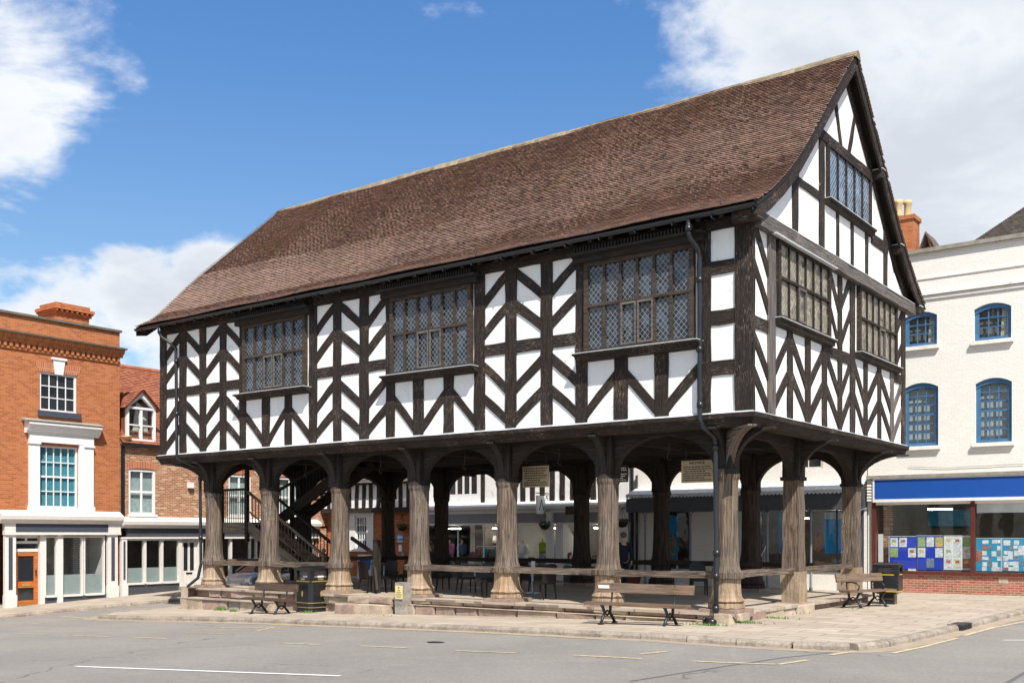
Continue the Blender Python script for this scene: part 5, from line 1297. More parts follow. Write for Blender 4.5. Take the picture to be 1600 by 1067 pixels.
while x < x1-.15: mb.beam((x, RY-.01, zu+.4), (x, RY-.01, 8.1), .24, .06, up=(0, 1, 0), jit=.01); x += .62
mb.obj('studding', M['timber'], Cc)
roofplane(Cc, 'roof', [(x0, RY-.4, 8.2), (x1, RY-.4, 8.2), (x1, RY+3.5, 10.6), (x0, RY+3.5, 10.6)], M['tileG']); roofplane(Cc, 'roof', [(x1, RY+7.4, 8.2), (x0, RY+7.4, 8.2), (x0, RY+3.5, 10.6), (x1, RY+3.5, 10.6)], M['tileG'])
# sign, basket on its brick wall
def basket(x, y, z, label, br=True):
    t = thing('hanging_basket', label, 'hanging basket', (x, y, z), 'hanging baskets on the shop fronts'); b = MB(); b.lathe([(.02, -.2), (.14, -.16), (.22, -.04), (.24, .02)], (x, y, z), 12); b.obj('basket', M['iron'], t)
    l = MB()
    for i in range(160):
        a = rnd(0, 2*PI); r = .24*math.sqrt(random.random()); c = Vector((x+r*math.cos(a), y+r*math.sin(a), z+.02+rnd(0, .12))); s = .05; k = len(l.v)
        for q in range(3): l.v.append(c+Vector((rnd(-s, s), rnd(-s, s), rnd(-s, s))))
        l.face((k, k+1, k+2))
    l.obj('foliage', M['leaf'], t, recalc=False); c = MB()
    for a in (0, 2.1, 4.2): c.tube([(x+.23*math.cos(a), y+.23*math.sin(a), z), (x, y, z+.55)], .008, 4)
    c.tube([(x, y, z+.55), (x, RY-.0, z+.62)], .014, 5); c.obj('chain', M['iron'], t)
    return t
xb = rx(628, RY-.35); basket(xb, RY-.35, rz(628, 823, RY-.35), 'hanging basket of green trailing leaves on the red brick wall above the blue arrow sign')
t = thing('arrow_sign', 'small blue sign with a white left arrow on the red brick wall', 'sign', ((rx(620)+rx(631))/2, RY-.05, rz(625, 840))); sx, sz = t.location.x, t.location.z
part_box(RF, t, 'sign_plate', m_flat('sign blue', (.06, .30, .58), .5, .05), (rx(620), rx(631), rz(625, 845.5), rz(625, 834.5), 0, .03))
mb = MB(); mb.prism(RF, [(sx-.17, sz+.03), (sx-.04, sz+.16), (sx-.04, sz+.07), (sx+.17, sz+.07), (sx+.17, sz-.01), (sx-.04, sz-.01), (sx-.04, sz-.10)], .031, .036); mb.box(RF, sx-.17, sx+.17, sz-.19, sz-.14, .031, .036); mb.obj('arrow', M['white'], t)
t = thing('wall_notice', 'small white notice stuck to the brick wall under the blue arrow sign', 'notice', (sx, RY-.02, sz-.5)); part_box(RF, t, 'sheet', M['paper'], (sx-.1, sx+.1, sz-.62, sz-.32, 0, .015))
t = thing('letter_box', 'small dark box fixed to the brick wall below the white notice', 'wall box', (sx+.3, RY, sz-.75)); part_box(RF, t, 'box', M['stone3'], (sx+.12, sx+.32, sz-.92, sz-.66, 0, .1))

# ---------------------------------------------------------------- rear: clothes shop
Dd = thing('clothes_shop_building', 'black and white building with a grey shopfront full of clothes behind the arches', 'building', (-16, RY+3, -.3))
x0, x1 = rx(664)+.02, rx(985)-.02; zs0 = .42; zs1 = rz(800, 819); zfa = rz(800, 800); zle = rz(800, 790)
shell(RF, Dd, x0, x1, -.5, 8.4, 7, M['render'], top=False)
uw = (rx(699), rx(748), rz(722, 775), rz(722, 775)+1.25)
wall(RF, Dd, x0, x1, zle, 8.4, [uw], M['render'], .1, 'upper_wall')
sash(RF, Dd, uw, 4, 1, M['white'], M['maroonglass'] if 'maroonglass' in M else M['glass'], d=-.03, fw=.10, bar=.09)
mb = MB(); x = rx(785)+.1
while x < x1-.15: mb.beam((x, RY-.01, zle), (x+rnd(-.03, .03), RY-.01, 5.4), .24, .06, up=(0, 1, 0), jit=.01); x += .50
mb.beam((rx(755), RY-.01, zle), (rx(755), RY-.01, 5.4), .2, .06, up=(0, 1, 0)); mb.beam((x0, RY-.02, 5.5), (x1, RY-.02, 5.5), .1, .25); mb.obj('studding', M['timber'], Dd)
mb = MB(); mb.prism(lambda a, z, d: RF(d, z, a), [(0, zle-.32), (.10, zle-.32), (.14, zle-.2), (.36, zle-.14), (.40, zle-.02), (0, zle+.18)], x0, x1); mb.obj('cornice', M['render'], Dd)
part_box(RF, Dd, 'fascia_board', M['greypaint'], (x0, x1, zs1+.06, zle-.32, -.1, .06)); part_box(RF, Dd, 'fascia_rail', M['white'], (x0, x1, zs1, zs1+.058, -.1, .12))
part_box(RF, Dd, 'stall_riser', M['charcoal'], (x0, rx(813), -.5, zs0, -.3, .0), (rx(815), rx(858), -.5, zs0, -.3, 0), (rx(880), x1, -.5, zs0, -.3, 0))
p = MB(); p.v += [RF(x0, zs0, -.02), RF(x1, zs0, -.02), RF(x1, zs1, -.02), RF(x0, zs1, -.02)]; p.face((0, 1, 2, 3)); p.obj('pane', M['clear'], Dd, recalc=False)
for px in (717, 757, 922, 950):
    mb = MB(); x = rx(px); mb.lathe([(.05, zs0), (.035, zs0+.06), (.030, zs1-.25), (.05, zs1-.2), (.035, zs1-.14), (.09, zs1-.02)], (x, RY-.06, 0), 10); mb.obj('column', M['white'], Dd)
part_box(RF, Dd, 'pilaster', M['white'], (rx(858), rx(866), -.3, zle-.3, 0, .22)); part_box(RF, Dd, 'pilaster', M['white'], (x1-.7, x1-.02, -.3, zle+1.0, 0, .12))

mb = MB(); mb.prism(lambda a, z, d: RF(d, z, a), [(0, -.2), (.0, zs1), (-.25, zs1), (-1.3, zs1-1.0), (-1.3, -.2)], rx(868), rx(880)); mb.obj('lobby_side', M['white'], Dd)
room(Dd, RF, x0, x1, -.2, zs1, 3.2, M['interior_l'], -.05)
part_box(RF, Dd, 'shop_partition', M['interior'], (rx(722), rx(738), -.2, zs1, -2.9, -.9), (rx(826), rx(857), .0, zs1-.3, -2.5, -1.6), (rx(925), rx(985), .0, zs1-.3, -2.5, -1.2))
part_box(RF, Dd, 'display_base', M['interior'], (x0, x1, zs0-.5, zs0, -1.1, -.31))
roofplane(Dd, 'roof', [(x0, RY-.4, 8.4), (x1, RY-.4, 8.4), (x1, RY+3.5, 10.4), (x0, RY+3.5, 10.4)], M['tileG']); roofplane(Dd, 'roof', [(x1, RY+7.4, 8.4), (x0, RY+7.4, 8.4), (x0, RY+3.5, 10.4), (x1, RY+3.5, 10.4)], M['tileG'])
# hanging shop sign
t = thing('hanging_sign', 'white swinging shop sign on a bracket between the clothes shop windows', 'sign', (rx(856), RY-.5, rz(856, 800))); zz = rz(856, 803); xs_ = rx(857)
part_box(XYZ, t, 'sign_board', M['white'], (xs_-.03, xs_+.03, zz, zz+.75, RY-.85, RY-.25)); mb = MB(); mb.tube([(xs_, RY, zz+.85), (xs_, RY-.9, zz+.85)], .02, 6); mb.tube([(xs_, RY, zz+.5), (xs_, RY-.2, zz+.83)], .015, 5); mb.obj('bracket', M['iron'], t)
mb = MB(); mb.tube([(xs_+.035, RY-.7, zz+.15), (xs_+.035, RY-.55, zz+.6), (xs_+.035, RY-.4, zz+.15)], .02, 5); mb.obj('emblem', M['iron'], t)
basket(rx(851, RY-.5), RY-.5, rz(851, 820, RY-.5), 'hanging basket of dark foliage beside the white swinging shop sign')
basket(rx(972, RY-.5), RY-.5, rz(972, 816, RY-.5), 'hanging basket with bright green plants by the white pier right of the clothes shop')
def strip_light(parent, F, u0, u1, z, d):
    part_box(F, parent, 'strip_light', M['tube'], (u0, u1, z, z+.04, d-.06, d))
M['tube'], t_ = newmat('lit tube'); e_ = t_.n('ShaderNodeEmission', {'Color': (1, .93, .8, 1), 'Strength': 28.0}); t_.t.links.new(e_.outputs[0], t_.n('ShaderNodeOutputMaterial').inputs[0])
for a_, b_ in ((670, 694), (745, 775), (830, 852), (905, 930)): strip_light(Dd, RF, rx(a_), rx(b_), zs1-.18, -1.1)
# things in its windows
def cl_mat(n, c): M[n] = m_flat(n, c, .85, .25, 8); return M[n]
for n, c in (('pink cloth', (.65, .13, .33)), ('denim', (.03, .08, .17)), ('teal cloth', (.03, .20, .22)), ('wine cloth', (.18, .03, .07)), ('brown cloth', (.22, .12, .07)), ('lilac cloth', (.42, .35, .52)), ('skin tone', (.55, .36, .27)), ('lime cloth', (.30, .42, .05)), ('navy cloth', (.012, .016, .03)), ('pale grey cloth', (.55, .57, .58))): cl_mat(n, c)
def garment(P0, hgt, wd, m_top, m_low, parent, split=.5, arms=True, dep=.16):
    x, y, z = P0; t = MB()
    t.lathe([(wd*.44, z+hgt*split), (wd*.40, z+hgt*(split+.12)), (wd*.5, z+hgt*.80), (wd*.46, z+hgt*.88), (wd*.16, z+hgt*.94)], (x, y, 0), 12, sy=.55)
    if arms:
        for s in (-1, 1): t.tube([(x+s*wd*.42, y, z+hgt*.88), (x+s*wd*.60, y-.03, z+hgt*.70), (x+s*wd*.62, y-.06, z+hgt*.52)], [wd*.16, wd*.13, wd*.10], 8)
    t.obj('top', m_top, parent); l = MB()
    if m_low == M['denim']:
        for s in (-1, 1): l.tube([(x+s*wd*.2, y, z+hgt*split+.03), (x+s*wd*.22, y, z+hgt*.25), (x+s*wd*.2, y, z)], [wd*.24, wd*.18, wd*.13], 9)
    else: l.lathe([(wd*.60, z), (wd*.55, z+hgt*.25), (wd*.43, z+hgt*split)], (x, y, 0), 14, sy=.6)
    l.obj('lower_garment', m_low, parent)
def mannequin(px, top, bot, mt, ml, label, y=RY+.5, wd=.42, arms=True, neck=True):
    x = rx(px, y); z1 = rz(px, top, y); z0 = rz(px, bot, y); t = thing('mannequin', label, 'mannequin', (x, y, z0), 'mannequins in the clothes shop window')
    garment((x, y, z0), z1-z0, wd, mt, ml, t, .48, arms)
    if neck: n = MB(); n.lathe([(.06, z1-.14), (.05, z1-.02), (.05, z1+.06), (.02, z1+.08)], (x, y, 0), 10); n.obj('neck', M['skin tone'], t)
mannequin(703, 846, 884, M['pink cloth'], M['denim'], 'headless mannequin in a pink top and blue jeans in the clothes shop window')
mannequin(722, 846, 884, M['denim'], M['navy cloth'], 'mannequin in dark blue denim beside the clothes shop column', y=RY+.8)
mannequin(848, 843, 884, M['lime cloth'], M['lilac cloth'], 'mannequin in a long patterned lime and lilac dress near the hanging sign', arms=False)
mannequin(817, 846, 884, M['paper'], M['pale grey cloth'], 'mannequin in a white short sleeved top with a grey skirt', wd=.45)
y = RY+.7; xa, xb_ = rx(745, y), rx(776, y); zr_ = rz(760, 853, y); zb_ = rz(760, 885, y)
t = thing('clothes_rail', 'rail of wine, teal and brown clothes in the shop window behind the arches', 'clothes rail', ((xa+xb_)/2, y, zb_)); mb = MB(); mb.tube([(xa, y, zb_), (xa, y, zr_), (xb_, y, zr_), (xb_, y, zb_)], .015, 6); mb.obj('rail_frame', M['white'], t)
for i in range(10):
    x = xa+.08+(xb_-xa-.14)*i/9; mb = MB(); mb.lathe([(.10, 0), (.09, .3), (.075, .52), (.02, .62)], (x, y, zr_-.68+rnd(-.03, .03)), 8, sx=.55, sy=2.0); mb.obj('garment', M[['wine cloth', 'wine cloth', 'navy cloth', 'brown cloth', 'teal cloth', 'teal cloth', 'denim', 'brown cloth', 'brown cloth', 'teal cloth'][i]], t)
x = rx(769, RY+1.6); z = rz(769, 848, RY+1.6); t = thing('table_lamp', 'lamp with a large white shade standing in the clothes shop', 'lamp', (x, RY+1.6, z-.9)); mb = MB(); mb.lathe([(.26, z), (.18, z+.34)], (x, RY+1.6, 0), 14); mb.obj('lamp_shade', M['white'], t); mb = MB(); mb.lathe([(.12, z-.9), (.02, z-.85), (.02, z)], (x, RY+1.6, 0), 8); mb.obj('lamp_stand', M['iron'], t)

gcol = [M[k] for k in ('pink cloth', 'teal cloth', 'lime cloth', 'lilac cloth', 'wine cloth', 'paper', 'denim', 'poster_gold')] if 'poster_gold' in M else [M[k] for k in ('pink cloth', 'teal cloth', 'lime cloth', 'lilac cloth', 'wine cloth', 'paper', 'denim', 'brown cloth')]
rs = random.Random(4)
for (a_, b_, py_) in ((672, 694, 876), (736, 744, 872), (826, 838, 876), (885, 912, 874), (926, 955, 876)):
    y_ = RY+.45; xa, xb_ = rx(a_, y_), rx(b_, y_); z_ = rz((a_+b_)/2, py_, y_); t = thing('display_table', 'low display stand of folded clothes, ' + {672: 'leftmost in the clothes shop window', 736: 'left of the clothes rail', 826: 'between the white top and the patterned dress', 885: 'right of the white lobby wall', 926: 'at the right end of the clothes shop window'}[a_], 'display stand', ((xa+xb_)/2, y_, zs0-.4))
    part_box(XYZ, t, 'stand', M['white'], (xa, xb_, zs0-.35, z_, y_-.2, y_+.3))
    x = xa+.03; 
    while x < xb_-.15:
        h = rs.uniform(.1, .34); w2 = rs.uniform(.14, .26); mb = MB(); mb.beam((x+w2/2, y_, z_+.002), (x+w2/2, y_, z_+h), w2, .24, (0, 1, 0), .01, .06, w2=w2*.8); mb.obj('folded_clothes', rs.choice(gcol), t); x += w2+.03
for (a_, b_, k_) in ((685, 720, 'wine cloth'), (800, 822, 'brown cloth'), (886, 915, 'teal cloth'), (935, 962, 'lilac cloth')):
    mb = MB(); xa, xb_ = rx(a_), rx(b_)
    for j in range(3): mb.box(RF, xa, xb_, .5+j*.5, .53+j*.5, -3.1, -2.8)
    sh = mb.obj('wall_shelf', M['white'], Dd); x = xa
    while x < xb_-.2:
        for j in range(3): part_box(RF, sh, 'stock', rs.choice(gcol), (x, x+rs.uniform(.1, .2), .532+j*.5, .532+j*.5+rs.uniform(.12, .36), -3.05, -2.85))
        x += .27
# ---------------------------------------------------------------- rear: cream shop with dark awning
Ee = thing('cream_shop_building', 'cream building with a black fascia and scalloped awning behind the corner of the market hall', 'building', (-6, RY+3, -.2))
x0, x1 = rx(985)+.02, rx(1355)-.02; zs1 = rz(1200, 797); zf1 = rz(1200, 771); zs0 = rz(1280, 893)
gl_ = [(rx(1040), rx(1078), zs0, zs1), (rx(1160), rx(1172), zs0, zs1), (rx(1186), rx(1350), zs0, zs1)]
uw = [(x, x+1.5, 4.0, 5.6) for x in (-10, -7.2, -4.6)]
wall(RF, Ee, x0, x1, -.5, 8.0, gl_+uw, M['creamb'], .12); shell(RF, Ee, x0, x1, -.5, 8.0, 7, M['creamb'], top=False)
for u in uw: sash(RF, Ee, u, 3, 2, M['offwhite'], M['glass'], d=-.06)
for u in gl_:
    mb = MB(); n = max(1, round((u[1]-u[0])/.9)); mb.box(RF, u[0], u[0]+.06, u[2], u[3], -.1, .02); mb.box(RF, u[1]-.06, u[1], u[2], u[3], -.1, .02); mb.box(RF, u[0]+.06, u[1]-.06, u[2], u[2]+.07, -.1, .04)
    for i in range(1, n): x = u[0]+(u[1]-u[0])*i/n; mb.box(RF, x-.018, x+.018, u[2]+.07, u[3], -.08, 0)
    fr = mb.obj('shop_window', M['slateblue'], Ee); p = MB(); p.v += [RF(u[0], u[2], -.05), RF(u[1], u[2], -.05), RF(u[1], u[3], -.05), RF(u[0], u[3], -.05)]; p.face((0, 1, 2, 3)); p.obj('pane', M['clear'], fr, recalc=False)
room(Ee, RF, x0+.1, x1-.1, -.2, zs1, 3.5, M['interior'], -.13)
for a_, b_ in ((1205, 1240), (1275, 1310)): strip_light(Ee, RF, rx(a_), rx(b_), zs1-.3, -1.4)
part_box(RF, Ee, 'fascia_board', M['charcoal'], (x0+.3, x1, zs1, zf1, .0, .30))
mb = MB(); n = 62; xa = x0+.3
mb.prism(lambda a, z, d: RF(d, z, a), [(0, zf1+.32), (.9, zf1+.02), (.9, zf1+.05), (0, zf1+.36)], xa, x1)
for i in range(n):
    a = xa+(x1-xa)*i/n; w2 = (x1-xa)/n
    mb.prism(RF, [(a+w2*.5+w2*.5*math.cos(q), zf1+.02-.05*math.sin(-q)*-1-.04) for q in [PI*k/5 for k in range(6)]][::-1]+[(a, zf1+.03), (a+w2, zf1+.03)], .885, .90) if False else mb.prism(RF, [(a, zf1+.03), (a, zf1-.03), (a+w2*.25, zf1-.075), (a+w2*.5, zf1-.09), (a+w2*.75, zf1-.075), (a+w2, zf1-.03), (a+w2, zf1+.03)], .885, .90)
mb.obj('awning', M['pale grey cloth'], Ee)
for px in (1008, 1079, 1199, 1267, 1342):
    mb = MB(); x = rx(px, RY-.75); mb.lathe([(.07, -.2), (.045, -.05), (.04, zs1-.4), (.06, zs1-.35), (.045, zs1-.3), (.05, zs1-.1)], (x, RY-.75, 0), 10)
    for s in (-1, 1): mb.tube([(x, RY-.75, zs1-.2), (x+s*.08, RY-.75, zs1-.05), (x+s*.26, RY-.75, zs1+.0)], .02, 6)
    mb.obj('column', M['greypaint'], Ee)
part_box(RF, Ee, 'soffit', M['charcoal'], (xa, x1, zs1-.02, zs1+.06, .30, .88)); part_box(RF, Ee, 'awning_beam', M['charcoal'], (xa, x1, zs1+.0, zf1-.1, .80, .87))
roofplane(Ee, 'roof', [(x0, RY-.4, 8.0), (x1, RY-.4, 8.0), (x1, RY+3.5, 9.6), (x0, RY+3.5, 9.6)], M['tileG'])
mb = MB(); mb.tube([(x0+.12, RY-.1, 8), (x0+.12, RY-.1, -.1)], .06, 8); mb.tube([(x0+.32, RY-.1, 4), (x0+.32, RY-.1, -.1)], .05, 8); mb.obj('downpipe', M['gutter'], Ee)
M['poster blue'] = m_flat('poster blue', (.02, .30, .68), .5, .1, 2); M['poster sea'] = m_flat('poster sea', (.03, .22, .36), .5, .4, 4)
def poster(a, b, t_, bt, mt, label, y=RY+.12, extra=None):
    r = RR(a, b, t_, bt, y); t = thing('poster', label, 'poster', ((r[0]+r[1])/2, y, r[2])); F = Fr((0, y), (1, 0), (0, -1)); part_box(F, t, 'sheet', mt, (r[0], r[1], r[2], r[3], 0, .02)); return t, F, r
t, F, r = poster(1040.5, 1059, 805, 876, M['poster blue'], 'tall poster of bright blue sky over orange fish in the cream shop window')
part_box(F, t, 'picture_sea', M['poster sea'], (r[0], r[1], r[2], r[2]+(r[3]-r[2])*.62, .021, .024)); mb = MB()
for i in range(9): mb.lathe([(.07+rnd(0, .06), 0), (.09, .001)], (0, 0, 0), 8); k = len(mb.v)-16; ux, uz = rnd(r[0]+.1, r[1]-.1), r[2]+rnd(.25, 1.0); [mb.v.__setitem__(j, F(ux+mb.v[j].x, uz+mb.v[j].y*.7, .026+mb.v[j].z)) for j in range(k, k+16)]
mb.obj('picture_fish', m_flat('orange print', (.45, .20, .08), .6, .4, 9), t)
t, F, r = poster(1289, 1318, 799, 864, M['poster blue'], 'large plain bright blue poster in the right hand window of the cream shop'); part_box(F, t, 'header', M['pale grey cloth'], (r[0], r[1], r[3]-.26, r[3]-.02, .021, .024))
poster(1217, 1224, 800, 865, M['poster blue'], 'narrow blue panel at the edge of the cream shop window'); poster(1273, 1281, 832, 862, m_flat('red print', (.35, .12, .08), .6, .8, 12), 'small dark poster with red print behind the cream shop glass')
t = thing('cardboard_box', 'orange brown cardboard box on the sill inside the cream shop window', 'box', (rx(1282, RY+.3), RY+.3, zs0+.1)); part_box(XYZ, t, 'carton', m_flat('cardboard', (.45, .22, .08), .8, .15), (rx(1276, RY+.3), rx(1289, RY+.3), rz(1282, 888, RY+.3), rz(1282, 877, RY+.3), RY+.12, RY+.5))
t = thing('stair_railing', 'white metal handrail with balusters outside the cream shop', 'railing', (rx(1191, RY-.6), RY-.6, -.2)); a = (rx(1185, RY-.6), RY-.6, rz(1185, 876, RY-.6)); b = (rx(1199, RY-.6), RY-.6, rz(1199, 850, RY-.6)); mb = MB(); mb.tube([a, b], .022, 6)
mb.obj('handrail', M['white'], t)
for i in range(5):
    mb = MB(); f = (i+.3)/4.6; x = a[0]+(b[0]-a[0])*f; z = a[2]+(b[2]-a[2])*f; mb.tube([(x, RY-.6, -.2), (x, RY-.6, z)], .012, 5); mb.obj('baluster', M['white'], t)

# ---------------------------------------------------------------- right: white building with blue windows
Ff = thing('white_building', 'white painted brick building with blue arched windows and a royal blue shop fascia', 'building', (3, RY+4, -.2))
x0, x1 = rx(1356), 9.5; zp = rz(1500, 387)
W = [RR(1413, 1464, 487, 541), RR(1522, 1580, 473, 531), RR(1412, 1466, 598, 697), RR(1524, 1581, 590, 691)]
def shift(r, dx): return (r[0]+dx, r[1]+dx, r[2], r[3])
W += [shift(W[1], 2.6), shift(W[3], 2.6)]
zg0, zg1 = rz(1500, 893), rz(1500, 781)
sw = (rx(1367.5), 9.2, zg0, zg1)
wall(RF, Ff, x0, x1, -.6, zp, W+[sw], M['creamb'], .20); shell(RF, Ff, x0, x1, -.6, zp, 9, M['cream'])
for i, r in enumerate(W):
    low = i in (2, 3, 5)
    sash(RF, Ff, r, 3, 6 if low else 3, M['blue'], M['clear'], d=-.12, fw=.13, bar=.035, arch=.16, archm=M['creamb'], sill=M['cream'], silld=.12, back=M['curtain'] if low else M['interior'], meet=low)
    if not low:
        c = MB(); c.prism(RF, [(r[0]+(r[1]-r[0])*.68, r[2]), (r[1], r[2]), (r[1], r[3]), (r[0]+(r[1]-r[0])*.74, r[3])], -.20, -.18); c.obj('drape', m_flat('beige drape', (.5, .44, .34), .9, .2, 12), Ff)
part_box(RF, Ff, 'plinth_wall', M['brickC'], (x0+.15, x1, -.6, zg0-.09, -.1, .05)); part_box(RF, Ff, 'window_ledge', M['maroon'], (x0+.15, x1, zg0-.088, zg0, -.1, .13))
part_box(RF, Ff, 'stone_block', M['stone2'], (rx(1561), rx(1576), rz(1568, 911), rz(1568, 903), .051, .06))
for a, b in ((1364, 1369.5), (1517.5, 1524)):
    part_box(RF, Ff, 'window_post', M['maroon'], (rx(a), rx(b), zg0+.001, zg1, -.1, .10))
part_box(RF, Ff, 'window_post', M['maroon'], (7.0, 7.15, zg0+.001, zg1, -.1, .10)); part_box(RF, Ff, 'window_head', M['cream'], (sw[0], sw[1], zg1-.12, zg1-.002, -.08, .06))
for a, b in ((rx(1369.5), rx(1517.5)), (rx(1524), 7.0), (7.15, 9.2)):
    p = MB(); p.v += [RF(a, zg0, -.02), RF(b, zg0, -.02), RF(b, zg1, -.02), RF(a, zg1, -.02)]; p.face((0, 1, 2, 3)); p.obj('pane', M['clear'], Ff, recalc=False)
room(Ff, RF, sw[0], sw[1], -.2, zg1, 4.5, M['interior'], -.21)
strip_light(Ff, RF, rx(1420), rx(1460), zg1-.25, -2.2)
part_box(RF, Ff, 'brick_pier', M['brickB'], (rx(1381, RY+.4), rx(1391, RY+.4), -.2, zg1, -.7, -.35)); part_box(RF, Ff, 'interior_wall', M['poster sea'], (rx(1395), rx(1470), zg1-.8, zg1-.2, -4.4, -4.2))
part_box(RF, Ff, 'roller_blind', M['white'], (rx(1525.5), 6.9, rz(1560, 800.5), zg1-.12, -.10, -.07)); part_box(RF, Ff, 'white_panel', M['white'], (rx(1370.5), rx(1378), rz(1374, 878), rz(1374, 834), -.14, -.12))
zb0, zb1 = rz(1480, 778), rz(1480, 747)
part_box(RF, Ff, 'shop_sign', M['signblue'], (rx(1369), x1, zb0, zb1, 0, .18)); part_box(RF, Ff, 'sign_frame', M['white'], (rx(1366.5), x1, zb0-.10, zb0-.002, 0, .20), (rx(1366.5), rx(1369)-.002, zb0, zb1+.04, 0, .20), (rx(1369), x1, zb1+.002, zb1+.04, 0, .20))
part_box(RF, Ff, 'canopy_edge', M['stone3'], (rx(1357), x1, zb1+.042, zb1+.15, 0, .24)); mb = MB()
for i in range(7): z = zb0-.05+i*(zb1-zb0+.05)/7; mb.prism(lambda a, q, d: RF(d, q, a), [(0, z), (.17, z), (.12, z+.115), (0, z+.115)], rx(1357), rx(1366.5)-.003)
mb.obj('louvre', M['offwhite'], Ff)
# string courses and coping
for py, h, o in ((450, .07, .10), (455, .10, .05)):
    z = rz(1512, py); part_box(RF, Ff, 'string_course', M['cream'], (x0-.03, x1, z-h, z, 0, o))
z = rz(1512, 425); part_box(RF, Ff, 'string_course', M['cream'], (x0-.02, x1, z-.04, z, 0, .035))
part_box(RF, Ff, 'coping', M['stone3'], (x0-.08, x1, zp, zp+.13, -.4, .12))
mb = MB(); pts = [(rx(1300+i*30), RY-.03, rz(1300+i*30, [722, 706, 718, 727, 729, 730, 731, 729, 728, 726, 725][i])) for i in range(4, 11)]; mb.tube(pts, .006, 4); mb.obj('cable', M['iron'], Ff)
yr = RY+3.2; a = ony(1519, 379, yr); b = ony(1670, 278, yr+4)
roofplane(Ff, 'roof', [(a.x, yr, a.z), (16, yr, a.z), (16, yr+4, b.z), (b.x, yr+4, b.z)], M['tileG'])
roofplane(Ff, 'roof', [(a.x, yr+8, a.z), (a.x, yr, a.z), (b.x, yr+4, b.z), (b.x+.02, yr+4.02, b.z)], M['tileG'])
part_box(RF, Ff, 'attic_wall', M['brickC'], (a.x+.1, 16, zp-2, a.z, -11, -3.3))
# chimney stack and small brick gable showing beyond the verge
yc = RY+5; t = thing('chimney_stack', 'red brick chimney with two buff pots just beyond the gable verge', 'chimney', (rx(1415, yc), yc, 9)); xc = rx(1414, yc); zc = rz(1414, 342, yc)
part_box(XYZ, t, 'stack', M['brickA'], (xc-.5, xc+.42, 8, zc-.15, yc-.4, yc+.4), (xc-.56, xc+.48, zc-.15, zc, yc-.46, yc+.46))
for dx in (-.26, .0): mb = MB(); mb.lathe([(.16, zc), (.13, zc+.1), (.13, zc+.5), (.17, zc+.55), (.15, zc+.65)], (xc+dx+.1, yc+dx, 0), 12); mb.obj('chimney_pot', M['pot'], t)
t = thing('rear_gable', 'small red brick gable with tiled verge beside the chimney behind the white parapet', 'gable', (rx(1442, yc), yc, 9)); F = Fr((0, yc), (1, 0), (0, -1)); a = (rx(1424, yc), rz(1424, 392, yc)); b = (rx(1459, yc), rz(1459, 389, yc)); c = (rx(1447, yc), rz(1447, 366, yc))
mb = MB(); mb.prism(F, [(a[0], a[1]-1.5), (b[0], a[1]-1.5), (b[0], b[1]), c, (a[0]+.7, b[1])], -1.2, 0); mb.obj('wall', M['brickA'], t)
mb = MB(); mb.prism(F, [(c[0], c[1]), (c[0], c[1]+.09), (b[0]+.1, b[1]+.05), (b[0]+.1, b[1]-.04)], -1.2, .12); mb.prism(F, [(c[0], c[1]), (a[0]+.3, b[1]-.04), (a[0]+.3, b[1]+.05), (c[0], c[1]+.09)], -1.2, .12); mb.obj('roof', M['tileG'], t)
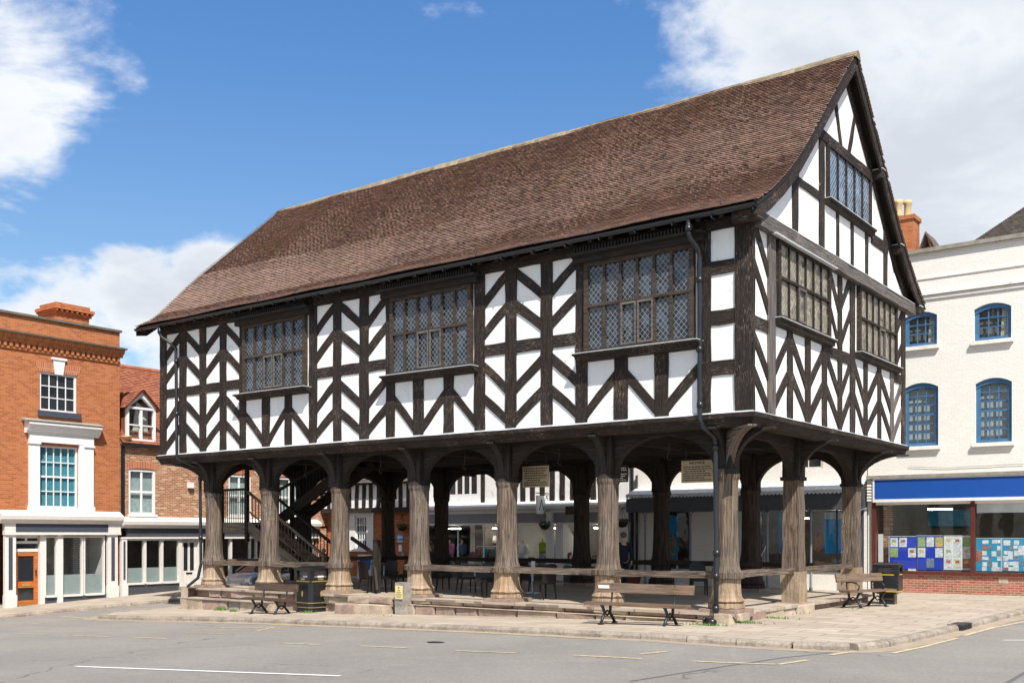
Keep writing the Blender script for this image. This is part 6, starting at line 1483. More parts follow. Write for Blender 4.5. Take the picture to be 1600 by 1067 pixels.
# notice boards in the window
M['board blue'] = m_flat('board blue', (.02, .05, .48), .7, .08); M['board teal'] = m_flat('board teal', (.03, .30, .50), .7, .08); cols = [m_flat('printed sheet %d' % i, c, .7, .5, 16) for i, c in enumerate([(.75, .74, .70), (.70, .73, .76), (.78, .78, .78), (.30, .40, .16), (.62, .42, .14), (.18, .24, .30), (.45, .15, .10), (.70, .62, .5)])]
for k, (a, b, t0, b0, mm, lab, seedn, sheets) in enumerate([(1390, 1432, 838, 890, 'board blue', 'royal blue display board with a few pale sheets, leftmost in the right hand shop window', 1, [(0, 0, 2, 0), (1, 0, 2, 1), (0, 1, 2, 3), (2, 1, 2, 2), (2, 3, 2, 7)]),
    (1433, 1474, 837, 891, 'board blue', 'blue display board with a large black and white picture sheet and green leaflet', 2, [(0, 0, 2, 3), (1, 0, 2, 1), (2, 0, 2, 4), (0, 1, 3, 0), (1, 2, 3, 5), (2, 1, 2, 1)]),
    (1475, 1517, 837, 891, 'paper', 'white covered display board crowded with pale leaflets beside the maroon window post', 3, [(0, 0, 2, 2), (1, 0, 2, 1), (2, 0, 3, 3), (0, 1, 2, 0), (1, 1, 2, 1), (2, 1, 2, 1), (0, 2, 2, 0), (1, 2, 3, 7), (2, 2, 3, 6)]),
    (1525, 1564, 841, 893, 'board teal', 'light blue display board with many small white notes just right of the maroon post', 4, None),
    (1566, 1606, 841, 893, 'board teal', 'light blue display board with photographs at the right edge of the picture', 5, None)]):
    y = RY+.16; r = RR(a, b, t0, b0-1, y); F = Fr((0, y), (1, 0), (0, -1)); t = thing('display_board', lab, 'notice board', ((r[0]+r[1])/2, y, r[2]), 'notice boards in the shop window')
    part_box(F, t, 'board', M[mm], (r[0], r[1], r[2], r[3], 0, .02)); part_box(F, t, 'board_frame', M['pale grey cloth'], (r[0]-.02, r[0], r[2], r[3]+.02, 0, .03), (r[1], r[1]+.02, r[2], r[3]+.02, 0, .03), (r[0], r[1], r[3]+.001, r[3]+.02, 0, .03))
    W_ = r[1]-r[0]; H_ = r[3]-r[2]; rs = random.Random(seedn)
    if sheets:
        for (i, j, s_, c_) in sheets:
            x = r[0]+.03+i*W_/3; z = r[3]-.04-j*H_/3.2; ww = W_/3*.86; hh = H_/3.2*.90
            part_box(F, t, 'leaflet', cols[c_], (x, min(r[1]-.01, x+ww), z-hh, z, .021, .026))
            if rs.random() < .6: part_box(F, t, 'print_block', cols[rs.choice([3, 4, 5, 6])], (x+.05, x+ww-.06, z-hh*.5, z-.06, .027, .029))
    else:
        for i in range(5):
            for j in range(6):
                if rs.random() < .25: continue
                x = r[0]+.02+i*W_/5+rs.uniform(0, .03); z = r[3]-.03-j*H_/6-rs.uniform(0, .03); ww = rs.uniform(.12, .2); hh = rs.uniform(.10, .19)
                part_box(F, t, 'leaflet', cols[rs.choice([0, 2, 2, 1, 2, 5, 6])], (x, min(r[1]-.01, x+ww), max(r[2]+.01, z-hh), z, .021, .025+.0005*((i*6+j) % 5)))
# ================================================================ STREET FURNITURE AND SMALL THINGS
def local(p0):   # P for shapes laid out round the thing's own origin
    return lambda x, z, y: Vector((x, y, z))
# ---- benches: built at the origin, length along X, sitter faces -Y
def make_bench(label, L=2.5, wood='benchwood', arms=True, plaque=False):
    t = thing('bench', label, 'bench', (0, 0, 0), 'slatted benches round the market hall'); W = M[wood]
    for y, z in ((-.30, .43), (-.185, .435), (-.07, .435)):
        mb = MB(); mb.beam((-L/2, y, z), (L/2, y, z), .11, .055, jit=.003, seg=.5); mb.obj('seat_slat', W, t)
    mb = MB(); mb.beam((-L/2+.05, .13, .76), (L/2+.0, .13, .76), .045, .21, up=(0, .25, 1), jit=.004, seg=.5); mb.obj('backrest', W, t)
    for s in (-1, 1):
        x = s*(L/2-.45); mb = MB()
        mb.tube([(x, -.36, 0), (x, -.30, .10), (x, -.20, .22), (x, -.27, .34), (x, -.33, .405)], .034, 8); mb.tube([(x, .22, 0), (x, .14, .10), (x, .02, .22), (x, .04, .34), (x, .03, .41)], .034, 8)
        mb.tube([(x, -.34, .405), (x, .05, .405), (x, .10, .50), (x, .11, .62), (x, .145, .86)], .022, 8); mb.tube([(x, -.22, .20), (x, -.09, .28), (x, .03, .20)], .018, 8); mb.tube([(x, -.22, .24), (x, -.09, .16), (x, .03, .24)], .018, 8)
        mb.box(XYZ, x-.05, x+.05, -.06, .015, -.41, -.31); mb.box(XYZ, x-.05, x+.05, -.06, .015, .17, .27)
        if arms: mb.tube([(x, .12, .64), (x, -.05, .66), (x, -.22, .63), (x, -.30, .56), (x, -.27, .48), (x, -.20, .44)], .018, 8)
        mb.obj('bench_end', M['iron'], t)
    if plaque: mb = MB(); mb.box(XYZ, -L/2+.10, -L/2+.38, .745, .815, .095, .105); mb.obj('plaque', M['paper'], t)
    return t
def gz(x, y): return G(x, y)+.0
b1 = make_bench('long slatted bench with a small white plaque in front of the near corner pillar', 2.45, 'benchwood', False, True)
b1.location = (-1.35, -1.42, gz(-1.35, -1.5))
b2 = make_bench('short dark brown bench beside the left litter bin, against the high stone plinth', 1.9, 'benchdark', False); b2.location = (ony(431, 900, -1.05).x, -1.18, gz(-14.3, -1.2)); 
b3 = make_bench('weathered bench with scrolled iron ends side on beside the right litter bin', 1.9, 'benchwood', True); b3.location = (.86, 6.45, gz(.8, 6.6)); b3.rotation_euler = (0, 0, math.radians(70))
# ---- litter bins
def make_bin(label, loc, rot, kind):
    t = thing('litter_bin', label, 'litter bin', (0, 0, 0), 'black litter bins'); B = M['black']; s = .33
    def octa(mb, z0, z1, r0, r1=None, m=0, c=.09):
        r1 = r1 or r0; k = len(mb.v)
        for z, r in ((z0, r0), (z1, r1)):
            for (x, y) in ((-r+c, -r), (r-c, -r), (r, -r+c), (r, r-c), (r-c, r), (-r+c, r), (-r, r-c), (-r, -r+c)): mb.v.append(Vector((x, y, z)))
        for i in range(8): mb.face((k+i, k+(i+1) % 8, k+8+(i+1) % 8, k+8+i), None, m)
        mb.face([k+7-i for i in range(8)], None, m); mb.face([k+8+i for i in range(8)], None, m)
    mb = MB()
    if kind == 'old':
        octa(mb, .0, .10, s*.97); octa(mb, .10, .80, s); lid = 1.14
    else:
        octa(mb, .0, .28, s*.62, None, 0, .03); octa(mb, .28, .34, s*.75, s, 0, .03); octa(mb, .34, .80, s, None, 0, .03); lid = 1.12
    c = .09 if kind == 'old' else .03
    for (x, y) in ((-1, -1), (1, -1), (1, 1), (-1, 1)): mb.box(XYZ, x*(s-.05)-.06, x*(s-.05)+.06, .80, 1.06, y*(s-.05)-.06, y*(s-.05)+.06)
    mb.obj('bin_body', B, t)
    mb = MB(); octa(mb, 1.04, lid-.03, s+.02, s+.025, 0, c); octa(mb, lid-.03, lid, s+.025, s-.06, 0, c); 
    for i in range(3): mb.box(XYZ, -.25, .25, lid, lid+.015, -.18+i*.15, -.13+i*.15)
    mb.obj('bin_lid', B, t)
    mb = MB(); mb.box(XYZ, -.26, .26, .60, 1.03, -.26, .26); mb.obj('liner', M['interior'], t)
    bands = ((.765, .785), (.23, .245), (.115, .13)) if kind == 'old' else ((.80, .82), (.345, .365))
    for (z0, z1) in bands:
        mb = MB(); octa(mb, z0, z1, s+.006, None, 0, c); mb.obj('band', M['gold'] if kind == 'old' else M['yellow'], t)
    Fs = [Fr((0, -s), (1, 0), (0, -1)), Fr((s, 0), (0, 1), (1, 0))]
    for F in Fs:
        if kind == 'old':
            e = thing('x', 'x', 'x') if False else None
            mb = MB(); k = 0; mb.prism(F, [(.06*math.cos(a)*.55, .46+.075*math.sin(a)) for a in [2*PI*i/14 for i in range(14)]], .007, .011); mb.obj('emblem', M['gold'], t)
            txt('Litter', .075, F, 0, .83, -.015, M['gold'], t); part_box(F, t, 'aperture_lip', B, (-.2, .2, .80, .865, -.05, -.018))
            part_box(F, t, 'litter', M['paper'], (-.06, .12, .87, .91, -.15, -.06))
        else:
            part_box(F, t, 'aperture_lip', B, (-.22, .22, .82, .875, -.05, -.008), (-.22, .22, 1.0, 1.04, -.05, -.008))
    if kind != 'old': part_box(Fs[0], t, 'yellow_panel', M['yellow'], (.06, .22, .366, .43, .001, .009)); part_box(Fs[0], t, 'foot_line', M['gold'], (-.18, .18, .14, .155, -.126, -.118))
    t.location = loc; t.rotation_euler = (0, 0, rot); return t
p = ong(487, 955); make_bin('old black litter bin with gold lettering and bands beside the dark bench', (p.x+.0, p.y+.06, gz(p.x, p.y)), math.radians(-6), 'old').scale = (1.15,)*3
p = ong(1392, 944); make_bin('black square litter bin with yellow bands on the pavement beyond the weathered bench', (p.x-.15, p.y+.25, gz(p.x, p.y)), math.radians(6), 'new')
# ---- stone post with yellow plate
p = ong(623, 960); t = thing('stone_post', 'grey stone post with a yellow plate standing by the worn steps', 'stone post', (p.x, p.y+.18, p.z)); x, y, z = t.location
mb = MB(); mb.beam((x, y, z-.1), (x, y, z+.86), .36, .28, (0, 1, 0), .012, .15); mb.obj('shaft', M['stone3'], t)
F = Fr((x, y-.165), (1, 0), (0, -1)); part_box(F, t, 'plate', m_flat('yellow plate', (.66, .55, .24), .6, .06), (-.13, .13, z+.42, z+.78, 0, .012))
mb = MB(); mb.box(F, -.015, .015, z+.70, z+.745, .013, .016)
for i, wd in enumerate((.09, .16, .20, .17)): mb.box(F, -wd/2, wd/2, z+.64-i*.055, z+.655-i*.055, .013, .016)
mb.obj('lettering', M['iron'], t)
# ---- notice boards hung from the arches
M['board'] = m_flat('varnished notice board', (.40, .30, .18), .7, .15, 4); M['board_dark'] = m_flat('dark notice board', (.035, .03, .028), .6, .2)
def notice(name, label, a, b, t0, b0, y, mt, ink, head, lines, seedn):
    x0, x1 = ony(a, t0, y).x, ony(b, t0, y).x; z1 = ony((a+b)/2, t0, y).z; z0 = ony((a+b)/2, b0, y).z; F = Fr((0, y), (1, 0), (0, -1)); t = thing(name, label, 'notice board', ((x0+x1)/2, y, z0)); rs = random.Random(seedn)
    part_box(F, t, 'board', mt, (x0, x1, z0, z1, 0, .03)); h = z1-z0; wd = x1-x0; zt_ = z1-.03
    if head: txt(head, h*.17, F, (x0+x1)/2, z1-h*.12, .032, ink, t, sx=1.25); zt_ = z1-h*.24
    mb = MB(); sp = (zt_-z0-.03)/lines
    for i in range(lines):
        z = zt_-sp*(i+.5); u = x0+.05+(rs.uniform(0, .1) if i % 3 == 2 else 0)
        while u < x1-.07-(rs.uniform(.0, .25) if i % 3 == 2 else 0):
            l = rs.uniform(.02, .07); mb.box(F, u, min(u+l, x1-.04), z-sp*.27, z+sp*.22, .031, .034); u += l+.016
    mb.obj('lettering', ink, t)
    return t, x0, x1, z1
nb, x0, x1, z1 = notice('notice_board', 'buff painted notice board full of dark lettering hung in the fifth arch', 817.5, 858, 728, 761, .75, M['board'], M['iron'], None, 8, 3)
mb = MB(); mb.tube([(x0+.1, .76, z1), (x0+.1, .76, 4.0)], .008, 4); mb.tube([(x1-.1, .76, z1), (x1-.1, .76, 4.0)], .008, 4); mb.obj('hanger', M['iron'], nb)
nb, x0, x1, z1 = notice('notice_board', 'buff board headed NOTICE in black capitals behind the near downpipe', 1065.5, 1115, 719, 753.5, .9, M['board'], M['iron'], 'NOTICE', 7, 5)
mb = MB(); mb.tube([(x0+.1, .91, z1), (x0+.1, .91, 4.0)], .008, 4); mb.tube([(x1-.1, .91, z1), (x1-.1, .91, 4.0)], .008, 4); mb.obj('hanger', M['iron'], nb)
notice('notice_board', 'small black board with white lettering half hidden behind the sixth pillar from the left', 962, 982, 728, 753, 2.2, M['board_dark'], M['paper'], None, 7, 8)
x = HX[3]; t = thing('plaque', 'plain brown plaque fixed across a back pillar under the notice arch', 'plaque', (x, YR-.33, 2.2)); part_box(Fr((0, YR-.30), (1, 0), (0, -1)), t, 'plate', M['maroonbrown'] if 'maroonbrown' in M else M['benchdark'], (ony(884, 797, YR-.3).x, ony(909, 797, YR-.3).x, ony(896, 804, YR-.3).z, ony(896, 790.5, YR-.3).z, 0, .03))
part_box(Fr((0, YR-.30), (1, 0), (0, -1)), t, 'rim', M['gold'] if False else M['benchwood'], (ony(884, 797, YR-.3).x, ony(909, 797, YR-.3).x, ony(896, 804, YR-.3).z, ony(896, 803.4, YR-.3).z, .031, .036))
# ---- cafe chairs and tables
M['chair'] = m_flat('dark brown leather chair', (.011, .008, .0075), .45, .2, 10, spec=.4)
def make_chair():
    t = thing('cafe_chair', 'x', 'chair', (0, 0, 0)); m = M['chair']
    mb = MB(); mb.box(XYZ, -.22, .22, .40, .47, -.22, .22); mb.box(XYZ, -.205, .205, .471, .49, -.20, .20); mb.obj('seat', m, t)
    mb = MB(); N = 7
    for j in range(7):
        f = j/6; z = .44+f*.50; y = .20+.07*f**1.5; w_ = .22-.03*max(0, f-.6)/.4
        for i in range(N): u = -1+2*i/(N-1); mb.v.append(Vector((u*w_, y+.025*(1-u*u), z-(.03*u*u if j == 6 else 0))))
    n0 = len(mb.v)
    for v in list(mb.v): mb.v.append(v+Vector((0, .035, 0)))
    for j in range(6):
        for i in range(N-1): a = j*N+i; mb.face((a, a+1, a+N+1, a+N)); mb.face((n0+a, n0+a+N, n0+a+N+1, n0+a+1))
    for j in range(6):
        for c in (0, N-1): a = j*N+c; mb.face((a, a+N, n0+a+N, n0+a))
    for i in range(N-1): a = 6*N+i; mb.face((a, a+1, n0+a+1, n0+a)); mb.face((i, n0+i, n0+i+1, i+1))
    mb.obj('backrest', m, t)
    for (x, y) in ((-1, -1), (1, -1), (-1, 1), (1, 1)):
        mb = MB(); mb.beam((x*.195, y*.195, .41), (x*.205, y*(.20 if y < 0 else .26), 0), .045, .045, w2=.025, h2=.025); mb.obj('leg', m, t)
    return t
ch = make_chair(); CH = [
    ((578, 927), 3.0, 'dark cafe chair side on, leftmost beyond the wooden gate post'), ((603, 925), 0.1, 'dark cafe chair seen from behind with its rounded back towards the road'),
    ((626, 922), -.3, 'dark cafe chair standing behind the stone post'), ((688, 921), 2.8, 'dark cafe chair partly behind the fourth pillar from the left'),
    ((729, 926), 2.6, 'dark cafe chair on the left of the pair in the fourth arch'), ((756, 932), .15, 'dark cafe chair with its back to the road just left of the fifth pillar'),
    ((850, 936), -1.9, 'dark cafe chair side on to the right of the small table with a white card'), ((829, 925), 2.9, 'dark cafe chair behind the small table in the fifth arch'),
    ((1092, 930), .6, 'dark cafe chair left of the near corner pillar behind the bench end'), ((1040, 915), 2.5, 'dark cafe chair deep in shade behind the long bench')]
for i, ((px, py), rz_, lab) in enumerate(CH):
    q = onz(px, py, 0)
    if q.y < .65: q = ony(px, 600, .85); q.z = 0
    if i == 0: ch.location = (q.x, q.y, 0); ch.rotation_euler = (0, 0, rz_); ch['label'] = lab; ch['group'] = 'cafe chairs under the market hall'; base = ch
    else: dup(base, (q.x, q.y, 0), rz_, lab, 'cafe chairs under the market hall')
def table(px, py, label, first=None):
    q = onz(px, py, 0)
    if first: return dup(first, (q.x, q.y, 0), rnd(0, .5), label)
    t = thing('cafe_table', label, 'table', (0, 0, 0), 'cafe tables under the market hall')
    mb = MB(); mb.box(XYZ, -.35, .35, .72, .75, -.35, .35); mb.obj('tabletop', M['chair'], t); mb = MB(); mb.lathe([(.24, 0), (.22, .02), (.035, .04), (.03, .72)], (0, 0, 0), 12); mb.obj('pedestal', M['pale grey cloth'], t)
    t.location = (q.x, q.y, 0); return t
tb = table(832, 926, 'small dark cafe table with a white card in the fifth arch'); table(600, 915, 'small dark cafe table behind the chairs in the third arch', tb); table(742, 918, 'small dark cafe table behind the chairs in the fourth arch', tb); table(1058, 912, 'small dark cafe table in shade beyond the long bench', tb)
t = thing('table_card', 'white card standing on the small cafe table in the fifth arch', 'card', tb.location + Vector((.1, -.1, .75))); q = t.location; F = Fr((q.x, q.y), (1, 0), (0, -1)); part_box(F, t, 'card', M['paper'], (-.07, .07, .755, .93, 0, .01))
q = onz(988, 914, 0); t = thing('terracotta_planter', 'reddish brown round planter behind the long bench back', 'planter', q); mb = MB(); mb.lathe([(.22, 0), (.30, .28), (.33, .30), (.33, .36)], q, 14); mb.obj('pot', m_flat('terracotta', (.24, .08, .05), .7, .15), t); mb = MB(); mb.lathe([(.27, .34), (.02, .37)], q, 12); mb.obj('soil', M['interior'], t)
# ---- A board
q = ony(572, 900, 9.6); q.z = -.18; t = thing('pavement_sign', 'leaning white and blue pavement sign behind the back rail near the gate post', 'pavement sign', q)
F = Fr((q.x, q.y), (.9, .43), (.43, -.9)); mb = MB(); mb.prism(lambda a, z, d: F(d, z, a), [(.30, q.z), (.34, q.z), (.05, q.z+1.0), (0, q.z+1.0)], -.28, .28); mb.prism(lambda a, z, d: F(d, z, a), [(-.34, q.z), (-.30, q.z), (0, q.z+1.0), (-.04, q.z+1.0)], -.28, .28); mb.obj('sign_panel', M['white'], t)
mb = MB(); mb.prism(lambda a, z, d: F(d, z, a), [(.222, q.z+.45), (.226, q.z+.45), (.085, q.z+.92), (.081, q.z+.92)], -.24, .24); mb.obj('blue_poster', M['signblue'], t)
# ---- parked car on the street beyond the left bays
def make_car(loc, rot, label):
    t = thing('parked_car', label, 'car', (0, 0, 0)); body = m_flat('silver car paint', (.42, .44, .46), .25, .04, 3, .6, .6); gl = M['glass']
    st_ = [(-2.05, .35, .62, .70), (-1.95, .25, .80, .80), (-1.5, .22, .90, .84), (-.9, .2, .96, .86), (.0, .2, .97, .86), (1.2, .2, .96, .86), (1.8, .22, .93, .84), (2.0, .3, .88, .78), (2.05, .38, .70, .72)]
    mb = MB(); N = 10
    for (x, zl_, zh, w_) in st_:
        for (a, b) in ((-.9, 0), (-1, .25), (-1, .6), (-.93, .9), (-.75, 1), (.75, 1), (.93, .9), (1, .6), (1, .25), (.9, 0)): mb.v.append(Vector((x, a*w_, zl_+(zh-zl_)*b)))
    for i in range(len(st_)-1):
        for k in range(N): a = i*N+k; b = i*N+(k+1) % N; mb.face((a, b, b+N, a+N), None, 0, True)
    mb.face(range(N)); mb.face([(len(st_)-1)*N+k for k in reversed(range(N))]); mb.obj('body', body, t)
    cab = [(-1.35, .93, .95, .80), (-.55, .93, 1.42, .66), (.3, .93, 1.47, .66), (1.2, .93, 1.42, .64), (1.85, .93, .98, .74)]
    def cabin(m, shrink, name, zoff):
        mb = MB()
        for (x, z0, z1, w_) in cab:
            for (s, z, wd) in ((-1, z0, .82), (-1, z1+zoff, w_), (1, z1+zoff, w_), (1, z0, .82)): mb.v.append(Vector((x*shrink, s*wd*shrink, z)))
        for i in range(4):
            for k in range(4): a = 4*i+k; b = 4*i+(k+1) % 4; mb.face((a, b, b+4, a+4))
        mb.face((0, 1, 2, 3)); mb.face((19, 18, 17, 16)); mb.obj(name, m, t)
    cabin(gl, 1.0, 'windows', -.03)
    mb = MB(); k = 0
    for (x, z, w_) in ((-.62, 1.40, .66), (-.55, 1.44, .66), (.3, 1.49, .665), (1.2, 1.44, .645), (1.32, 1.38, .64)):
        mb.v += [Vector((x, -w_-.01, z-.03)), Vector((x, -w_*.85, z)), Vector((x, w_*.85, z)), Vector((x, w_+.01, z-.03)), Vector((x, 0, z-.05))]
    for i in range(4):
        for j in range(5): a = 5*i+j; b = 5*i+(j+1) % 5; mb.face((a, b, b+5, a+5))
    mb.obj('roof', body, t)
    for s in (-1, 1):
        for pts in ([(-1.35, .82, .94), (-.55, .67, 1.42)], [(1.85, .80, .96), (1.2, .65, 1.42)], [(.35, .83, .94), (.32, .67, 1.46)]):
            mb = MB(); mb.beam((pts[0][0], s*pts[0][1], pts[0][2]), (pts[1][0], s*pts[1][1], pts[1][2]), .06, .05); mb.obj('pillar', body, t)
        for x in (-1.3, 1.3):
            mb = MB(); k = len(mb.v); mb.lathe([(.20, -.09), (.31, -.09), (.32, -.05), (.32, .05), (.31, .09), (.20, .09)], (0, 0, 0), 18); mb.v = [Vector((v.x+x, s*.76+v.z, v.y+.32)) for v in mb.v]; w_ = mb.obj('wheel', M['iron'], t)
            mb = MB(); mb.lathe([(.20, -.02), (.05, .02)], (0, 0, 0), 10); mb.v = [Vector((v.x+x, s*(.86+v.z), v.y+.32)) for v in mb.v]; mb.obj('rim', M['pale grey cloth'], w_)
        mb = MB(); mb.box(XYZ, -2.07, -1.96, .58, .70, s*.62-.14, s*.62+.14); mb.obj('headlight', M['paper'], t)
        mb = MB(); mb.box(XYZ, 2.0, 2.075, .62, .82, s*.66-.10, s*.66+.10); mb.obj('tail_light', m_flat('red lens', (.4, .01, .01), .3, .1), t)
        mb = MB(); mb.ball((-.75, s*.93, .98), .09, .07, .06); mb.obj('mirror', body, t)
    mb = MB(); mb.box(XYZ, -2.09, -2.05, .42, .52, -.26, .26); mb.obj('number_plate', M['paper'], t)
    t.location = loc; t.rotation_euler = (0, 0, rot); return t
make_car((-22.1, 6.2, G(-22, 6)-.11), PI/2+.05, 'silver car parked beyond the two left hand arches, its windscreen and roof showing')

# ================================================================ PEOPLE
def skinmesh(name, joints, bones, mt, parent, sub=2, root=0):
    me = bpy.data.meshes.new(name); me.from_pydata([j[:3] for j in joints], bones, []); o = bpy.data.objects.new(name, me); COL.objects.link(o)
    sk = o.modifiers.new('s', 'SKIN'); sk.use_smooth_shade = True
    lay = me.skin_vertices[0].data if me.skin_vertices else None
    if lay is None:
        bm = bmesh.new(); bm.from_mesh(me); bm.verts.layers.skin.verify(); bm.to_mesh(me); bm.free(); lay = me.skin_vertices[0].data
    for i, j in enumerate(joints): r = j[3]; lay[i].radius = (r, j[4] if len(j) > 4 else r); lay[i].use_root = (i == root)
    ss = o.modifiers.new('b', 'SUBSURF'); ss.levels = sub; ss.render_levels = sub
    dg = bpy.context.evaluated_depsgraph_get(); m2 = bpy.data.meshes.new_from_object(o.evaluated_get(dg)); bpy.data.objects.remove(o); m2.name = name
    m2.materials.clear(); m2.materials.append(mt); o = bpy.data.objects.new(name, m2); COL.objects.link(o); o.parent = parent; return o
def person(label, loc, rot, top, legs, hair, armL, armR, stride=.12, scale=1.0, cap=None):
    t = thing('person', label, 'person', (0, 0, 0)); skin = M['skin tone']
    J = [(0, 0, .95, .13, .10), (0, 0, 1.12, .125, .09), (0, 0, 1.34, .15, .10), (0, 0, 1.47, .055), (0, 0, 1.55, .052), (0, -.015, 1.64, .085, .10), (0, -.01, 1.74, .05, .06)]
    Bn = [(0, 1), (1, 2), (2, 3), (3, 4), (4, 5), (5, 6)]
    for s, arm in ((-1, armL), (1, armR)):
        k = len(J); J += [(s*.17, 0, 1.41, .055), (s*arm[0][0], arm[0][1], arm[0][2], .040), (s*arm[1][0], arm[1][1], arm[1][2], .026), (s*arm[2][0], arm[2][1], arm[2][2], .032, .018)]
        Bn += [(2, k), (k, k+1), (k+1, k+2), (k+2, k+3)]
        h = Vector((s*arm[2][0], arm[2][1], arm[2][2])); d = (h-Vector((s*arm[1][0], arm[1][1], arm[1][2]))).normalized()
        for f, (oy, L_) in enumerate(((-.026, .075), (-.009, .085), (.009, .08), (.026, .065))):
            k2 = len(J); J += [(h.x+d.x*.04, h.y+d.y*.04+oy, h.z+d.z*.04, .0095), (h.x+d.x*(.04+L_*.5)-s*.008, h.y+d.y*(.04+L_*.5)+oy, h.z+d.z*(.04+L_*.5), .0088), (h.x+d.x*(.04+L_)-s*.022, h.y+d.y*(.04+L_)+oy, h.z+d.z*(.04+L_), .0075)]
            Bn += [(k+3, k2), (k2, k2+1), (k2+1, k2+2)]
        k2 = len(J); J += [(h.x-s*.01, h.y-.045, h.z-.01, .011), (h.x-s*.015, h.y-.06, h.z-.05, .009)]; Bn += [(k+3, k2), (k2, k2+1)]
    for s in (-1, 1):
        k = len(J); yy = s*stride; J += [(s*.09, 0, .86, .085), (s*.10, yy*.45-.02, .50, .060), (s*.10, yy, .10, .038), (s*.105, yy-.02, .04, .045, .035), (s*.11, yy-.16, .03, .035, .025)]
        Bn += [(0, k), (k, k+1), (k+1, k+2), (k+2, k+3), (k+3, k+4)]
    skinmesh('body', J, Bn, skin, t)
    # jacket: torso and sleeves
    J = [(0, 0, .86, .16, .13), (0, 0, .97, .165, .13), (0, 0, 1.12, .155, .12), (0, 0, 1.34, .175, .125), (0, 0, 1.46, .075)]; Bn = [(0, 1), (1, 2), (2, 3), (3, 4)]
    for s, arm in ((-1, armL), (1, armR)):
        k = len(J); J += [(s*.18, 0, 1.41, .075), (s*arm[0][0], arm[0][1], arm[0][2], .058), (s*arm[1][0], arm[1][1], arm[1][2], .042)]; Bn += [(3, k), (k, k+1), (k+1, k+2)]
    skinmesh('jacket', J, Bn, top, t)
    J = [(0, 0, .98, .145, .11)]; Bn = []
    for s in (-1, 1):
        k = len(J); yy = s*stride; J += [(s*.09, 0, .84, .10), (s*.10, yy*.45-.02, .50, .075), (s*.10, yy, .09, .058)]; Bn += [(0, k), (k, k+1), (k+1, k+2)]
    skinmesh('trousers', J, Bn, legs, t)
    for s in (-1, 1):
        yy = s*stride; skinmesh('shoe', [(s*.10, yy+.03, .05, .052, .045), (s*.105, yy-.08, .045, .050, .04), (s*.11, yy-.18, .035, .042, .03)], [(0, 1), (1, 2)], M['iron'], t, 1)
    h = MB(); h.ball((0, .015, 1.69), .094, .108, .095, 12); o = h.obj('hair', hair, t)
    n = MB(); n.ball((0, -.118, 1.625), .014, .018, .024, 8); n.obj('nose', skin, t)
    for s in (-1, 1):
        e = MB(); e.ball((s*.032, -.098, 1.655), .012, .008, .008, 8); e.obj('eye', M['iron'], t); e = MB(); e.ball((s*.088, .0, 1.635), .012, .02, .03, 8); e.obj('ear', skin, t)
    e = MB(); e.ball((0, -.102, 1.585), .026, .008, .006, 8); e.obj('mouth', m_flat('lips', (.30, .10, .08), .6, .1), t)
    if cap: e = MB(); e.lathe([(.108, 1.69), (.105, 1.74), (.07, 1.79), (.01, 1.80)], (0, 0, 0), 14, sy=1.1); e.box(XYZ, -.07, .07, 1.685, 1.70, -.20, -.08); e.obj('cap', cap, t)
    t.location = loc; t.rotation_euler = (0, 0, rot); t.scale = (scale,)*3; return t
q = ony(974, 830, 5.6)
person('person in a dark navy jacket walking behind the sixth pillar from the left', (q.x, 5.6, 0.0), PI+.9, M['navy cloth'], M['navy cloth'], m_flat('grey hair', (.12, .10, .09), .8, .2),
       ((.24, .04, 1.16), (.27, -.04, .92), (.275, -.06, .85)), ((.25, -.02, 1.16), (.27, .03, .91), (.275, .03, .84)), .14, 1.0)
q = ony(671, 840, 11.3)
person('person in a red cap and blue jeans half hidden behind the fourth pillar', (q.x, 11.3, G(q.x, 11.3)), PI/2+.3, M['navy cloth'], M['denim'], m_flat('brown hair', (.08, .05, .03), .8, .2),
       ((.23, .03, 1.16), (.24, -.10, .94), (.24, -.15, .88)), ((.24, -.05, 1.16), (.25, .08, .93), (.25, .11, .86)), .16, .98, m_flat('red cap', (.30, .04, .04), .8, .2))

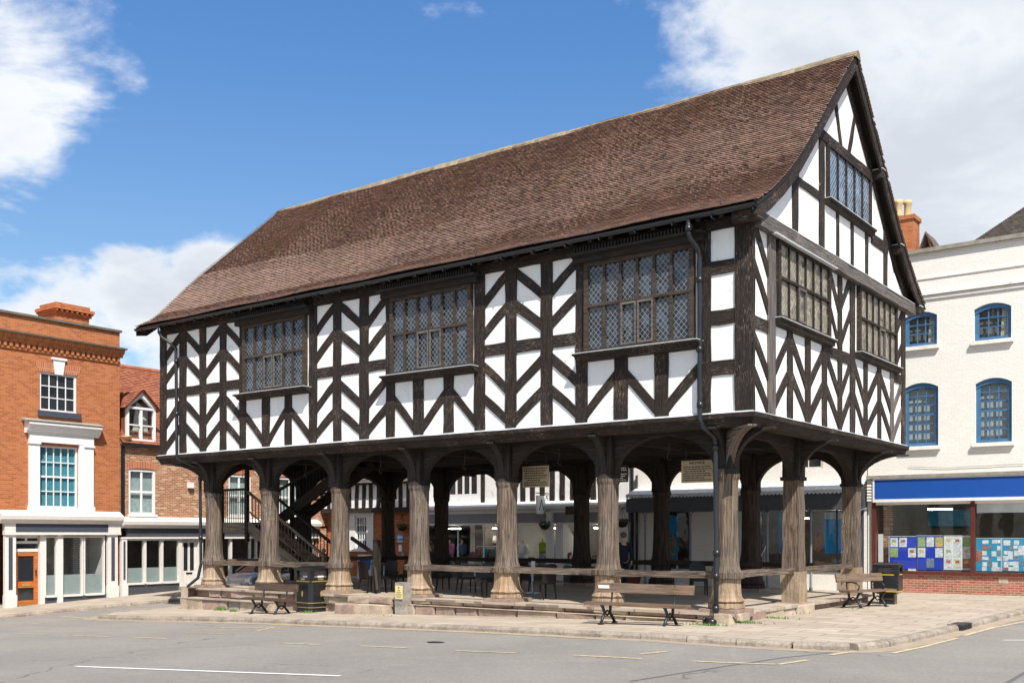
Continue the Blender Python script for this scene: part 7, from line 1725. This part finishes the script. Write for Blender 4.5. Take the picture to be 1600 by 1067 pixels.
# ================================================================ weeds, odds and ends
def tufts(spots, label):
    mb = MB()
    for (px, py, n, sp, h) in spots:
        c = ong(px, py)
        for i in range(n):
            x = c.x+random.gauss(0, sp); y = c.y+random.gauss(0, sp*.35); z = G(x, y); a = rnd(0, 2*PI); hh = h*rnd(.5, 1.2); w_ = .012; k = len(mb.v); l = rnd(.3, 1)*hh
            mb.v += [Vector((x-w_*math.sin(a), y+w_*math.cos(a), z)), Vector((x+w_*math.sin(a), y-w_*math.cos(a), z)), Vector((x+l*.5*math.cos(a), y+l*.5*math.sin(a), z+hh))]; mb.face((k, k+1, k+2))
    return tag(mb.obj('weeds', M['grass'], recalc=False), label, 'weeds', kind='stuff')
tufts([(345, 953, 90, .12, .14), (365, 955, 60, .10, .08), (480, 957, 60, .12, .08), (520, 955, 30, .1, .06), (1105, 976, 120, .25, .07), (1150, 972, 260, .30, .07), (1200, 965, 120, .25, .06), (1235, 958, 60, .3, .05), (1330, 950, 30, .2, .05), (30, 946, 90, .3, .08), (275, 931, 60, .5, .07), (600, 962, 20, .3, .05)], 'small green weeds and grass growing at the foot of the plinth and pavement edge')
q = ong(1108, 976); t = thing('pipe_shoe', 'short black cast iron pipe end lying in the weeds below the near downpipe', 'pipe', q); mb = MB(); mb.tube([(q.x-.12, q.y+.05, q.z+.09), (q.x+.02, q.y, q.z+.08), (q.x+.14, q.y-.03, q.z+.05)], [.055, .07, .075], 10); mb.obj('pipe', M['gutter'], t)
mb = MB(); mb.lathe([(.085, -.02), (.085, .02)], (0, 0, 0), 10); mb.v = [Vector((q.x-.12+v.z, q.y+.05+v.x, q.z+.09+v.y)) for v in mb.v]; mb.obj('collar', M['gutter'], t)
# fallen stones against the plinth
for (px, py, s, lab) in ((312, 935, .34, 'rough red sandstone block at the far left foot of the plinth'), (322, 945, .26, 'smaller rough stone lying at the left foot of the plinth'), (550, 950, .2, 'low buff stone beside the worn steps')):
    q = ong(px, py); mb = MB(); mb.lathe([(.3*s*3, 0), (.34*s*3, .4*s), (.30*s*3, .9*s), (.14*s*3, 1.1*s)], (q.x, q.y+.3, q.z-.03), 9, jit=.16, smooth=False); tag(mb.obj('rough_stone', M['stone'] if s > .22 else M['stone2']), lab, 'stone')
